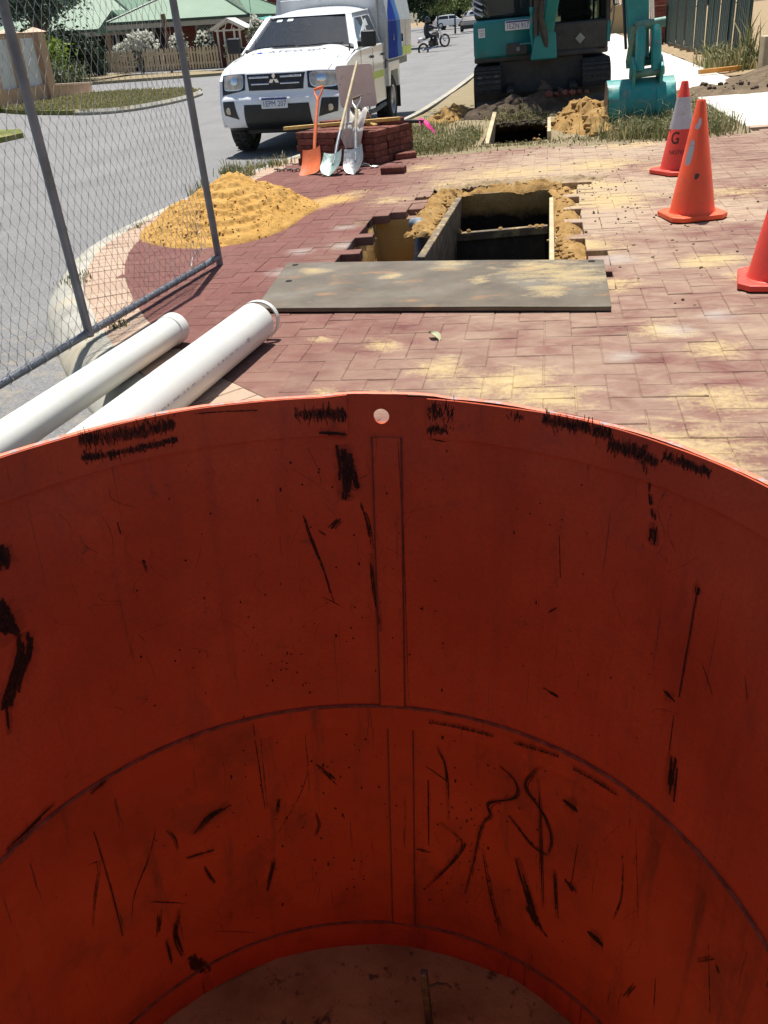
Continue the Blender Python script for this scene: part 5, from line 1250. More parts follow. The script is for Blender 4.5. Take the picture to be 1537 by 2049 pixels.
    nrm = (B - A).cross(D_ - A).normalized() * (1 if s > 0 else 1)
    if nrm.x * s < 0: nrm = -nrm
    mb = MB(); P = [A, B, C_, D_]; mb.add([p for p in P] + [p - nrm * .05 for p in P], [(0, 1, 2, 3), (7, 6, 5, 4)] + [(i, (i + 1) % 4, 4 + (i + 1) % 4, 4 + i) for i in range(4)])
    mb.build('cab_side', M['white'], ute, bevel=0.02)
    def gp_(a, b): return A.lerp(D_, a).lerp(B.lerp(C_, a), b) + nrm * .006
    def quad(nm, mat, pts, off=0.0): mb = MB(); mb.add([gp_(a, b) + nrm * off for a, b in pts], [tuple(range(len(pts)))]); return mb.build(nm, mat, ute)
    quad('side_window', M['glass'], [(0.12, 0.10), (0.50, 0.07), (0.50, 0.86), (0.14, 0.86), (0.05, 0.45)])
    quad('side_window', M['glass'], [(0.56, 0.07), (0.90, 0.07), (0.93, 0.80), (0.88, 0.86), (0.56, 0.86)])
    quad('window_trim', M['blackplast'], [(0.03, 0.02), (0.95, 0.02), (0.95, 0.07), (0.03, 0.09)], -0.002)
    # drip rail
    MB().tube([A + nrm * .01, A.lerp(B, .5) + nrm * .012, B + nrm * .008, C_ + nrm * .008], 0.014, 8).build('roof_rail', M['white'], ute, smooth=True)
    add_wheel(ute, (s * 0.765, 0, 0.365), 0.365, 0.25, s); add_wheel(ute, (s * 0.765, 3.02, 0.365), 0.365, 0.25, s)
    MB().box((s * 0.78, 3.48, 0.42), (0.30, 0.012, 0.42)).build('mud_flap', M['blackplast'], ute)
    MB().prism([(2.48, .95), (2.5, .60), (2.62, .60), (2.7, .82), (3.34, .82), (3.42, .55), (3.5, .55), (3.5, .95)], s * .72, s * .93, 'x').build('rear_guard', M['white'], ute, bevel=.01)
# grille
gr = patch('grille', M['blackplast'], -0.44, 0.44, 4.2, 5.4, 0.005, ute, 20, 8, lambda a, b: (lerp(-.43, .43, a) * (1 + .10 * b), lerp(4.2, 5.42, b)))
for tt, wd in ((4.58, .38), (5.02, .42)):
    for s in (-1, 1):
        mb = MB(); mb.tube([FS(s * lerp(0.09, wd, k / 6), tt, .016) for k in range(7)], .0125, 8); mb.build('grille_bar', M['chrome'], gr, smooth=True)
mb = MB()
for a in (90, 210, 330):     # three-diamond emblem
    d = Vector((cos(radians(a)), sin(radians(a)))); n_ = Vector((-d.y, d.x)); L = 0.082
    P = [Vector((0, 0)), d * L * .5 + n_ * L * .3, d * L, d * L * .5 - n_ * L * .3]; c_ = FS(0, 4.85, .04)
    mb.add([(c_.x + p.x, c_.y - e, c_.z + p.y) for e in (0, .012) for p in P], [(0, 1, 2, 3), (7, 6, 5, 4)] + [(i, (i + 1) % 4, 4 + (i + 1) % 4, 4 + i) for i in range(4)])
mb.build('emblem', M['chrome'], gr)
patch('lower_intake', M['black'], 0, 0, 0, 0, 0.006, ute, 20, 8, lambda a, b: (lerp(-.60, .60, a) * (1 - .14 * b), lerp(0.05, 2.62, b)))
patch('bumper_valance', M['blackplast'], -0.99, .99, 0.0, 0.7, 0.004, ute, 30, 4)
patch('bumper_step', M['white'], -.24, .24, 3.02, 3.35, 0.03, ute)
number_plate(ute, '1EPM 207', 0.372, 0.136, FS(0, 2.72, .03), Matrix.Rotation(radians(-4), 3, 'X'))
MB().box((0, 0.35, 0.42), (1.5, 1.3, 0.35)).build('underbody', M['blackplast'], ute)
MB().box((0, 2.2, 0.50), (1.3, 2.6, 0.25)).build('chassis', M['blackplast'], ute)
# hood lines and lettering
for s in (-1, 1): MB().tube([FS(s * .80, 5.75, .002), FS(s * .83, 6.3, .003), FS(s * .86, 7.3, .003), FS(s * .86, 8.8, .003)], .004, 5).build('hood_gap', M['blackplast'], ute)
def on_hood(V, Fc, s0, tt0, k, kz, mat, nm):
    P = []
    for x, y, _ in V:
        s = s0 + x / .87; tt = tt0 + y * kz; P.append(FS(s, tt, .0035))
    MB().add(P, Fc).build(nm, mat, ute)
V, Fc = text_geo('ATCO Gas', 0.175, 1.1); V = [(x * 1.0, y, z) for x, y, z in V]; on_hood(V, Fc, 0.10, 8.1, 1, 2.1, M['navy'], 'lettering')
V, Fc = text_geo('AUSTRALIA', 0.10, 1.35); on_hood(V, Fc, 0.08, 7.75, 1, 2.1, M['greyletter'], 'lettering')
on_hood([(-.04, -.05, 0), (.03, -.05, 0), (.06, 0, 0), (.0, .06, 0)], [(0, 1, 2, 3)], -.53, 7.92, 1, 2.1, M['blue'], 'logo')
on_hood([(-.04, -.05, 0), (.0, -.05, 0), (.02, 0, 0), (-.02, .05, 0)], [(0, 1, 2, 3)], -.615, 7.86, 1, 2.1, pm('logo_bronze', (.28, .2, .1), .4), 'logo')
# windscreen, roof
def WS(a, b, o=0.0):
    s = 2 * a - 1; w_ = lerp(.79, .60, b); return Vector((s * w_, lerp(.40, 1.10, b) + .10 * s * s * (1 - .3 * b) - o * .6, lerp(1.285, 1.68, b) - .01 * s * s + o * .75))
MB().grid(lambda a, b: WS(a, b), 20, 12).build('windscreen', M['screen'], ute, smooth=True)
for s in (0, 1): MB().tube([WS(s, b / 6, .006) for b in range(7)], .032, 8).build('pillar', M['white'], ute, smooth=True)
MB().tube([WS(a / 10, -0.03, .004) for a in range(11)], .024, 6).build('cowl', M['blackplast'], ute, smooth=True)
for a0, a1 in ((.10, .48), (.52, .93)): MB().tube([WS(a0, .0, .03), WS((a0 + a1) / 2, .05, .022), WS(a1, .06, .018)], .008, 5).build('wiper', M['black'], ute)
for a in (.13, .27): mb = MB(); mb.add([WS(a, .86, .006), WS(a + .07, .86, .006), WS(a + .07, .93, .006), WS(a, .93, .006)], [(0, 1, 2, 3)]); mb.build('sticker', pm('pale_sticker', (.55, .68, .66), .5), ute)
MB().box((.03, 1.0, 1.56), (.2, .03, .06)).build('rear_view_mirror', M['black'], ute, bevel=.01)
MB().grid(lambda a, b: ((2 * a - 1) * lerp(.605, .655, b ** .5), lerp(1.08, 2.34, b) + .06 * (2 * a - 1) ** 2 * (1 - b), 1.68 + .085 * sm(0, .4, b) * (1 - abs(2 * a - 1) ** 2.6) + .035 * b), 20, 14).build('roof', M['white'], ute, smooth=True)
MB().prism([(-.86, 1.2), (.86, 1.2), (.66, 1.73), (-.66, 1.73)], 2.33, 2.38, 'y').build('cab_back', M['white'], ute)
MB().tube([(-.62, .42, 1.25), (-.60, .30, 1.95)], .004, 5).build('antenna', M['black'], ute)
MB().tube([(.80, .30, 1.22), (.81, .30, 1.31)], .012, 6).build('washer_mount', M['black'], ute)
# cabin interior behind the windscreen
M['seat'] = pm('seat_fabric', (0.05, 0.05, 0.055), .9, var=.25, scale=9)
MB().box((0, .86, 1.12), (1.45, .5, .22)).build('dashboard', M['blackplast'], ute, bevel=.05); MB().box((0, .62, 1.235), (1.3, .3, .03)).build('dash_top', M['blackplast'], ute, bevel=.01)
for x in (-.37, .37):
    MB().box((x, 1.72, 1.18), (.5, .14, .62)).build('seat_back', M['seat'], ute, bevel=.05); MB().box((x, 1.72, 1.57), (.26, .10, .17)).build('head_rest', M['seat'], ute, bevel=.04)
MB().lathe([(.175, -.014), (.19, 0), (.175, .014), (.16, 0)], 24, (-.37, 1.12, 1.27), Matrix.Rotation(radians(65), 3, 'X'), closed=True).build('steering_wheel', M['black'], ute, smooth=True)
MB().box((.3, .70, 1.26), (.22, .16, .012), Matrix.Rotation(.3, 3, 'Z')).build('paper', M['platewhite'], ute)
# canopy box on the tray
can = MB(); z0, z1 = .98, 2.02
poly = [(-.94, z0), (.94, z0), (.95, 1.55), (.86, z1), (-.86, z1), (-.95, 1.55)]
can.prism(poly, 2.46, 4.75, 'y'); cn = can.build('canopy', M['silver'], ute, bevel=0.03)
MB().box((0, 2.46 + .9, .93), (1.84, 1.95, .10)).build('tray', M['galv'], ute)
def cside(nm, mat, pts, off): # right-hand wall decals; pts (y,z)
    P = []
    for y, z in pts:
        x = lerp(.94, .95, (z - z0) / (1.55 - z0)) if z < 1.55 else lerp(.95, .86, (z - 1.55) / (z1 - 1.55)); P.append((x + off, y, z))
    MB().add(P, [tuple(range(len(P)))]).build(nm, mat, cn)
cside('blue_panel', M['blue'], [(2.48, 1.0), (3.35, 1.0), (3.22, 1.55), (2.50, 1.55)], .003); cside('blue_panel', M['blue'], [(2.50, 1.555), (3.22, 1.555), (2.98, 1.92), (2.58, 1.66)], .0035)
cside('light_blue_panel', M['lightblue'], [(3.36, 1.0), (3.75, 1.0), (3.60, 1.55), (3.23, 1.55)], .003); cside('light_blue_panel', M['lightblue'], [(3.23, 1.555), (3.60, 1.555), (3.35, 2.0), (2.99, 1.95)], .0035)
cside('reflective_stripe', M['lime'], [(3.8, 1.01), (4.7, 1.01), (4.7, 1.14), (3.8, 1.14)], .005)
for y in (3.3, 4.1): cside('panel_gap', M['blackplast'], [(y, 1.0), (y + .018, 1.0), (y + .018, 1.55), (y, 1.55)], .0055)
MB().box((.957, 3.75, 1.28), (.02, .05, .12)).build('latch', M['black'], cn, bevel=.005); MB().box((.957, 2.9, 1.3), (.02, .03, .08)).build('latch', M['chrome'], cn)
MB().box((0, 2.42, 1.62), (1.6, .05, .6)).build('front_wall', M['silver'], cn, bevel=.02)

# ================================================================ compact excavator
t = NT('teal_paint'); o_ = t.obj()
c = t.ramp(t.noise(o_, 2, 5), [(0.3, (0.008, 0.17, 0.165)), (0.7, (0.013, 0.23, 0.22))])
c = t.mix(t.rng(t.noise(o_, 6, 8, 0.75), 0.57, 0.68, 0, 0.6), c, (0.12, 0.12, 0.10)); c = t.mix(t.rng(t.noise(o_, 38, 4, 0.7), 0.66, 0.72, 0, 0.7), c, (0.06, 0.05, 0.04))
M['teal'] = t.done(c, 0.42, 0, 0.5)
M['tealworn'] = pm('worn_teal', (0.022, 0.25, 0.225), 0.45, var=0.25, scale=3, dirt=(0.30, 0.22, 0.15), dirt_amt=0.75, thr=0.53, bump=0.15)
M['greenpin'] = pm('dusty_green_casting', (0.10, 0.22, 0.17), 0.6, 0.2, var=0.3, scale=9, dirt=(0.3, 0.24, 0.15), dirt_amt=0.6)
M['wornsteel'] = pm('worn_bucket_steel', (0.16, 0.125, 0.095), 0.55, 0.5, var=0.35, scale=6, dirt=(0.08, 0.05, 0.035), dirt_amt=0.6, bump=0.3)
M['cabdark'] = pm('cab_charcoal', (0.035, 0.033, 0.032), 0.55, var=0.25, scale=5, dirt=(0.10, 0.08, 0.06), dirt_amt=0.4)
ex = thing('excavator', 'teal compact excavator with its bucket lowered on the verge', 'excavator', (-0.14, 15.0, -0.03), (0, 0, radians(2)))
# local: X right, Y away; machine faces -Y
for s in (-1, 1):
    poly = []; R_ = .29; y0, y1 = -.55, 1.35
    for a in range(90, 271, 15): poly.append((y0 + R_ * cos(radians(a)), .29 + R_ * sin(radians(a))))
    for a in range(-90, 91, 15): poly.append((y1 + R_ * cos(radians(a)), .29 + R_ * sin(radians(a))))
    tr = MB().prism(poly, s * .98 - s * .40, s * .98, 'x').build('track', M['rubber'], ex, bevel=.015)
    lug = MB(); n = len(poly)
    per = []
    for i in range(n):
        a, b = Vector(poly[i]), Vector(poly[(i + 1) % n]); L = (b - a).length; k = max(1, int(L / .09))
        for j in range(k): per.append((a.lerp(b, (j + .5) / k), atan2((b - a).y, (b - a).x)))
    for p, a in per: lug.box((s * .78, p.x, p.y), (.39, .04, .035), Matrix.Rotation(a, 3, 'X'))
    lug.build('track_lugs', M['rubber'], tr)
MB().box((0, .45, .36), (1.22, 1.6, .62)).build('undercarriage', M['cabdark'], ex, bevel=.03)
MB().cyl((0, .3, .55), (0, .3, .66), .5, n=28).build('slew_ring', M['cabdark'], ex, smooth=True)
bl_ = MB(); bl_.grid(lambda a, b: (lerp(-.95, .95, a), -.95 + .07 * sin(pi * b), lerp(.02, .26, b)), 10, 8); bl_.build('dozer_blade', M['cabdark'], ex, smooth=True)
for x in (-.45, .45): MB().bar((x, -.92, .22), (x, .0, .32), .1, .12).build('blade_arm', M['cabdark'], ex)
# house
hp = [(-.98, -.30), (-.99, .3), (-.97, .9), (-.75, 1.25), (-.3, 1.4), (.3, 1.4), (.75, 1.25), (.97, .9), (.98, -.2), (.80, -.42), (-.2, -.44), (-.80, -.44)]
MB().prism(hp, .64, .72, 'z').build('deck', M['cabdark'], ex, bevel=.02)
left = [(-.985, -.25), (-.985, .9), (-.7, 1.28), (-.10, 1.30), (-.10, -.40), (-.40, -.50), (-.80, -.47), (-.94, -.38)]
MB().prism(left, .70, 1.20, 'z').build('side_cover', M['teal'], ex, bevel=.05, seg=3)
up_ = [(-.97, -.15), (-.97, .9), (-.7, 1.26), (-.10, 1.28), (-.10, -.30), (-.40, -.38), (-.78, -.36)]
MB().prism(up_, 1.20, 1.72, 'z').build('upper_cover', M['glass'], ex, bevel=.06, seg=3)
lo = MB(); lo.grid(lambda a, b: (lerp(-.988, -.33, a), lerp(-.40, -.495, sin(pi * min(1, a * 1.3))) - .03, lerp(1.10, 1.225, b) - .06 * a * (1 - b) + .10 * (1 - a) ** 2), 14, 4)
for k in range(5):
    MB().tube([(-.992, -.05 - .02 * k, 1.66 - .075 * k), (-.96, -.30, 1.61 - .075 * k), (-.84, -.40, 1.55 - .075 * k)], .012, 6).build('louvre', M['silver'], ex, smooth=True)
number_plate(ex, '1EZN 917', .36, .125, (-.335, -.535, 1.105), Matrix.Rotation(radians(0), 3, 'Z'))
MB().box((-.855, -.478, 1.04), (.10, .004, .12)).build('decal', M['platewhite'], ex)
for k, (dz, w_) in enumerate(((.03, .07), (-.005, .06), (-.03, .05))): MB().box((-.855, -.481, 1.04 + dz), (w_, .003, .012)).build('decal_line', M['greyletter'], ex)
MB().box((-.35, -.54, .80), (.30, .10, .15)).build('tool_recess', M['cabdark'], ex, bevel=.01)
MB().box((-.22, -.60, .86), (.17, .03, .02)).build('step', M['teal'], ex)
MB().cyl((-.33, -.62, .80), (-.33, -.55, .80), .03, n=12).build('lock', M['galv'], ex, smooth=True)
# swing post and boom
MB().prism([(-.16, .64), (.22, .64), (.20, .98), (.02, 1.02), (-.1, .92)], -.78, -.46, 'y').build('swing_post', M['teal'], ex, bevel=.02)
boom = thing('boom_dummy', 'x', 'x') if False else None
b = MB(); prof_ = [(-.62, .85, .10), (-.70, 1.15, .13), (-.90, 1.6, .16), (-1.2, 2.15, .18), (-1.7, 2.7, .17), (-2.4, 3.0, .15), (-3.1, 3.0, .12)]
pts = []; 
for i, (y, z, hh) in enumerate(prof_): 
    d = Vector((prof_[min(i + 1, 6)][0] - prof_[max(i - 1, 0)][0], prof_[min(i + 1, 6)][1] - prof_[max(i - 1, 0)][1])).normalized(); pts.append((y, z, hh, d))
def boom_x(y): return 0.07 + (y + .62) * -.41
V = []
for y, z, hh, d in pts:
    n_ = Vector((-d.y, d.x)); x = boom_x(y)
    for e, sx_ in ((-1, -1), (1, -1), (1, 1), (-1, 1)): V.append((x + sx_ * .085, y + n_.x * hh * e, z + n_.y * hh * e))
b.add(V, [(i * 4 + k, i * 4 + (k + 1) % 4, (i + 1) * 4 + (k + 1) % 4, (i + 1) * 4 + k) for i in range(6) for k in range(4)] + [(0, 1, 2, 3), (27, 26, 25, 24)])
b.build('boom', M['teal'], ex, bevel=.02)
MB().tube([(.07, -.74, .80), (-.02, -.86, 1.2), (.0, -1.0, 1.7)], .045, 10).build('boom_ram', M['cabdark'], ex, smooth=True)
MB().tube([(-.05, -.80, .95), (-.06, -.9, 1.25), (.0, -1.05, 1.6)], .014, 6).build('hose', M['black'], ex, smooth=True)
MB().tube([(-.10, -.60, .72), (-.14, -.58, 1.0), (-.13, -.56, 1.28)], .028, 8).build('post_bracket', M['tealworn'], ex, smooth=True); MB().cyl((-.13, -.60, 1.25), (-.13, -.60, 1.31), .04, n=12).build('work_lamp', M['tealworn'], ex, smooth=True)
# cab
cp_ = [(.16, -.42), (.96, -.40), (.97, .95), (.16, .95)]
cab = MB().prism([(x, y) for x, y in cp_], .70, 1.08, 'z').build('cab_base', M['cabdark'], ex, bevel=.03)
for (x, y) in ((.17, -.41), (.95, -.39), (.95, .3), (.95, .93), (.17, .93)): MB().box((x, y, 1.75), (.055, .055, 1.4)).build('cab_pillar', M['cabdark'], ex, bevel=.008)
MB().box((.56, .27, 2.46), (.85, 1.4, .08)).build('cab_roof', M['cabdark'], ex, bevel=.03)
t = NT('cab_glass'); t.b.inputs['Transmission Weight'].default_value = 1.0; t.b.inputs['IOR'].default_value = 1.12; M['cabglass'] = t.done((0.35, 0.42, 0.40), 0.03, 0, 0.5)
for c_, d_ in (((.56, -.40, 1.75), (.74, .008, 1.34)), ((.955, .27, 1.75), (.008, 1.3, 1.34)), ((.56, .93, 1.75), (.74, .008, 1.34)), ((.165, .27, 1.75), (.008, 1.3, 1.34))): MB().box(c_, d_).build('cab_window', M['cabglass'], ex)
MB().box((.55, .45, 1.15), (.45, .45, .14)).build('seat', M['black'], ex, bevel=.05); MB().box((.55, .66, 1.5), (.45, .14, .7)).build('seat_back', M['black'], ex, bevel=.06)
for x in (.32, .78): MB().tube([(x, .12, 1.06), (x, .08, 1.35), (x, .05, 1.42)], .016, 8).build('control_lever', M['black'], ex, smooth=True)
MB().box((.56, -.445, .86), (.10, .004, .10), Matrix.Rotation(radians(45), 3, 'Y')).build('warning_plate', pm('faded_plate', (.28, .28, .27), .5), ex)
MB().box((.965, -.36, .92), (.05, .10, .28)).build('corner_panel', M['teal'], ex, bevel=.01)
MB().tube([(.98, -.42, 1.15), (1.03, -.46, 1.3), (1.02, -.44, 1.05), (.98, -.40, .85)], .012, 6).build('grab_rail', M['galv'], ex, smooth=True)
MB().lathe([(.001, .05), (.05, .045), (.065, .02), (.06, -.03), (.04, -.05), (.001, -.052)], 14, (1.06, -.5, 1.28)).build('mirror', M['chrome'], ex, smooth=True)
MB().tube([(.97, -.40, 1.35), (1.06, -.48, 1.33)], .01, 6).build('mirror_arm', M['black'], ex)
# arm (dipper), linkage and bucket, all below the boom tip; bucket at about 4 m in front
AX = 0.955
arm = MB(); A0, A1 = Vector((AX - .12, -3.35, 2.7)), Vector((AX + .06, -3.62, .70))
V = []
for k in range(5):
    p = A0.lerp(A1, k / 4); hh = (.15, .17, .14, .11, .09)[k]
    for e, s in ((-1, -1), (1, -1), (1, 1), (-1, 1)): V.append((p.x + s * (.15, .145, .14, .12, .10)[k], p.y + e * hh, p.z))
arm.add(V, [(i * 4 + k, i * 4 + (k + 1) % 4, (i + 1) * 4 + (k + 1) % 4, (i + 1) * 4 + k) for i in range(4) for k in range(4)] + [(0, 1, 2, 3), (19, 18, 17, 16)])
arm.build('arm', M['tealworn'], ex, bevel=.015)
MB().cyl((AX + .04, -3.83, 2.2), (AX + .11, -3.80, 1.5), .05, n=12).build('ram_body', M['teal'], ex, smooth=True)
MB().cyl((AX + .09, -3.81, 1.8), (AX + .16, -3.78, 1.06), .024, n=12).build('ram_rod', M['chrome'], ex, smooth=True)
MB().cyl((AX - .02, -3.78, 1.02), (AX + .30, -3.78, 1.04), .05, n=14).build('cross_pin', M['greenpin'], ex, smooth=True)
for s in (-1, 1):
    MB().tube([(AX + .10 + s * .115, -3.78, 1.03), (AX + .09 + s * .12, -3.72, .85), (AX + .08 + s * .125, -3.62, .66)], .045, 8).build('side_link', M['greenpin'], ex, smooth=True)
    MB().tube([(AX + .12 + s * .08, -3.80, 1.0), (AX + .12 + s * .085, -3.90, .8), (AX + .12 + s * .09, -3.93, .58)], .055, 8).build('link', M['tealworn'], ex, smooth=True)
MB().cyl((AX - .08, -3.62, .64), (AX + .26, -3.62, .66), .045, n=14).build('pin', M['greenpin'], ex, smooth=True); MB().cyl((AX - .06, -3.92, .55), (AX + .30, -3.92, .57), .045, n=14).build('pin', M['greenpin'], ex, smooth=True)
MB().tube([(AX - .12, -3.5, 1.9), (AX - .14, -3.6, 1.3), (AX - .10, -3.7, .8)], .016, 6).build('hose', M['black'], ex, smooth=True)
bk = Vector((AX + .06, -3.76, -0.02)); W_ = .365
# bucket side profile (y,z): opening faces the machine (+y); back curves towards the viewer
prof_b = [(.10, .50), (-.05, .52), (-.20, .46), (-.28, .34), (-.29, .20), (-.22, .08), (-.08, .02), (.14, .015), (.34, .03)]
mb = MB()
def bf(a, b_):
    i = min(len(prof_b) - 2, int(b_ * (len(prof_b) - 1))); k = b_ * (len(prof_b) - 1) - i
    p = Vector(prof_b[i]).lerp(Vector(prof_b[i + 1]), k); return (bk.x + (2 * a - 1) * W_, bk.y + p.x, bk.z + p.y)
mb.sheet(bf, 8, 24, .012, (0, -.7, -.3)); shellb = mb.build('bucket_shell', M['tealworn'], ex, smooth=True)
for s in (-1, 1): MB().prism([(bk.y + y, bk.z + z) for y, z in prof_b], bk.x + s * (W_ - .012), bk.x + s * W_ + s * .004, 'x').build('bucket_side', M['wornsteel'], ex, bevel=.004)
MB().bar((bk.x - W_, bk.y + .36, .03), (bk.x + W_, bk.y + .36, .03), .10, .03).build('cutting_edge', M['wornsteel'], ex)
for s in (-1, 1): MB().prism([(bk.y - .20, .40), (bk.y - .26, .62), (bk.y - .10, .72), (bk.y + .10, .74), (bk.y + .16, .5)], bk.x + .06 + s * .13, bk.x + .06 + s * .165, 'x').build('bucket_ear', M['tealworn'], ex, bevel=.012)
for s in (-1, 1): MB().grid(lambda a, b_: (bk.x + .06 + s * (.17 + .012 * 0) + (a - .5) * .02, bk.y - .30 + .02, lerp(.1, .42, b_)), 1, 3)
for s, x in ((-1, -.24), (1, .24)): 
    mb = MB(); mb.sheet(lambda a, b_: tuple(Vector(bf(.5 + x / W_ / 2 - .11 + .22 * a, .22 + .55 * b_)) + Vector((0, -.012, -.004))), 3, 12, .008, (0, -.7, -.3)); mb.build('wear_strip', M['tealworn'], shellb, smooth=True)
# ================================================================ around the far trench
t = thing('trench_board', 'weathered timber board standing along the left side of the far trench', 'board', (-0.72, 11.2, 0))
MB().box((0.0, 0.05, -0.31), (0.05, 1.75, 0.8), Matrix.Rotation(radians(5), 3, 'X') @ Matrix.Rotation(radians(6), 3, 'Y')).build('board', M['woodpale'], t, bevel=.006)
MB().box((0.032, 0.05, -0.16), (0.006, 1.72, 0.012), Matrix.Rotation(radians(5), 3, 'X') @ Matrix.Rotation(radians(6), 3, 'Y')).build('groove', M['steeldk'], t)
t = thing('trench_board', 'pale sandy board on the right side of the far trench', 'board', (0.0, 11.0, 0))
MB().box((0.0, 0, -0.33), (0.04, 1.4, 0.85)).build('board', M['woodpale'], t, bevel=.006)
t = thing('trench_struts', 'pale strut ends pressed between the far trench boards', 'strut', (-0.37, 10.9, -0.35))
for x in (-.26, .30): MB().box((x, 0, 0), (.14, .05, .025)).build('strut', M['galv'], t)
def mound(name, mat, c, r, hgt, seed, label=None, cat=None, n=70, rough=0.5, sh=0.8):
    def f(a, b):
        x, y = (2 * a - 1), (2 * b - 1); d = sqrt(x * x + y * y) * (1 + .25 * fn(x * 1.3, y * 1.3, seed))
        u, v = c[0] + x * r[0], c[1] + y * r[1]; e = max(0, 1 - d) ** sh
        return (u + .03 * fn(u * 9, v * 9, 2) * e, v, c[2] + hgt * e * (1 + rough * fbm(u, v, seed, 3.2, 4)) - .02 + .05 * rough * min(1, e * 3) * fbm(u, v, seed + 4, 9, 3))
    mb = MB(); mb.grid(f, n, n); o = mb.build(name, mat, smooth=True, sharp=50)
    if label: tag(o, label, cat)
    return o, (lambda u, v: f((u - c[0]) / r[0] / 2 + .5, (v - c[1]) / r[1] / 2 + .5)[2])
m1, z1f = mound('soil_mound', M['soil'], (-0.55, 13.8, -.06), (0.75, 0.62), 0.27, 1.7, 'mound of dark crumbly soil with roots in front of the excavator tracks', 'soil mound')
m2, z2f = mound('sand_mound', M['dsand'], (0.47, 11.75, -.05), (0.46, 1.4), 0.26, 4.1, 'orange sand mound between the far trench and the excavator bucket', 'sand mound', rough=.7, sh=.55)
m3, z3f = mound('sand_spill', M['dsand'], (-1.45, 14.1, -.14), (0.5, 1.9), 0.22, 6.3, 'orange sand spilled at the road edge beside the excavator track', 'sand mound', rough=.6)
m4, z4f = mound('soil_mound', M['soil'], (-0.05, 14.15, -.06), (0.9, 0.4), 0.30, 8.8, 'dark soil pushed up under the excavator blade', 'soil mound')
lumps('sand_clods', M['dsand'], [(0.36, 11.3, z2f, .22, .5), (0.4, 12.0, z2f, .2, .4), (-1.3, 13.6, z3f, .2, .5)], 260, 41, 0.01, 0.06)
lumps('soil_clods', M['soil'], [(-0.62, 13.2, z1f, .4, .35), (-.4, 12.9, z1f, .4, .2), (2.4, 14.4, dz_, .6, .4), (-.1, 14.1, z4f, .5, .15)], 320, 42, 0.006, 0.05)
lumps('brick_rubble', M['stackb'], [(0.25, 14.0, .15, .15, .08)], 14, 43, 0.03, 0.07)

# ================================================================ grass and weeds
def leafy_mat(name, stops, rough=0.6, trans=0.25):
    t = NT(name); r = t.rand(); c = t.ramp(r, stops)
    t.b.inputs['Subsurface Weight'].default_value = 0.0
    tr = t.new('ShaderNodeBsdfTranslucent'); t.l(c, tr.inputs[0]); mx = t.new('ShaderNodeMixShader'); mx.inputs[0].default_value = trans
    t.done(c, rough, 0, 0.25); t.l(t.b.outputs[0], mx.inputs[1]); t.l(tr.outputs[0], mx.inputs[2]); t.l(mx.outputs[0], t.out.inputs[0]); return t.m
M['grass'] = leafy_mat('grass_blades', [(0, (0.085, 0.11, 0.035)), (.4, (0.17, 0.19, 0.07)), (.65, (0.30, 0.27, 0.13)), (1, (0.52, 0.44, 0.25))])
M['drygrass'] = leafy_mat('dry_grass', [(0, (0.10, 0.12, 0.04)), (.4, (0.24, 0.22, 0.09)), (1, (0.48, 0.41, 0.22))])
def grass(name, mat, n, place, zf, hmin, hmax, seed, wd=.006, lean=.8, label=None):
    rr = random.Random(seed); mb = MB(); k = 0
    while k < n:
        p = place(rr)
        if p is None: continue
        k += 1; u, v = p; z = zf(u, v) if callable(zf) else zf; h_ = rr.uniform(hmin, hmax) * (0.6 + .8 * rr.random() ** 2); a = rr.random() * 2 * pi; ln = rr.random() ** .7 * lean * h_
        b = rr.random() * 2 * pi; dx, dy = cos(b) * wd, sin(b) * wd; lx, ly = cos(a) * ln, sin(a) * ln
        mb.add([(u - dx, v - dy, z - .01), (u + dx, v + dy, z - .01), (u + lx * .35 + dx * .7, v + ly * .35 + dy * .7, z + h_ * .6), (u + lx * .35 - dx * .7, v + ly * .35 - dy * .7, z + h_ * .6), (u + lx, v + ly, z + h_ * (1 - .35 * lean))], [(0, 1, 2, 3), (3, 2, 4)])
    me = bpy.data.meshes.new(name); me.from_pydata(mb.v, [], mb.f); me.materials.append(mat)
    o = inst(name, me); return tag(o, label, 'grass' if label else None, kind='stuff')
def clumps(cs):
    def f(rr):
        u, v, su, sv = rr.choice(cs); return (rr.gauss(u, su), rr.gauss(v, sv))
    return f
def vgz(u, v): return vz(u, v) if v > 9.6 else 0.0
def place_not_trench(f):
    def g(rr):
        p = f(rr)
        if p is None or (TR2[0] - .04 < p[0] < TR2[1] + .04 and TR2[2] - .05 < p[1] < TR2[3]) or p[1] < top_edge(p[0]) - .12 or p[0] < kin_u(p[1]) - .12 or (p[0] > 1.98 and p[1] > 9.95): return None
        return p
    return g
grass('verge_grass', M['grass'], 5200, place_not_trench(clumps([(-1.45, 10.5, .3, .4), (-1.3, 10.3, .25, .25), (-1.6, 11.2, .3, .5), (-1.7, 12.4, .25, .5), (-.95, 11.2, .1, .5)])), vgz, .04, .13, 1, .005, .9)
grass('verge_grass', M['grass'], 6500, place_not_trench(clumps([(0.95, 10.05, .2, .12), (1.2, 10.0, .25, .2), (1.6, 10.3, .15, .35), (1.5, 10.9, .2, .4), (1.65, 12.0, .2, .6), (1.2, 10.7, .3, .3)])), vgz, .05, .22, 2, .005, .85)
grass('verge_grass', M['drygrass'], 1300, place_not_trench(clumps([(.3, 10.05, .5, .1), (-.4, 10.12, .4, .06), (.9, 10.3, .4, .3), (-1.2, 9.95, .3, .15)])), vgz, .015, .06, 3, .005, 1.0)
grass('verge_grass', M['grass'], 7000, place_not_trench(lambda rr: (rr.uniform(.55, 1.0), rr.uniform(15.5, 30))), lambda u, v: -.08, .04, .14, 4, .01, .8)
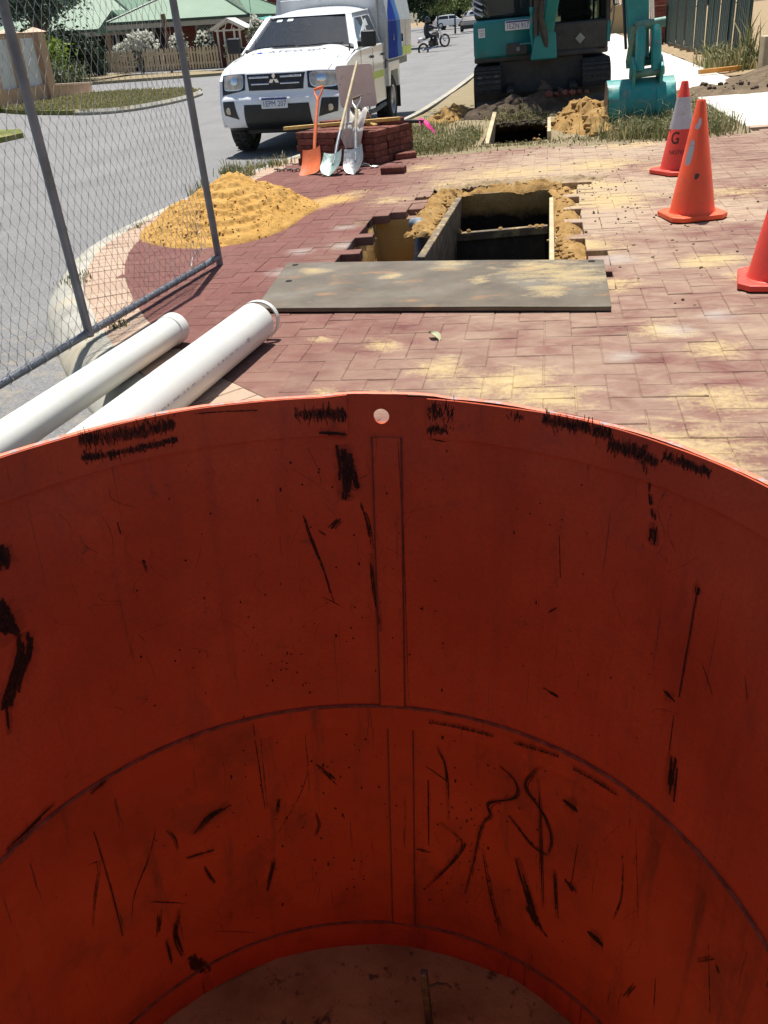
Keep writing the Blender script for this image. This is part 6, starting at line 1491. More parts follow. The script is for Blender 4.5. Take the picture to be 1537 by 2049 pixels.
grass('root_grass', M['drygrass'], 1500, clumps([(-.45, 13.3, .3, .12), (-.2, 13.25, .25, .1), (-.6, 13.2, .2, .08)]), lambda u, v: z1f(u, v) - .03, .05, .16, 5, .005, 1.3)
grass('kerb_weeds', M['grass'], 900, clumps([(-3.45, 9.7, .06, .12), (-3.15, 9.75, .12, .1), (-2.95, 9.9, .08, .08), (-3.1, 9.2, .05, .1), (-3.3, 8.4, .03, .15)]), -.02, .04, .16, 6, .005, .7)
grass('kerb_weeds', M['grass'], 240, clumps([(-2.93, 5.05, .05, .05), (-2.99, 5.2, .04, .05), (-2.2, 4.1, .03, .04), (-3.26, 6.8, .02, .08)]), 0.0, .015, .045, 7, .004, 1.0)
grass('fence_weeds', M['grass'], 1600, clumps([(3.3, 18.6, .2, .4), (3.15, 19.6, .12, .4), (3.45, 17.9, .12, .2)]), .02, .1, .45, 8, .012, .7)
grass('fence_weeds', M['grass'], 50, clumps([(3.42, 18.0, .06, .1)]), .02, .7, .95, 9, .022, .35)
grass('bucket_weeds', M['drygrass'], 120, clumps([(.7, 10.35, .2, .15), (1.35, 10.9, .15, .3)]), 0.0, .2, .42, 10, .004, .8)

# ================================================================ right side: fence, walls
M['colorbond'] = pm('green_sheet_steel', (0.018, 0.045, 0.036), 0.5, 0.0, var=0.2, scale=1.5, dirt=(0.10, 0.12, 0.09), dirt_amt=0.3, thr=0.55)
M['redbrick'] = None
def brickwall_mat(name, sx_, sz_, c1, c2, mo, vec_axis='x'):
    t = NT(name); o_ = t.obj(); s = t.new('ShaderNodeSeparateXYZ'); t.l(o_, s.inputs[0]); cb = t.new('ShaderNodeCombineXYZ')
    t.l(t.math('ADD', s.outputs['X'], s.outputs['Y']), cb.inputs[0]); t.l(s.outputs['Z'], cb.inputs[1])
    b = t.new('ShaderNodeTexBrick'); t.l(cb.outputs[0], b.inputs['Vector']); b.inputs['Scale'].default_value = 1; b.inputs['Brick Width'].default_value = sx_; b.inputs['Row Height'].default_value = sz_; b.inputs['Mortar Size'].default_value = .006
    b.inputs['Color1'].default_value = (*c1, 1); b.inputs['Color2'].default_value = (*c2, 1); b.inputs['Mortar'].default_value = (*mo, 1)
    t.bump(b.outputs['Fac'], -.4, .01); return t.done(b.outputs['Color'], .9, 0, .2)
M['redbrick'] = brickwall_mat('red_brickwork', .24, .086, (0.15, 0.036, 0.028), (0.22, 0.06, 0.045), (0.17, 0.11, 0.09))
fence = thing('sheet_fence', 'dark green corrugated steel fence of upright sheets beside the footpath', 'fence', (3.48, 18.4, 0.0))
sheet = MB(); L = 0.78; npf = 26
def rib(s): x = (s * 4.0) % 1.0; return 0.022 * (sm(.05, .2, x) - sm(.55, .7, x))
sheet.grid(lambda a, b: (rib(a) , a * L, lerp(0.05, 1.85, b)), npf, 1); me = sheet.mesh('sheet', M['colorbond'])
for k in range(15): inst('sheet', me, fence, (-.012 * k * .8 + (.015 if k % 2 else 0), k * .79, .03 * fn(k * .7, 2)), (0, radians(random.uniform(-.7, .7)), 0))
for k in range(7): MB().box((-.012, k * 1.97, .95), (.06, .06, 1.9)).build('post', M['colorbond'], fence)
for z in (.08, 1.84): MB().bar((.03, -.02, z), (-.12, 11.9, z), .05, .05).build('rail', M['colorbond'], fence)
for k in range(5): MB().bar((-.06, 4.3 + k * 1.25, .06), (-.22, 4.9 + k * 1.25, .03), .03, .10).build('plinth_board', M['wood'], fence)
pil = thing('brick_pillar', 'low red brick pillar at the far end of the green fence', 'pillar', (3.12, 30.2, 0))
MB().box((0, 0, .49), (.36, .5, .98)).build('shaft', M['redbrick'], pil); MB().box((0, 0, 1.0), (.40, .54, .05)).build('coping', M['stackb'], pil, bevel=.01)
pil = thing('brick_wall', 'tall dark red brick wall behind the brick pillar', 'wall', (3.7, 31.6, 0))
MB().box((0, .5, 1.2), (1.1, .3, 2.4)).build('brickwork', M['redbrick'], pil); MB().box((0, .5, 2.42), (1.16, .36, .06)).build('coping', M['stackb'], pil)
M['limestone'] = pm('limestone', (0.52, 0.42, 0.27), 0.9, var=0.2, scale=3, dirt=(0.3, 0.24, 0.15), dirt_amt=0.5, bump=0.5)
lw = thing('limestone_wall', 'pale limestone block wall end at the right edge with bricks on top', 'wall', (3.42, 16.9, 0))
for k in range(3):
    for j in range(2): MB().box((.5 + j * 1.0, .12 * 0 + .0 + k * .0, .14 + .28 * 0), (.01, .01, .01)) if False else None
for i in range(4):
    MB().box((.25 + i * .505, 0, .275), (.5, .36, .55)).build('block', M['limestone'], lw, bevel=.012)
for i in range(2):
    for k in range(4): MB().box((.42 + i * .235, 0, .587 + k * .078), (.23, .11, .073)).build('brick', M['stackb'], lw, bevel=.004)
plank('orange_timber', 'orange-stained timber length lying on the footpath by the limestone wall', 'timber', (2.57, 17.62, .05), (3.40, 17.72, .06), .09, .07, pm('orange_timber_mat', (0.60, 0.27, 0.05), .6, var=.15, scale=6))
yw = thing('rendered_wall', 'ochre rendered wall seen between the excavator arm and cab', 'wall', (2.9, 46.5, -.05))
MB().box((0, 0, 1.0), (1.6, .3, 2.0)).build('render', pm('ochre_render', (0.42, 0.30, 0.15), .9, var=.15, scale=1.5, bump=.3), yw, bevel=.02)
MB().box((1.0, .1, 1.1), (.5, .5, 2.2)).build('pier', pm('ochre_pier', (0.36, 0.25, 0.13), .9, var=.15, scale=1.5), yw, bevel=.02)

# ================================================================ trees
def leaf_mesh(name, mat, pts, size, seed, parent, flat=0.0, asp=.55):
    rr = random.Random(seed); V = []; Fc = []
    for (x, y, z) in pts:
        s = size * rr.uniform(.6, 1.35); n_ = Vector((rr.gauss(0, 1), rr.gauss(0, 1), rr.gauss(0, 1) + flat)).normalized(); a = n_.orthogonal().normalized(); b = n_.cross(a); q_ = rr.random() * 6.28
        a, b = a * cos(q_) + b * sin(q_), b * cos(q_) - a * sin(q_); o = len(V); c_ = Vector((x, y, z))
        V += [c_ - a * s, c_ - b * s * asp, c_ + a * s, c_ + b * s * asp]; Fc.append((o, o + 1, o + 2, o + 3))
    me = bpy.data.meshes.new(name); me.from_pydata([tuple(v) for v in V], [], Fc); me.materials.append(mat)
    return inst(name, me, parent)
def crown_pts(rr, c, r, nclump, nleaf, cr):
    out = []
    for k in range(nclump):
        while True:
            d = Vector((rr.uniform(-1, 1), rr.uniform(-1, 1), rr.uniform(-1, 1)))
            if .25 < d.length < 1: break
        d = d * (0.55 + .45 * rr.random()); cc = Vector((c[0] + d.x * r[0], c[1] + d.y * r[1], c[2] + d.z * r[2])); q_ = cr * rr.uniform(.6, 1.4)
        for j in range(nleaf):
            e = Vector((rr.gauss(0, .5), rr.gauss(0, .5), rr.gauss(0, .42))); out.append((cc.x + e.x * q_, cc.y + e.y * q_, cc.z + e.z * q_))
    return out
M['bark'] = pm('bark', (0.10, 0.075, 0.055), .95, var=.35, scale=5, bump=.8, bscale=25)
M['leafdark'] = leafy_mat('dark_leaves', [(0, (0.012, 0.028, 0.012)), (.6, (0.026, 0.052, 0.022)), (1, (0.06, 0.095, 0.05))], .5, .15)
M['leafgrey'] = leafy_mat('grey_green_leaves', [(0, (0.03, 0.06, 0.04)), (.6, (0.07, 0.12, 0.08)), (1, (0.16, 0.24, 0.17))], .5, .2)
M['leafbright'] = leafy_mat('bright_leaves', [(0, (0.10, 0.17, 0.015)), (.6, (0.20, 0.29, 0.03)), (1, (0.33, 0.40, 0.07))], .5, .3)
M['leafolive'] = leafy_mat('olive_leaves', [(0, (0.05, 0.075, 0.03)), (.6, (0.11, 0.14, 0.065)), (1, (0.2, 0.23, 0.12))], .5, .25)
M['leafpale'] = leafy_mat('pale_leaves', [(0, (0.12, 0.17, 0.05)), (.6, (0.22, 0.28, 0.10)), (1, (0.35, 0.40, 0.18))], .5, .35)
M['petal'] = leafy_mat('white_petals', [(0, (0.70, 0.70, 0.60)), (1, (0.82, 0.82, 0.76))], .6, .3)
def tree(label, loc, h_, crown_c, crown_r, mat, nc, nl, cr, ls, seed, tr=.15, group=None, tilt=0):
    rr = random.Random(seed); t = thing('tree', label, 'tree', loc, (0, tilt, 0), group); c = Vector(crown_c)
    tk = MB(); top = Vector((c.x, c.y, c.z)); tk.tube([(0, 0, -.1), (.02, 0, h_ * .25), (c.x * .4, c.y * .4, c.z * .6), top], [tr * 1.25, tr, tr * .8, tr * .35], 9)
    for k in range(6):
        a = rr.random() * 6.28; b = Vector((c.x * .35, c.y * .35, c.z * rr.uniform(.45, .75))); e = c + Vector((cos(a) * crown_r[0] * .6, sin(a) * crown_r[1] * .6, rr.uniform(-.1, .5) * crown_r[2]))
        tk.tube([b, b.lerp(e, .5) + Vector((0, 0, .1 * crown_r[2])), e], [tr * .5, tr * .32, tr * .1], 6)
    tk.build('trunk', M['bark'], t, smooth=True)
    leaf_mesh('crown', mat, crown_pts(rr, c, crown_r, nc, nl, cr), ls, seed, t); return t
# street tree standing behind the excavator; only its shade falls in the picture
tree('street tree behind the excavator whose shade falls on the machine', (-0.2, 17.6, -.1), 5.5, (-.2, -1.1, 4.6), (2.1, 1.7, 1.3), M['leafolive'], 120, 55, .42, .075, 77, .11)

# ================================================================ left: corner with lawn, garden wall
TL = radians(2.0)
lawn = [(-14.6, 23.3), (-12.9, 21.9), (-10.75, 21.0), (-9.95, 21.35), (-9.6, 23), (-9.6, 24.9), (-9.85, 26.5), (-10.8, 28.0), (-12.8, 28.3), (-13.95, 28.05)]
LS = smooth_line(lawn + [lawn[0]], 2); n = len(LS)
mb = MB(); mb.add([(p.x, p.y, road_z(p.x, p.y) + .10) for p in LS] + [(p.x, p.y, road_z(p.x, p.y) - .05) for p in LS] , [tuple(range(n))] + [(i, (i + 1) % n, n + (i + 1) % n, n + i) for i in range(n)])
lo_ = tag(mb.build('lawn', M['lawn']), kind='structure')
mb = MB(); k0 = [p for p in LS if p.x > -11.2]
mb.tube([(p.x, p.y, road_z(p.x, p.y) + .04) for p in k0], .09, 6); mb.build('lawn_kerb', M['kerb'], lo_, smooth=True)
grass('lawn_grass', M['drygrass'], 14000, lambda rr: (lambda p: p if inpoly(p[0], p[1], lawn) else None)((rr.uniform(-14.6, -9.6), rr.uniform(21, 28.3))), lambda u, v: road_z(u, v) + .10, .03, .09, 21, .012, .9)
mb = MB(); nb2 = [(-14.6, 22.6), (-14.0, 23.2), (-13.9, 28.2), (-12.2, 28.9), (-12.2, 29.5), (-14.6, 29.4)]
mb.add([(u, v, road_z(u, v) + .06) for u, v in nb2], [tuple(range(len(nb2)))]); tag(mb.build('side_path', M['path']), kind='structure')
mb = MB(); q4 = [(-10.0, 15.4), (-9.9, 16.6), (-10.4, 17.4), (-13, 17.3), (-13, 15)]
mb.add([(u, v, road_z(u, v) + .09) for u, v in q4] + [(u, v, road_z(u, v) - .1) for u, v in q4], [tuple(range(5))] + [(i, (i + 1) % 5, 5 + (i + 1) % 5, 5 + i) for i in range(5)]); tag(mb.build('near_lawn', M['lawn']), kind='structure')
M['render'] = pm('pink_render', (0.46, 0.29, 0.185), .9, var=.12, scale=1.2, dirt=(.3, .2, .14), dirt_amt=.3, bump=.25)
M['renderlight'] = pm('pale_coping', (0.58, 0.42, 0.30), .9, var=.1, scale=2)
M['whitepanel'] = pm('white_panel', (0.60, 0.60, 0.62), .5, var=.06, scale=3)
gz = road_z(-14.4, 25) + .05
gw = thing('garden_wall', 'pink rendered garden wall with pillars and white corrugated panels', 'garden wall', (-14.35, 25.9, gz), (0, TL, 0))
pz = 1.75
for k in range(4):
    y = -k * 1.28
    MB().box((-.10 * k * .6, y, pz / 2), (.42, .40, pz)).build('pillar', M['render'], gw, bevel=.015)
    MB().add([(-.26 - .06 * k, y - .25, pz), (.26 - .06 * k, y - .25, pz), (.26 - .06 * k, y + .25, pz), (-.26 - .06 * k, y + .25, pz), (-.06 * k, y, pz + .13)], [(0, 1, 2, 3), (0, 1, 4), (1, 2, 4), (2, 3, 4), (3, 0, 4)]).build('cap', M['renderlight'], gw)
    if k < 3:
        MB().box((-.06 * k, y - .64, .22), (.26, .9, .44)).build('plinth', M['render'], gw, bevel=.01)
        pn = MB(); pn.grid(lambda a, b: (.04 + .012 * sin(a * 40) - .06 * k, y - .22 - a * .84, lerp(.44, 1.62, b)), 40, 1); pn.build('panel', M['whitepanel'], gw, smooth=True)
        MB().box((-.06 * k, y - .64, 1.67), (.1, .9, .08)).build('panel_rail', M['render'], gw)
lwz = thing('low_wall', 'low pink rendered planter wall stepping down beside the lawn', 'garden wall', (-14.3, 27.2, gz), (0, TL, 0))
MB().prism([(-1.1, -.1), (1.2, -.1), (1.2, .26), (-1.1, .36)], -.12, .12, 'x').build('render', M['render'], lwz, bevel=.01)
MB().prism([(-1.12, .36), (1.24, .26), (1.24, .32), (-1.12, .42)], -.15, .15, 'x').build('coping', M['renderlight'], lwz, bevel=.01)
MB().box((-.9, .98, .1), (1.7, .24, .45)).build('return_wall', M['render'], lwz, bevel=.01)
def shrub(label, loc, r, mat, nc, nl, cr, ls, seed, flowers=0, group=None, name='shrub', cat='shrub'):
    rr = random.Random(seed); t = thing(name, label, cat, loc, (0, TL, 0), group)
    st_ = MB()
    for k in range(5): a = rr.random() * 6.28; st_.tube([(.03 * cos(a), .03 * sin(a), -.05), (.3 * r[0] * cos(a), .3 * r[1] * sin(a), r[2] * .6), (.55 * r[0] * cos(a), .55 * r[1] * sin(a), r[2] * 1.2)], [.03, .02, .008], 5)
    st_.build('stems', M['bark'], t)
    leaf_mesh('foliage', mat, crown_pts(rr, (0, 0, r[2]), r, nc, nl, cr), ls, seed, t)
    if flowers:
        fl_ = None
        pts = []
        for k in range(flowers):
            d = Vector((rr.gauss(0, 1), rr.gauss(0, 1) - .8, rr.gauss(0, 1) + .5)).normalized() * rr.uniform(.8, 1.08); c_ = Vector((d.x * r[0], d.y * r[1], r[2] + d.z * r[2]))
            for j in range(7): pts.append((c_.x + rr.gauss(0, .025), c_.y + rr.gauss(0, .025), c_.z + rr.gauss(0, .025)))
        tag(leaf_mesh('flowers', M['petal'], pts, .05, seed + 1, t, asp=.9), kind='stuff')
    return t
shrub('bright yellow-green bush behind the garden wall', (-15.3, 27.9, gz + .3), (.75, .8, .75), M['leafbright'], 70, 45, .25, .05, 31)
shrub('grey-green low bush behind the low planter wall', (-15.0, 27.4, gz + .1), (.7, .8, .42), M['leafolive'], 70, 45, .2, .04, 32)
shrub('olive spiky bush at the far end of the planter wall', (-14.75, 28.3, gz + .1), (.55, .6, .45), M['leafolive'], 50, 45, .2, .04, 33)
shrub('bright green shrub peeking above the wall at the left edge', (-17.2, 27.5, gz + 1.0), (.6, .6, .5), M['leafbright'], 40, 40, .22, .05, 34)
tree('big dark evergreen tree behind the garden wall', (-20.6, 37.5, .35), 7, (.2, 0, 4.3), (3.0, 2.2, 2.3), M['leafdark'], 260, 70, .55, .10, 35, .28, tilt=TL)
tree('grey-leaved gum branches below the dark evergreen', (-19.6, 35.8, .35), 4, (.3, -.2, 2.75), (1.9, 1.2, .75), M['leafgrey'], 70, 50, .4, .07, 36, .12, tilt=TL)
shrub('deep shady hedge beneath the dark evergreen', (-21.2, 40.0, .3), (2.6, .8, 1.0), M['leafdark'], 130, 55, .45, .09, 37)

# far verge and houses on the far side of the side street
fv = [(-60, 36.5), (-26, 33.6), (-17.7, 34.4), (-12.7, 37.0), (-10.4, 39.0), (-9.2, 42), (-8.6, 48), (-8.4, 60), (-8.5, 150), (-60, 150)]
mb = MB(); mb.add([(u, v, road_z(u, v) + .10) for u, v in fv] + [(u, v, road_z(u, v) - .08) for u, v in fv], [tuple(range(len(fv)))] + [(i, (i + 1) % len(fv), len(fv) + (i + 1) % len(fv), len(fv) + i) for i in range(len(fv))])
mb2 = MB()
for i in range(len(fv) - 3):
    a, b = Vector(fv[i]), Vector(fv[i + 1]); N_ = max(2, int((b - a).length / 3))
    for j in range(N_):
        p, q_ = a.lerp(b, j / N_), a.lerp(b, (j + 1) / N_); pr_ = [p, q_]
        d = (q_ - p).normalized(); nn = Vector((-d.y, d.x))
        W = 9; V = []
        for s_ in (p, q_):
            for o in (0, 8): V.append((s_.x + nn.x * o, s_.y + nn.y * o, road_z(s_.x, s_.y) + .10))
            V.append((s_.x, s_.y, road_z(s_.x, s_.y) - .06))
        mb2.add(V, [(0, 3, 4, 1), (0, 2, 5, 3)])
tag(mb2.build('far_verge', M['verge']), kind='structure')
fz = road_z(-17, 41) + .08
M['picket'] = pm('cream_picket', (0.50, 0.42, 0.30), .7, var=.12, scale=4, isl=.12)
pk = MB(); pk.prism([(-.042, 0), (.042, 0), (.042, .78), (0, .88), (-.042, .78)], -.011, .011, 'y'); pkm = pk.mesh('picket', M['picket'])
def picket_fence(label, u0, u1, v):
    t = thing('picket_fence', label, 'fence', ((u0 + u1) / 2, v, road_z((u0 + u1) / 2, v) + .10), (0, TL, 0)); L = u1 - u0; n_ = int(L / .125)
    for k in range(n_): inst('picket', pkm, t, (-L / 2 + (k + .5) * L / n_, 0, .04 + random.uniform(-.02, .02)), (0, random.gauss(0, .02), 0))
    for z in (.25, .68): MB().box((0, .03, z), (L, .03, .07)).build('rail', M['picket'], t)
picket_fence('leftmost run of cream picket fence beside the green plant', -19.5, -18.15, 40.9)
picket_fence('middle run of cream picket fence in front of the house', -17.75, -15.95, 41.0)
picket_fence('run of cream picket fence before the red brick house wall', -15.75, -14.3, 41.2)
picket_fence('short picket gate under the white porch gable', -14.0, -13.3, 41.4)
for i, (u, w_) in enumerate(((-17.95, .05), (-17.85, .05), (-14.2, .04))): tag(MB().box((0, 0, .42), (w_, .05, .9)).build('gate_post', M['bark'], loc=(u, 41.05, fz)), ('dark gate post between the left picket runs, outer one', 'dark gate post between the left picket runs, inner one', 'dark post beside the picket gate')[i], 'post')
t = thing('timber_pole', 'tall weathered timber pole rising behind the picket fence', 'pole', (-16.75, 41.6, fz), (0, TL, 0)); MB().box((0, 0, 1.0), (.09, .09, 2.2)).build('shaft', M['wood'], t); MB().box((0, 0, 1.95), (.17, .1, .55)).build('head', M['wood'], t)
shrub('wide white rose bush behind the left pickets', (-18.1, 41.9, fz + .25), (.85, .5, .72), M['leafolive'], 60, 40, .2, .045, 51, 240, 'white rose bushes')
shrub('low white rose bush at the left end of the pickets', (-19.0, 41.7, fz + .1), (.45, .4, .58), M['leafolive'], 36, 40, .2, .045, 52, 110, 'white rose bushes')
shrub('narrow white rose bush beside the timber pole', (-16.35, 41.9, fz + .25), (.42, .4, .62), M['leafolive'], 36, 40, .18, .045, 53, 90, 'white rose bushes')
shrub('white rose bush in front of the house window', (-15.1, 42.0, fz + .3), (.45, .4, .58), M['leafdark'], 40, 40, .18, .045, 54, 60, 'white rose bushes')
shrub('white rose bush under the porch', (-13.9, 42.0, fz + .1), (.4, .4, .45), M['leafdark'], 40, 40, .18, .045, 55, 30, 'white rose bushes')
shrub('yellowish rose bush beside the truck mirror', (-12.75, 42.3, fz + .3), (.5, .4, .75), M['leafolive'], 40, 40, .2, .045, 56, 80, 'white rose bushes')
shrub('strappy green plant at the left end of the picket fence', (-19.75, 40.7, fz), (.45, .35, .36), M['leafgrey'], 40, 40, .15, .05, 57)
M['roof'] = None
t = NT('green_roof'); o_ = t.obj(); wv = t.new('ShaderNodeTexWave'); wv.wave_type = 'BANDS'; wv.bands_direction = 'X'; wv.inputs['Scale'].default_value = 4.0; t.l(o_, wv.inputs['Vector'])
c = t.ramp(t.noise(o_, .8, 4), [(0.3, (0.115, 0.205, 0.12)), (0.7, (0.15, 0.25, 0.15))]); t.bump(wv.outputs['Fac'], .4, .03); M['roof'] = t.done(c, .5, 0, .4)
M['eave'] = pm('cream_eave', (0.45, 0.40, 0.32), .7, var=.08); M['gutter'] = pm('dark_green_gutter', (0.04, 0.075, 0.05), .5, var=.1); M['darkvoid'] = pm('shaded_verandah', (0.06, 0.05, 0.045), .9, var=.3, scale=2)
def hip(t, u0, u1, v0, v1, z, pitch, name='roof'):
    ru = (v1 - v0) / 2; h_ = ru * math.tan(pitch); P = [(u0, v0, z), (u1, v0, z), (u1, v1, z), (u0, v1, z), (u0 + ru, v0 + ru, z + h_), (u1 - ru, v0 + ru, z + h_)]
    r = MB().add(P, [(0, 1, 5, 4), (1, 2, 5), (2, 3, 4, 5), (3, 0, 4), (3, 2, 1, 0)]).build(name, M['roof'], t)
    for a, b in ((1, 5), (0, 4), (4, 5), (2, 5)): MB().tube([P[a], P[b]], .06, 6).build('ridge_cap', M['gutter'], r)
    for a, b in ((0, 1), (1, 2), (3, 0)):
        A, B = Vector(P[a]), Vector(P[b]); MB().bar(A + Vector((0, 0, -.06)), B + Vector((0, 0, -.06)), .12, .12).build('gutter', M['gutter'], r); MB().bar(A + Vector((0, 0, -.22)), B + Vector((0, 0, -.22)), .06, .2).build('fascia', M['eave'], r)
    return r
hz0 = road_z(-16, 45)
h1 = thing('brick_house', 'red brick house with a pale green metal hip roof behind the picket fence', 'house', (-16.5, 44.3, hz0), (0, TL, 0))
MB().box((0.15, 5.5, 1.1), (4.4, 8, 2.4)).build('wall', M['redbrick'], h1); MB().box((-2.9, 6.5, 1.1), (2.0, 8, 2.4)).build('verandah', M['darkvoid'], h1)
hip(h1, -4.3, 2.75, .2, 9.2, 2.16, radians(24))
for x, w_ in ((.05, .85),):
    f = MB().box((x, 1.47, 1.25), (w_, .08, 1.35)).build('window', M['eave'], h1); MB().box((x, 1.42, 1.25), (w_ - .14, .03, 1.2)).build('pane', M['glass'], f)
for x in (-2.2, -3.2, -4.1): MB().cyl((x, .55, -.1), (x, .55, 2.0), .05, n=8).build('verandah_post', M['eave'], h1, smooth=True)
aw = MB(); aw.add([(2.4, 1.0, 2.15), (3.6, 1.4, 1.75), (3.6, 3.6, 1.75), (2.4, 3.6, 2.25)], [(0, 1, 2, 3)]); aw.build('awning', pm('teal_awning', (0.05, 0.28, 0.24), .5), h1)
MB().bar((2.4, .95, 2.05), (3.65, 1.35, 1.62), .05, .12).build('awning_rail', M['eave'], h1); MB().box((3.1, 4.2, .9), (1.4, 4, 1.9)).build('wing', M['redbrick'], h1)
M['porchwhite'] = pm('white_timber', (0.62, 0.60, 0.54), .6, var=.06)
po = thing('porch', 'white timber gabled entry porch in front of the brick house', 'porch', (-14.05, 41.9, fz), (0, TL, 0))
for x in (-.42, -.12, .35, .6): MB().box((x, 0, .7), (.07, .07, 1.5)).build('post', M['porchwhite'], po)
for s in (-1, 1): MB().bar((0.1, -.1, 1.78), (0.1 + s * .78, -.1, 1.40), .07, .12).build('rafter', M['porchwhite'], po)
MB().add([(.1, -.1, 1.84), (.1, 1.2, 1.84), (-.95, 1.2, 1.36), (-.95, -.1, 1.36)], [(0, 1, 2, 3)]).build('roof_slope', M['porchwhite'], po); MB().add([(.1, -.1, 1.84), (.1, 1.2, 1.84), (.95, 1.2, 1.42), (.95, -.1, 1.42)], [(0, 1, 2, 3)]).build('roof_slope', M['porchwhite'], po)
MB().box((.1, 0, 1.36), (1.3, .06, .06)).build('tie_beam', M['porchwhite'], po)
for k in range(3): MB().bar((-.35 + k * .3, -.05, 1.4), (-.25 + k * .3, -.05, 1.65), .03, .03).build('strut', M['porchwhite'], po)
h2 = thing('green_roof_house', 'second house with a green roof and dark verandah left of the brick house', 'house', (-22.5, 46.8, road_z(-22, 46)), (0, TL, 0))
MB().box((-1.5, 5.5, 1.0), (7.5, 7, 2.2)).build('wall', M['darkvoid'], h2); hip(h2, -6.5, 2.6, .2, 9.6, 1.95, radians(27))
gb = MB(); gb.add([(.2, -.6, 1.75), (2.4, -.6, 1.75), (1.3, -.6, 2.7), (.2, 3, 1.75), (2.4, 3, 1.75), (1.3, 3, 2.7)], [(0, 1, 2), (0, 2, 5, 3), (1, 4, 5, 2)]); gb.build('gable', M['roof'], h2)
MB().add([(.75, -.62, 2.1), (1.85, -.62, 2.1), (1.3, -.62, 2.55)], [(0, 1, 2)]).build('gable_vent', M['gutter'], h2)
for x in (-1.4, .4, 2.3): MB().box((x, .5, .8), (.25, .25, 2.2)).build('verandah_pier', M['render'], h2)
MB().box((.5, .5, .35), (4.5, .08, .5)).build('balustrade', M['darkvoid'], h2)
h3 = thing('two_storey_house', 'dark brick two-storey building rising behind the truck cab', 'house', (-12.6, 62, 0), (0, TL, 0))
MB().box((-1.5, 4, 1.9), (7.5, 8, 3.8)).build('wall', M['redbrick'], h3); hip(h3, -5.8, 2.8, -.6, 8.6, 3.9, radians(25))
f = MB().box((-1.9, -.05, 3.0), (2.2, .1, 1.1)).build('window', M['eave'], h3); MB().box((-1.9, -.12, 3.0), (2.0, .05, .95)).build('pane', M['glass'], f)
h4 = thing('white_building', 'pale building glimpsed at the top left behind the dark tree', 'house', (-29, 50, .7)); MB().box((0, 3, 1.6), (8, 6, 3.6)).build('wall', M['whitepanel'], h4); hip(h4, -4.4, 4.4, -.5, 6.5, 3.4, radians(22))
f = MB().box((-1, -.03, 1.5), (1.6, .1, 1.2)).build('window', M['eave'], h4); MB().box((-1, -.1, 1.5), (1.4, .05, 1.0)).build('pane', M['glass'], f)
shrub('dense green hedge in front of the pale building', (-25.5, 46.5, .5), (2.2, .9, 1.2), M['leafdark'], 90, 50, .5, .1, 61)

# ================================================================ far street
sp = [(-9.4, 46), (-9.0, 60), (-8.9, 90)]
tree('dark spreading street tree behind the motorcycle', (-9.25, 61.5, -.15), 6, (.2, .5, 3.9), (3.0, 3.0, 2.2), M['leafdark'], 300, 70, .6, .12, 71, .32)
tree('dark tree further back over the white fence', (-13.5, 70, -.1), 7, (0, 0, 4.6), (4.0, 3.5, 3.0), M['leafdark'], 260, 60, .8, .16, 72, .35)
tree('nearer pale young street tree on the far verge', (-9.6, 86, -.1), 4.5, (.2, 0, 3.3), (1.9, 1.7, 1.7), M['leafpale'], 150, 55, .45, .11, 73, .07, 'young street trees')
tree('farther pale young street tree next to the white cars', (-9.4, 100, -.1), 4.6, (.3, 0, 3.6), (2.3, 2.0, 2.0), M['leafpale'], 160, 55, .5, .13, 74, .08, 'young street trees')
for i, (u, v, r, hh) in enumerate(((-30, 175, 7, 5), (-20, 190, 8, 6), (-9, 200, 8, 6), (2, 205, 9, 6), (12, 190, 8, 5.5), (-16, 150, 4, 4.2), (22, 150, 9, 6), (-24, 110, 5, 5))):
    tree(('dark tree in the far background, leftmost over the cars', 'dark tree in the far background straight behind the white cars', 'dark tree in the far background above the end of the street', 'dark far tree left of the excavator cab', 'dark far tree hidden partly by the excavator', 'mid-dark tree just behind the nearer white car', 'tall far tree beyond the right-hand fence', 'dark tree behind the left fence of the far street')[i], (u, v, -.2), 10, (0, 0, hh), (r, r * .8, hh * .9), M['leafdark'] if i % 3 else M['leafolive'], 170, 46, 1.6, .42, 80 + i, .4, 'far background trees')
M['fencewhite'] = pm('white_fence_board', (0.52, 0.50, 0.45), .7, var=.12, scale=2, isl=.12)
wf = thing('board_fence', 'tall off-white board fence behind the motorcycle', 'fence', (-10.4, 56, -.15)); bd = MB().box((0, 0, .95), (.04, .62, 1.7)).mesh('board', M['fencewhite'])
for k in range(26): inst('board', bd, wf, (0, k * .72, random.uniform(-.03, .05)))
MB().box((0, -.6, 1.1), (.25, .25, 2.1)).build('post', M['fencewhite'], wf)
shrub('ragged climbing plant spilling over the board fence', (-10.3, 62.5, 1.3), (.5, 2.0, .5), M['leafbright'], 50, 40, .3, .07, 91)
mb = MB(); mb.add([(u, v, -.235) for u, v in ((-9.0, 46), (-8.45, 46), (-8.45, 150), (-9.9, 150), (-9.9, 55))], [(0, 1, 2, 3, 4)])
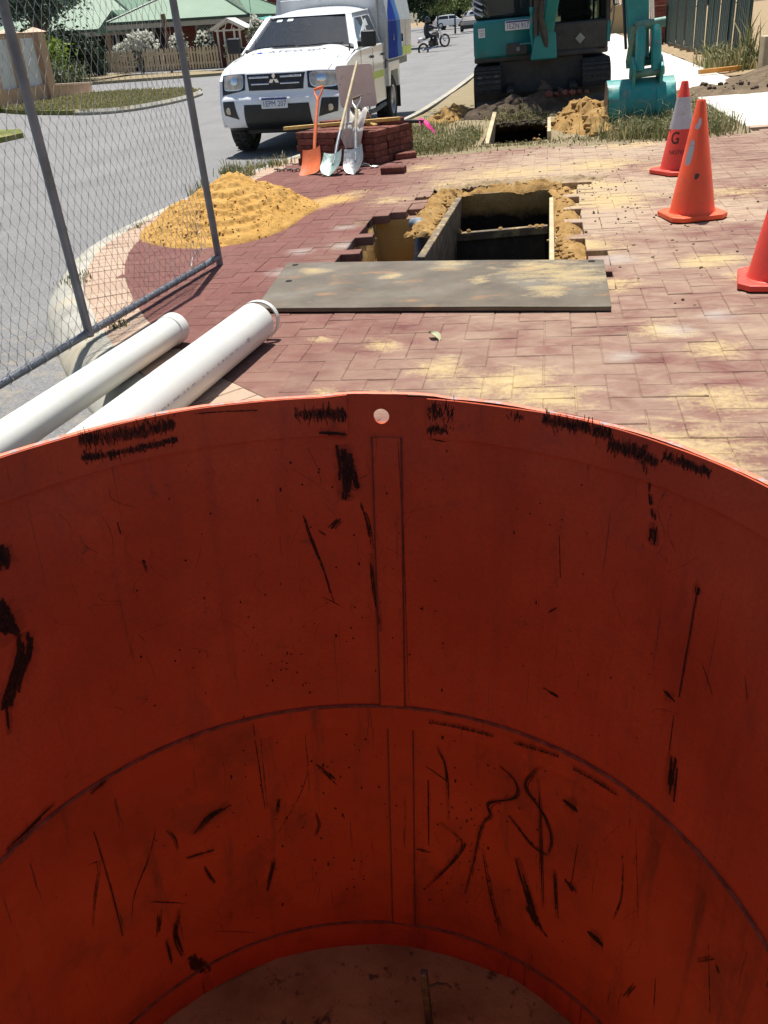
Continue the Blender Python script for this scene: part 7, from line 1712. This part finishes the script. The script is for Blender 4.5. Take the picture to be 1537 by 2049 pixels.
# ---- cars far away
def car(label, loc, rz, mat, L=4.4, hatch=True):
    t = thing('parked_car', label, 'car', loc, (0, 0, rz), 'cars parked on the far verge')
    # local: X along length (front +X), Y lateral
    b = [(-L / 2, .35), (-L / 2 - .02, .75), (-L / 2 + .15, .95), (L / 2 - 1.3, .98), (L / 2 - .35, .82), (L / 2, .62), (L / 2, .32), (L / 2 - .4, .25), (-L / 2 + .3, .25)]
    def lft(poly, w0, w1, z0, z1):
        V = []; n_ = len(poly)
        for s in (-1, 1): V += [(x, s * lerp(w0, w1, min(1, max(0, (z - z0) / (z1 - z0)))), z) for x, z in poly]
        return MB().add(V, [tuple(range(n_ - 1, -1, -1)), tuple(range(n_, 2 * n_))] + [(i, (i + 1) % n_, n_ + (i + 1) % n_, n_ + i) for i in range(n_)])
    lft(b, .88, .86, .3, 1).build('body', mat, t, bevel=.06, seg=3)
    g = [(-L / 2 + .12, .94), (-L / 2 + .45, 1.40), (-.2, 1.48), (.45, 1.42), (L / 2 - 1.15, .96)]
    lft(g, .84, .62, .95, 1.48).build('cabin', mat, t, bevel=.05, seg=2)
    for s in (-1, 1):
        for (xa, xb, xc, xd) in ((-L / 2 + .5, -.35, -.38, -L / 2 + .75), (-.25, L / 2 - 1.4, .42, -.25)):
            def P(x, z): return (x, s * (lerp(.84, .62, (z - .95) / .53) + .008), z)
            MB().add([P(xa, 1.02), P(xb, 1.02), P(xc, 1.36), P(xd, 1.36)], [(0, 1, 2, 3)]).build('window', M['glass'], t)
        for x in (-L / 2 + .85, L / 2 - .85):
            ty, rim, lug = wheel_meshes(.32, .2); e = Matrix.Rotation(-s * pi / 2, 3, 'X')
            for m_ in (ty, rim): m_.v = [tuple(e @ Vector(p) + Vector((x, s * .80, .32))) for p in m_.v]
            w_ = ty.build('wheel', M['rubber'], t, smooth=True); rim.build('rim', M['alloy'], w_, smooth=True)
    def Q(x, y, z): return (x, y, z)
    MB().add([(L / 2 - 1.17, -.72, 1.0), (L / 2 - 1.17, .72, 1.0), (.50, .58, 1.40), (.50, -.58, 1.40)], [(0, 1, 2, 3)]).build('windscreen', M['glass'], t)
    MB().add([(-L / 2 + .10, -.72, 1.0), (-L / 2 + .10, .72, 1.0), (-L / 2 + .41, .58, 1.36), (-L / 2 + .41, -.58, 1.36)], [(0, 1, 2, 3)]).build('rear_window', M['glass'], t)
    for s in (-1, 1): MB().box((L / 2 - .12, s * .62, .70), (.2, .34, .14)).build('headlight', M['lamp'], t, bevel=.03); MB().box((-L / 2 + .02, s * .7, .82), (.1, .22, .2)).build('tail_light', pm('tail_red', (.4, .02, .02), .3), t, bevel=.02)
    return t
car('white hatchback parked on the far verge behind the young tree', (-12.6, 128, .15), radians(12), M['white'])
car('white car parked behind the hatchback, farthest down the street', (-9.6, 139, .4), radians(20), M['white'])
car('grey car parked facing the viewer just beyond the motorcycle rider', (-8.6, 108, -.2), radians(-88), pm('grey_car_paint', (.045, .048, .05), .85, 0, var=.1, spec=.1))
# ---- motorcycle and rider (ride away to the right)
mo = thing('motorcycle', 'dark motorcycle with a white tail ridden away along the far street', 'motorcycle', (-5.95, 51.6, -.25), (0, radians(-14), radians(38)))
# local: X forward, Y left
def mwheel(x, nm):
    w_ = MB(); e = Matrix.Rotation(pi / 2, 3, 'X'); w_.lathe([(.25, -.05), (.30, -.06), (.325, 0), (.30, .06), (.25, .05)], 28, closed=True); w_.v = [tuple(e @ Vector(p) + Vector((x, 0, .325))) for p in w_.v]
    o = w_.build(nm, M['rubber'], mo, smooth=True)
    h_ = MB(); h_.lathe([(.235, -.03), (.255, 0), (.235, .03)], 24, closed=True); h_.lathe([(.03, -.05), (.05, 0), (.03, .05)], 12, closed=True)
    for k in range(10): a = 2 * pi * k / 10; h_.cyl((.04 * cos(a), .04 * sin(a), 0), (.24 * cos(a), .24 * sin(a), 0), .006, n=4)
    h_.v = [tuple(e @ Vector(p) + Vector((x, 0, .325))) for p in h_.v]; h_.build('rim', M['alloy'], o, smooth=True)
mwheel(-.66, 'wheel'); mwheel(.72, 'wheel')
MB().box((.02, 0, .42), (.46, .26, .36)).build('engine', M['steeldk'], mo, bevel=.04)
MB().tube([(-.66, .1, .33), (-.2, .12, .42), (.2, .1, .62), (.45, .04, .88)], .03, 8).build('frame', M['black'], mo, smooth=True)
for s in (-1, 1): MB().tube([(.72, s * .09, .325), (.55, s * .09, .75), (.45, s * .08, 1.0)], .025, 8).build('fork', M['chrome'], mo, smooth=True)
MB().lathe([(.001, .13), (.1, .11), (.15, 0), (.1, -.10), (.001, -.12)], 16, (.22, 0, .80), Matrix.Scale(1.5, 3, Vector((1, 0, 0)))).build('tank', M['steeldk'], mo, smooth=True)
MB().box((-.25, 0, .78), (.6, .24, .08)).build('seat', M['black'], mo, bevel=.03); MB().box((-.68, 0, .80), (.24, .2, .2)).build('tail', M['whitepanel'], mo, bevel=.05)
MB().box((-.84, 0, .74), (.03, .14, .07)).build('tail_light', pm('moto_red', (.5, .03, .03), .3), mo)
MB().tube([(.42, -.36, 1.02), (.45, 0, 1.0), (.42, .36, 1.02)], .016, 8).build('handlebar', M['black'], mo, smooth=True); MB().lathe([(.001, .06), (.07, .05), (.09, 0), (.06, -.06)], 14, (.58, 0, .90), Matrix.Rotation(pi / 2, 3, 'Y')).build('headlight', M['chrome'], mo, smooth=True)
MB().tube([(.1, -.14, .3), (-.3, -.16, .28), (-.75, -.17, .36)], .04, 8).build('exhaust', M['chrome'], mo, smooth=True)
rd = thing('person', 'person in dark jacket and helmet riding the motorcycle', 'person', (-5.95, 51.6, -.25), (0, radians(-14), radians(38)))
bm = bmesh.new(); sk = bm.verts.layers.skin.verify(); vv = {}
def sv_(k, co, r, root=False): v = bm.verts.new(co); v[sk].radius = (r, r); v[sk].use_root = root; vv[k] = v
sv_('pel', (-.28, 0, .90), .15, True); sv_('abd', (-.23, 0, 1.06), .145); sv_('chs', (-.13, 0, 1.24), .165); sv_('nek', (-.06, 0, 1.40), .065); sv_('hd', (-.02, 0, 1.47), .06)
for s, k in ((-1, 'r'), (1, 'l')):
    sv_('sh' + k, (-.09, s * .19, 1.31), .08); sv_('el' + k, (.14, s * .32, 1.10), .055); sv_('wr' + k, (.36, s * .31, 1.04), .04); sv_('ha' + k, (.42, s * .30, 1.03), .045)
    sv_('hp' + k, (-.22, s * .11, .86), .11); sv_('kn' + k, (.16, s * .21, .74), .08); sv_('an' + k, (-.04, s * .22, .38), .055); sv_('to' + k, (.14, s * .23, .32), .045)
for a, b in (('pel', 'abd'), ('abd', 'chs'), ('chs', 'nek'), ('nek', 'hd')): bm.edges.new((vv[a], vv[b]))
for k in 'rl':
    for a, b in (('chs', 'sh' + k), ('sh' + k, 'el' + k), ('el' + k, 'wr' + k), ('wr' + k, 'ha' + k), ('pel', 'hp' + k), ('hp' + k, 'kn' + k), ('kn' + k, 'an' + k), ('an' + k, 'to' + k)): bm.edges.new((vv[a], vv[b]))
me = bpy.data.meshes.new('body'); bm.to_mesh(me); bm.free(); me.materials.append(pm('dark_jacket', (.02, .021, .026), .75, var=.3, scale=8))
o = inst('body', me, rd); o.modifiers.new('skin', 'SKIN'); ss = o.modifiers.new('sub', 'SUBSURF'); ss.levels = 2; ss.render_levels = 2
MB().lathe([(.001, .155), (.07, .14), (.125, .07), (.14, -.02), (.13, -.10), (.10, -.14), (.001, -.145)], 20, (0.0, 0, 1.56)).build('helmet', pm('dark_helmet', (.05, .055, .06), .2, .2, var=.2), rd, smooth=True)
MB().grid(lambda a, b: (0.0 + .147 * cos(radians(lerp(-65, 65, a))), .147 * sin(radians(lerp(-65, 65, a))), lerp(1.51, 1.60, b)), 10, 4).build('visor', M['glass'], rd, smooth=True)
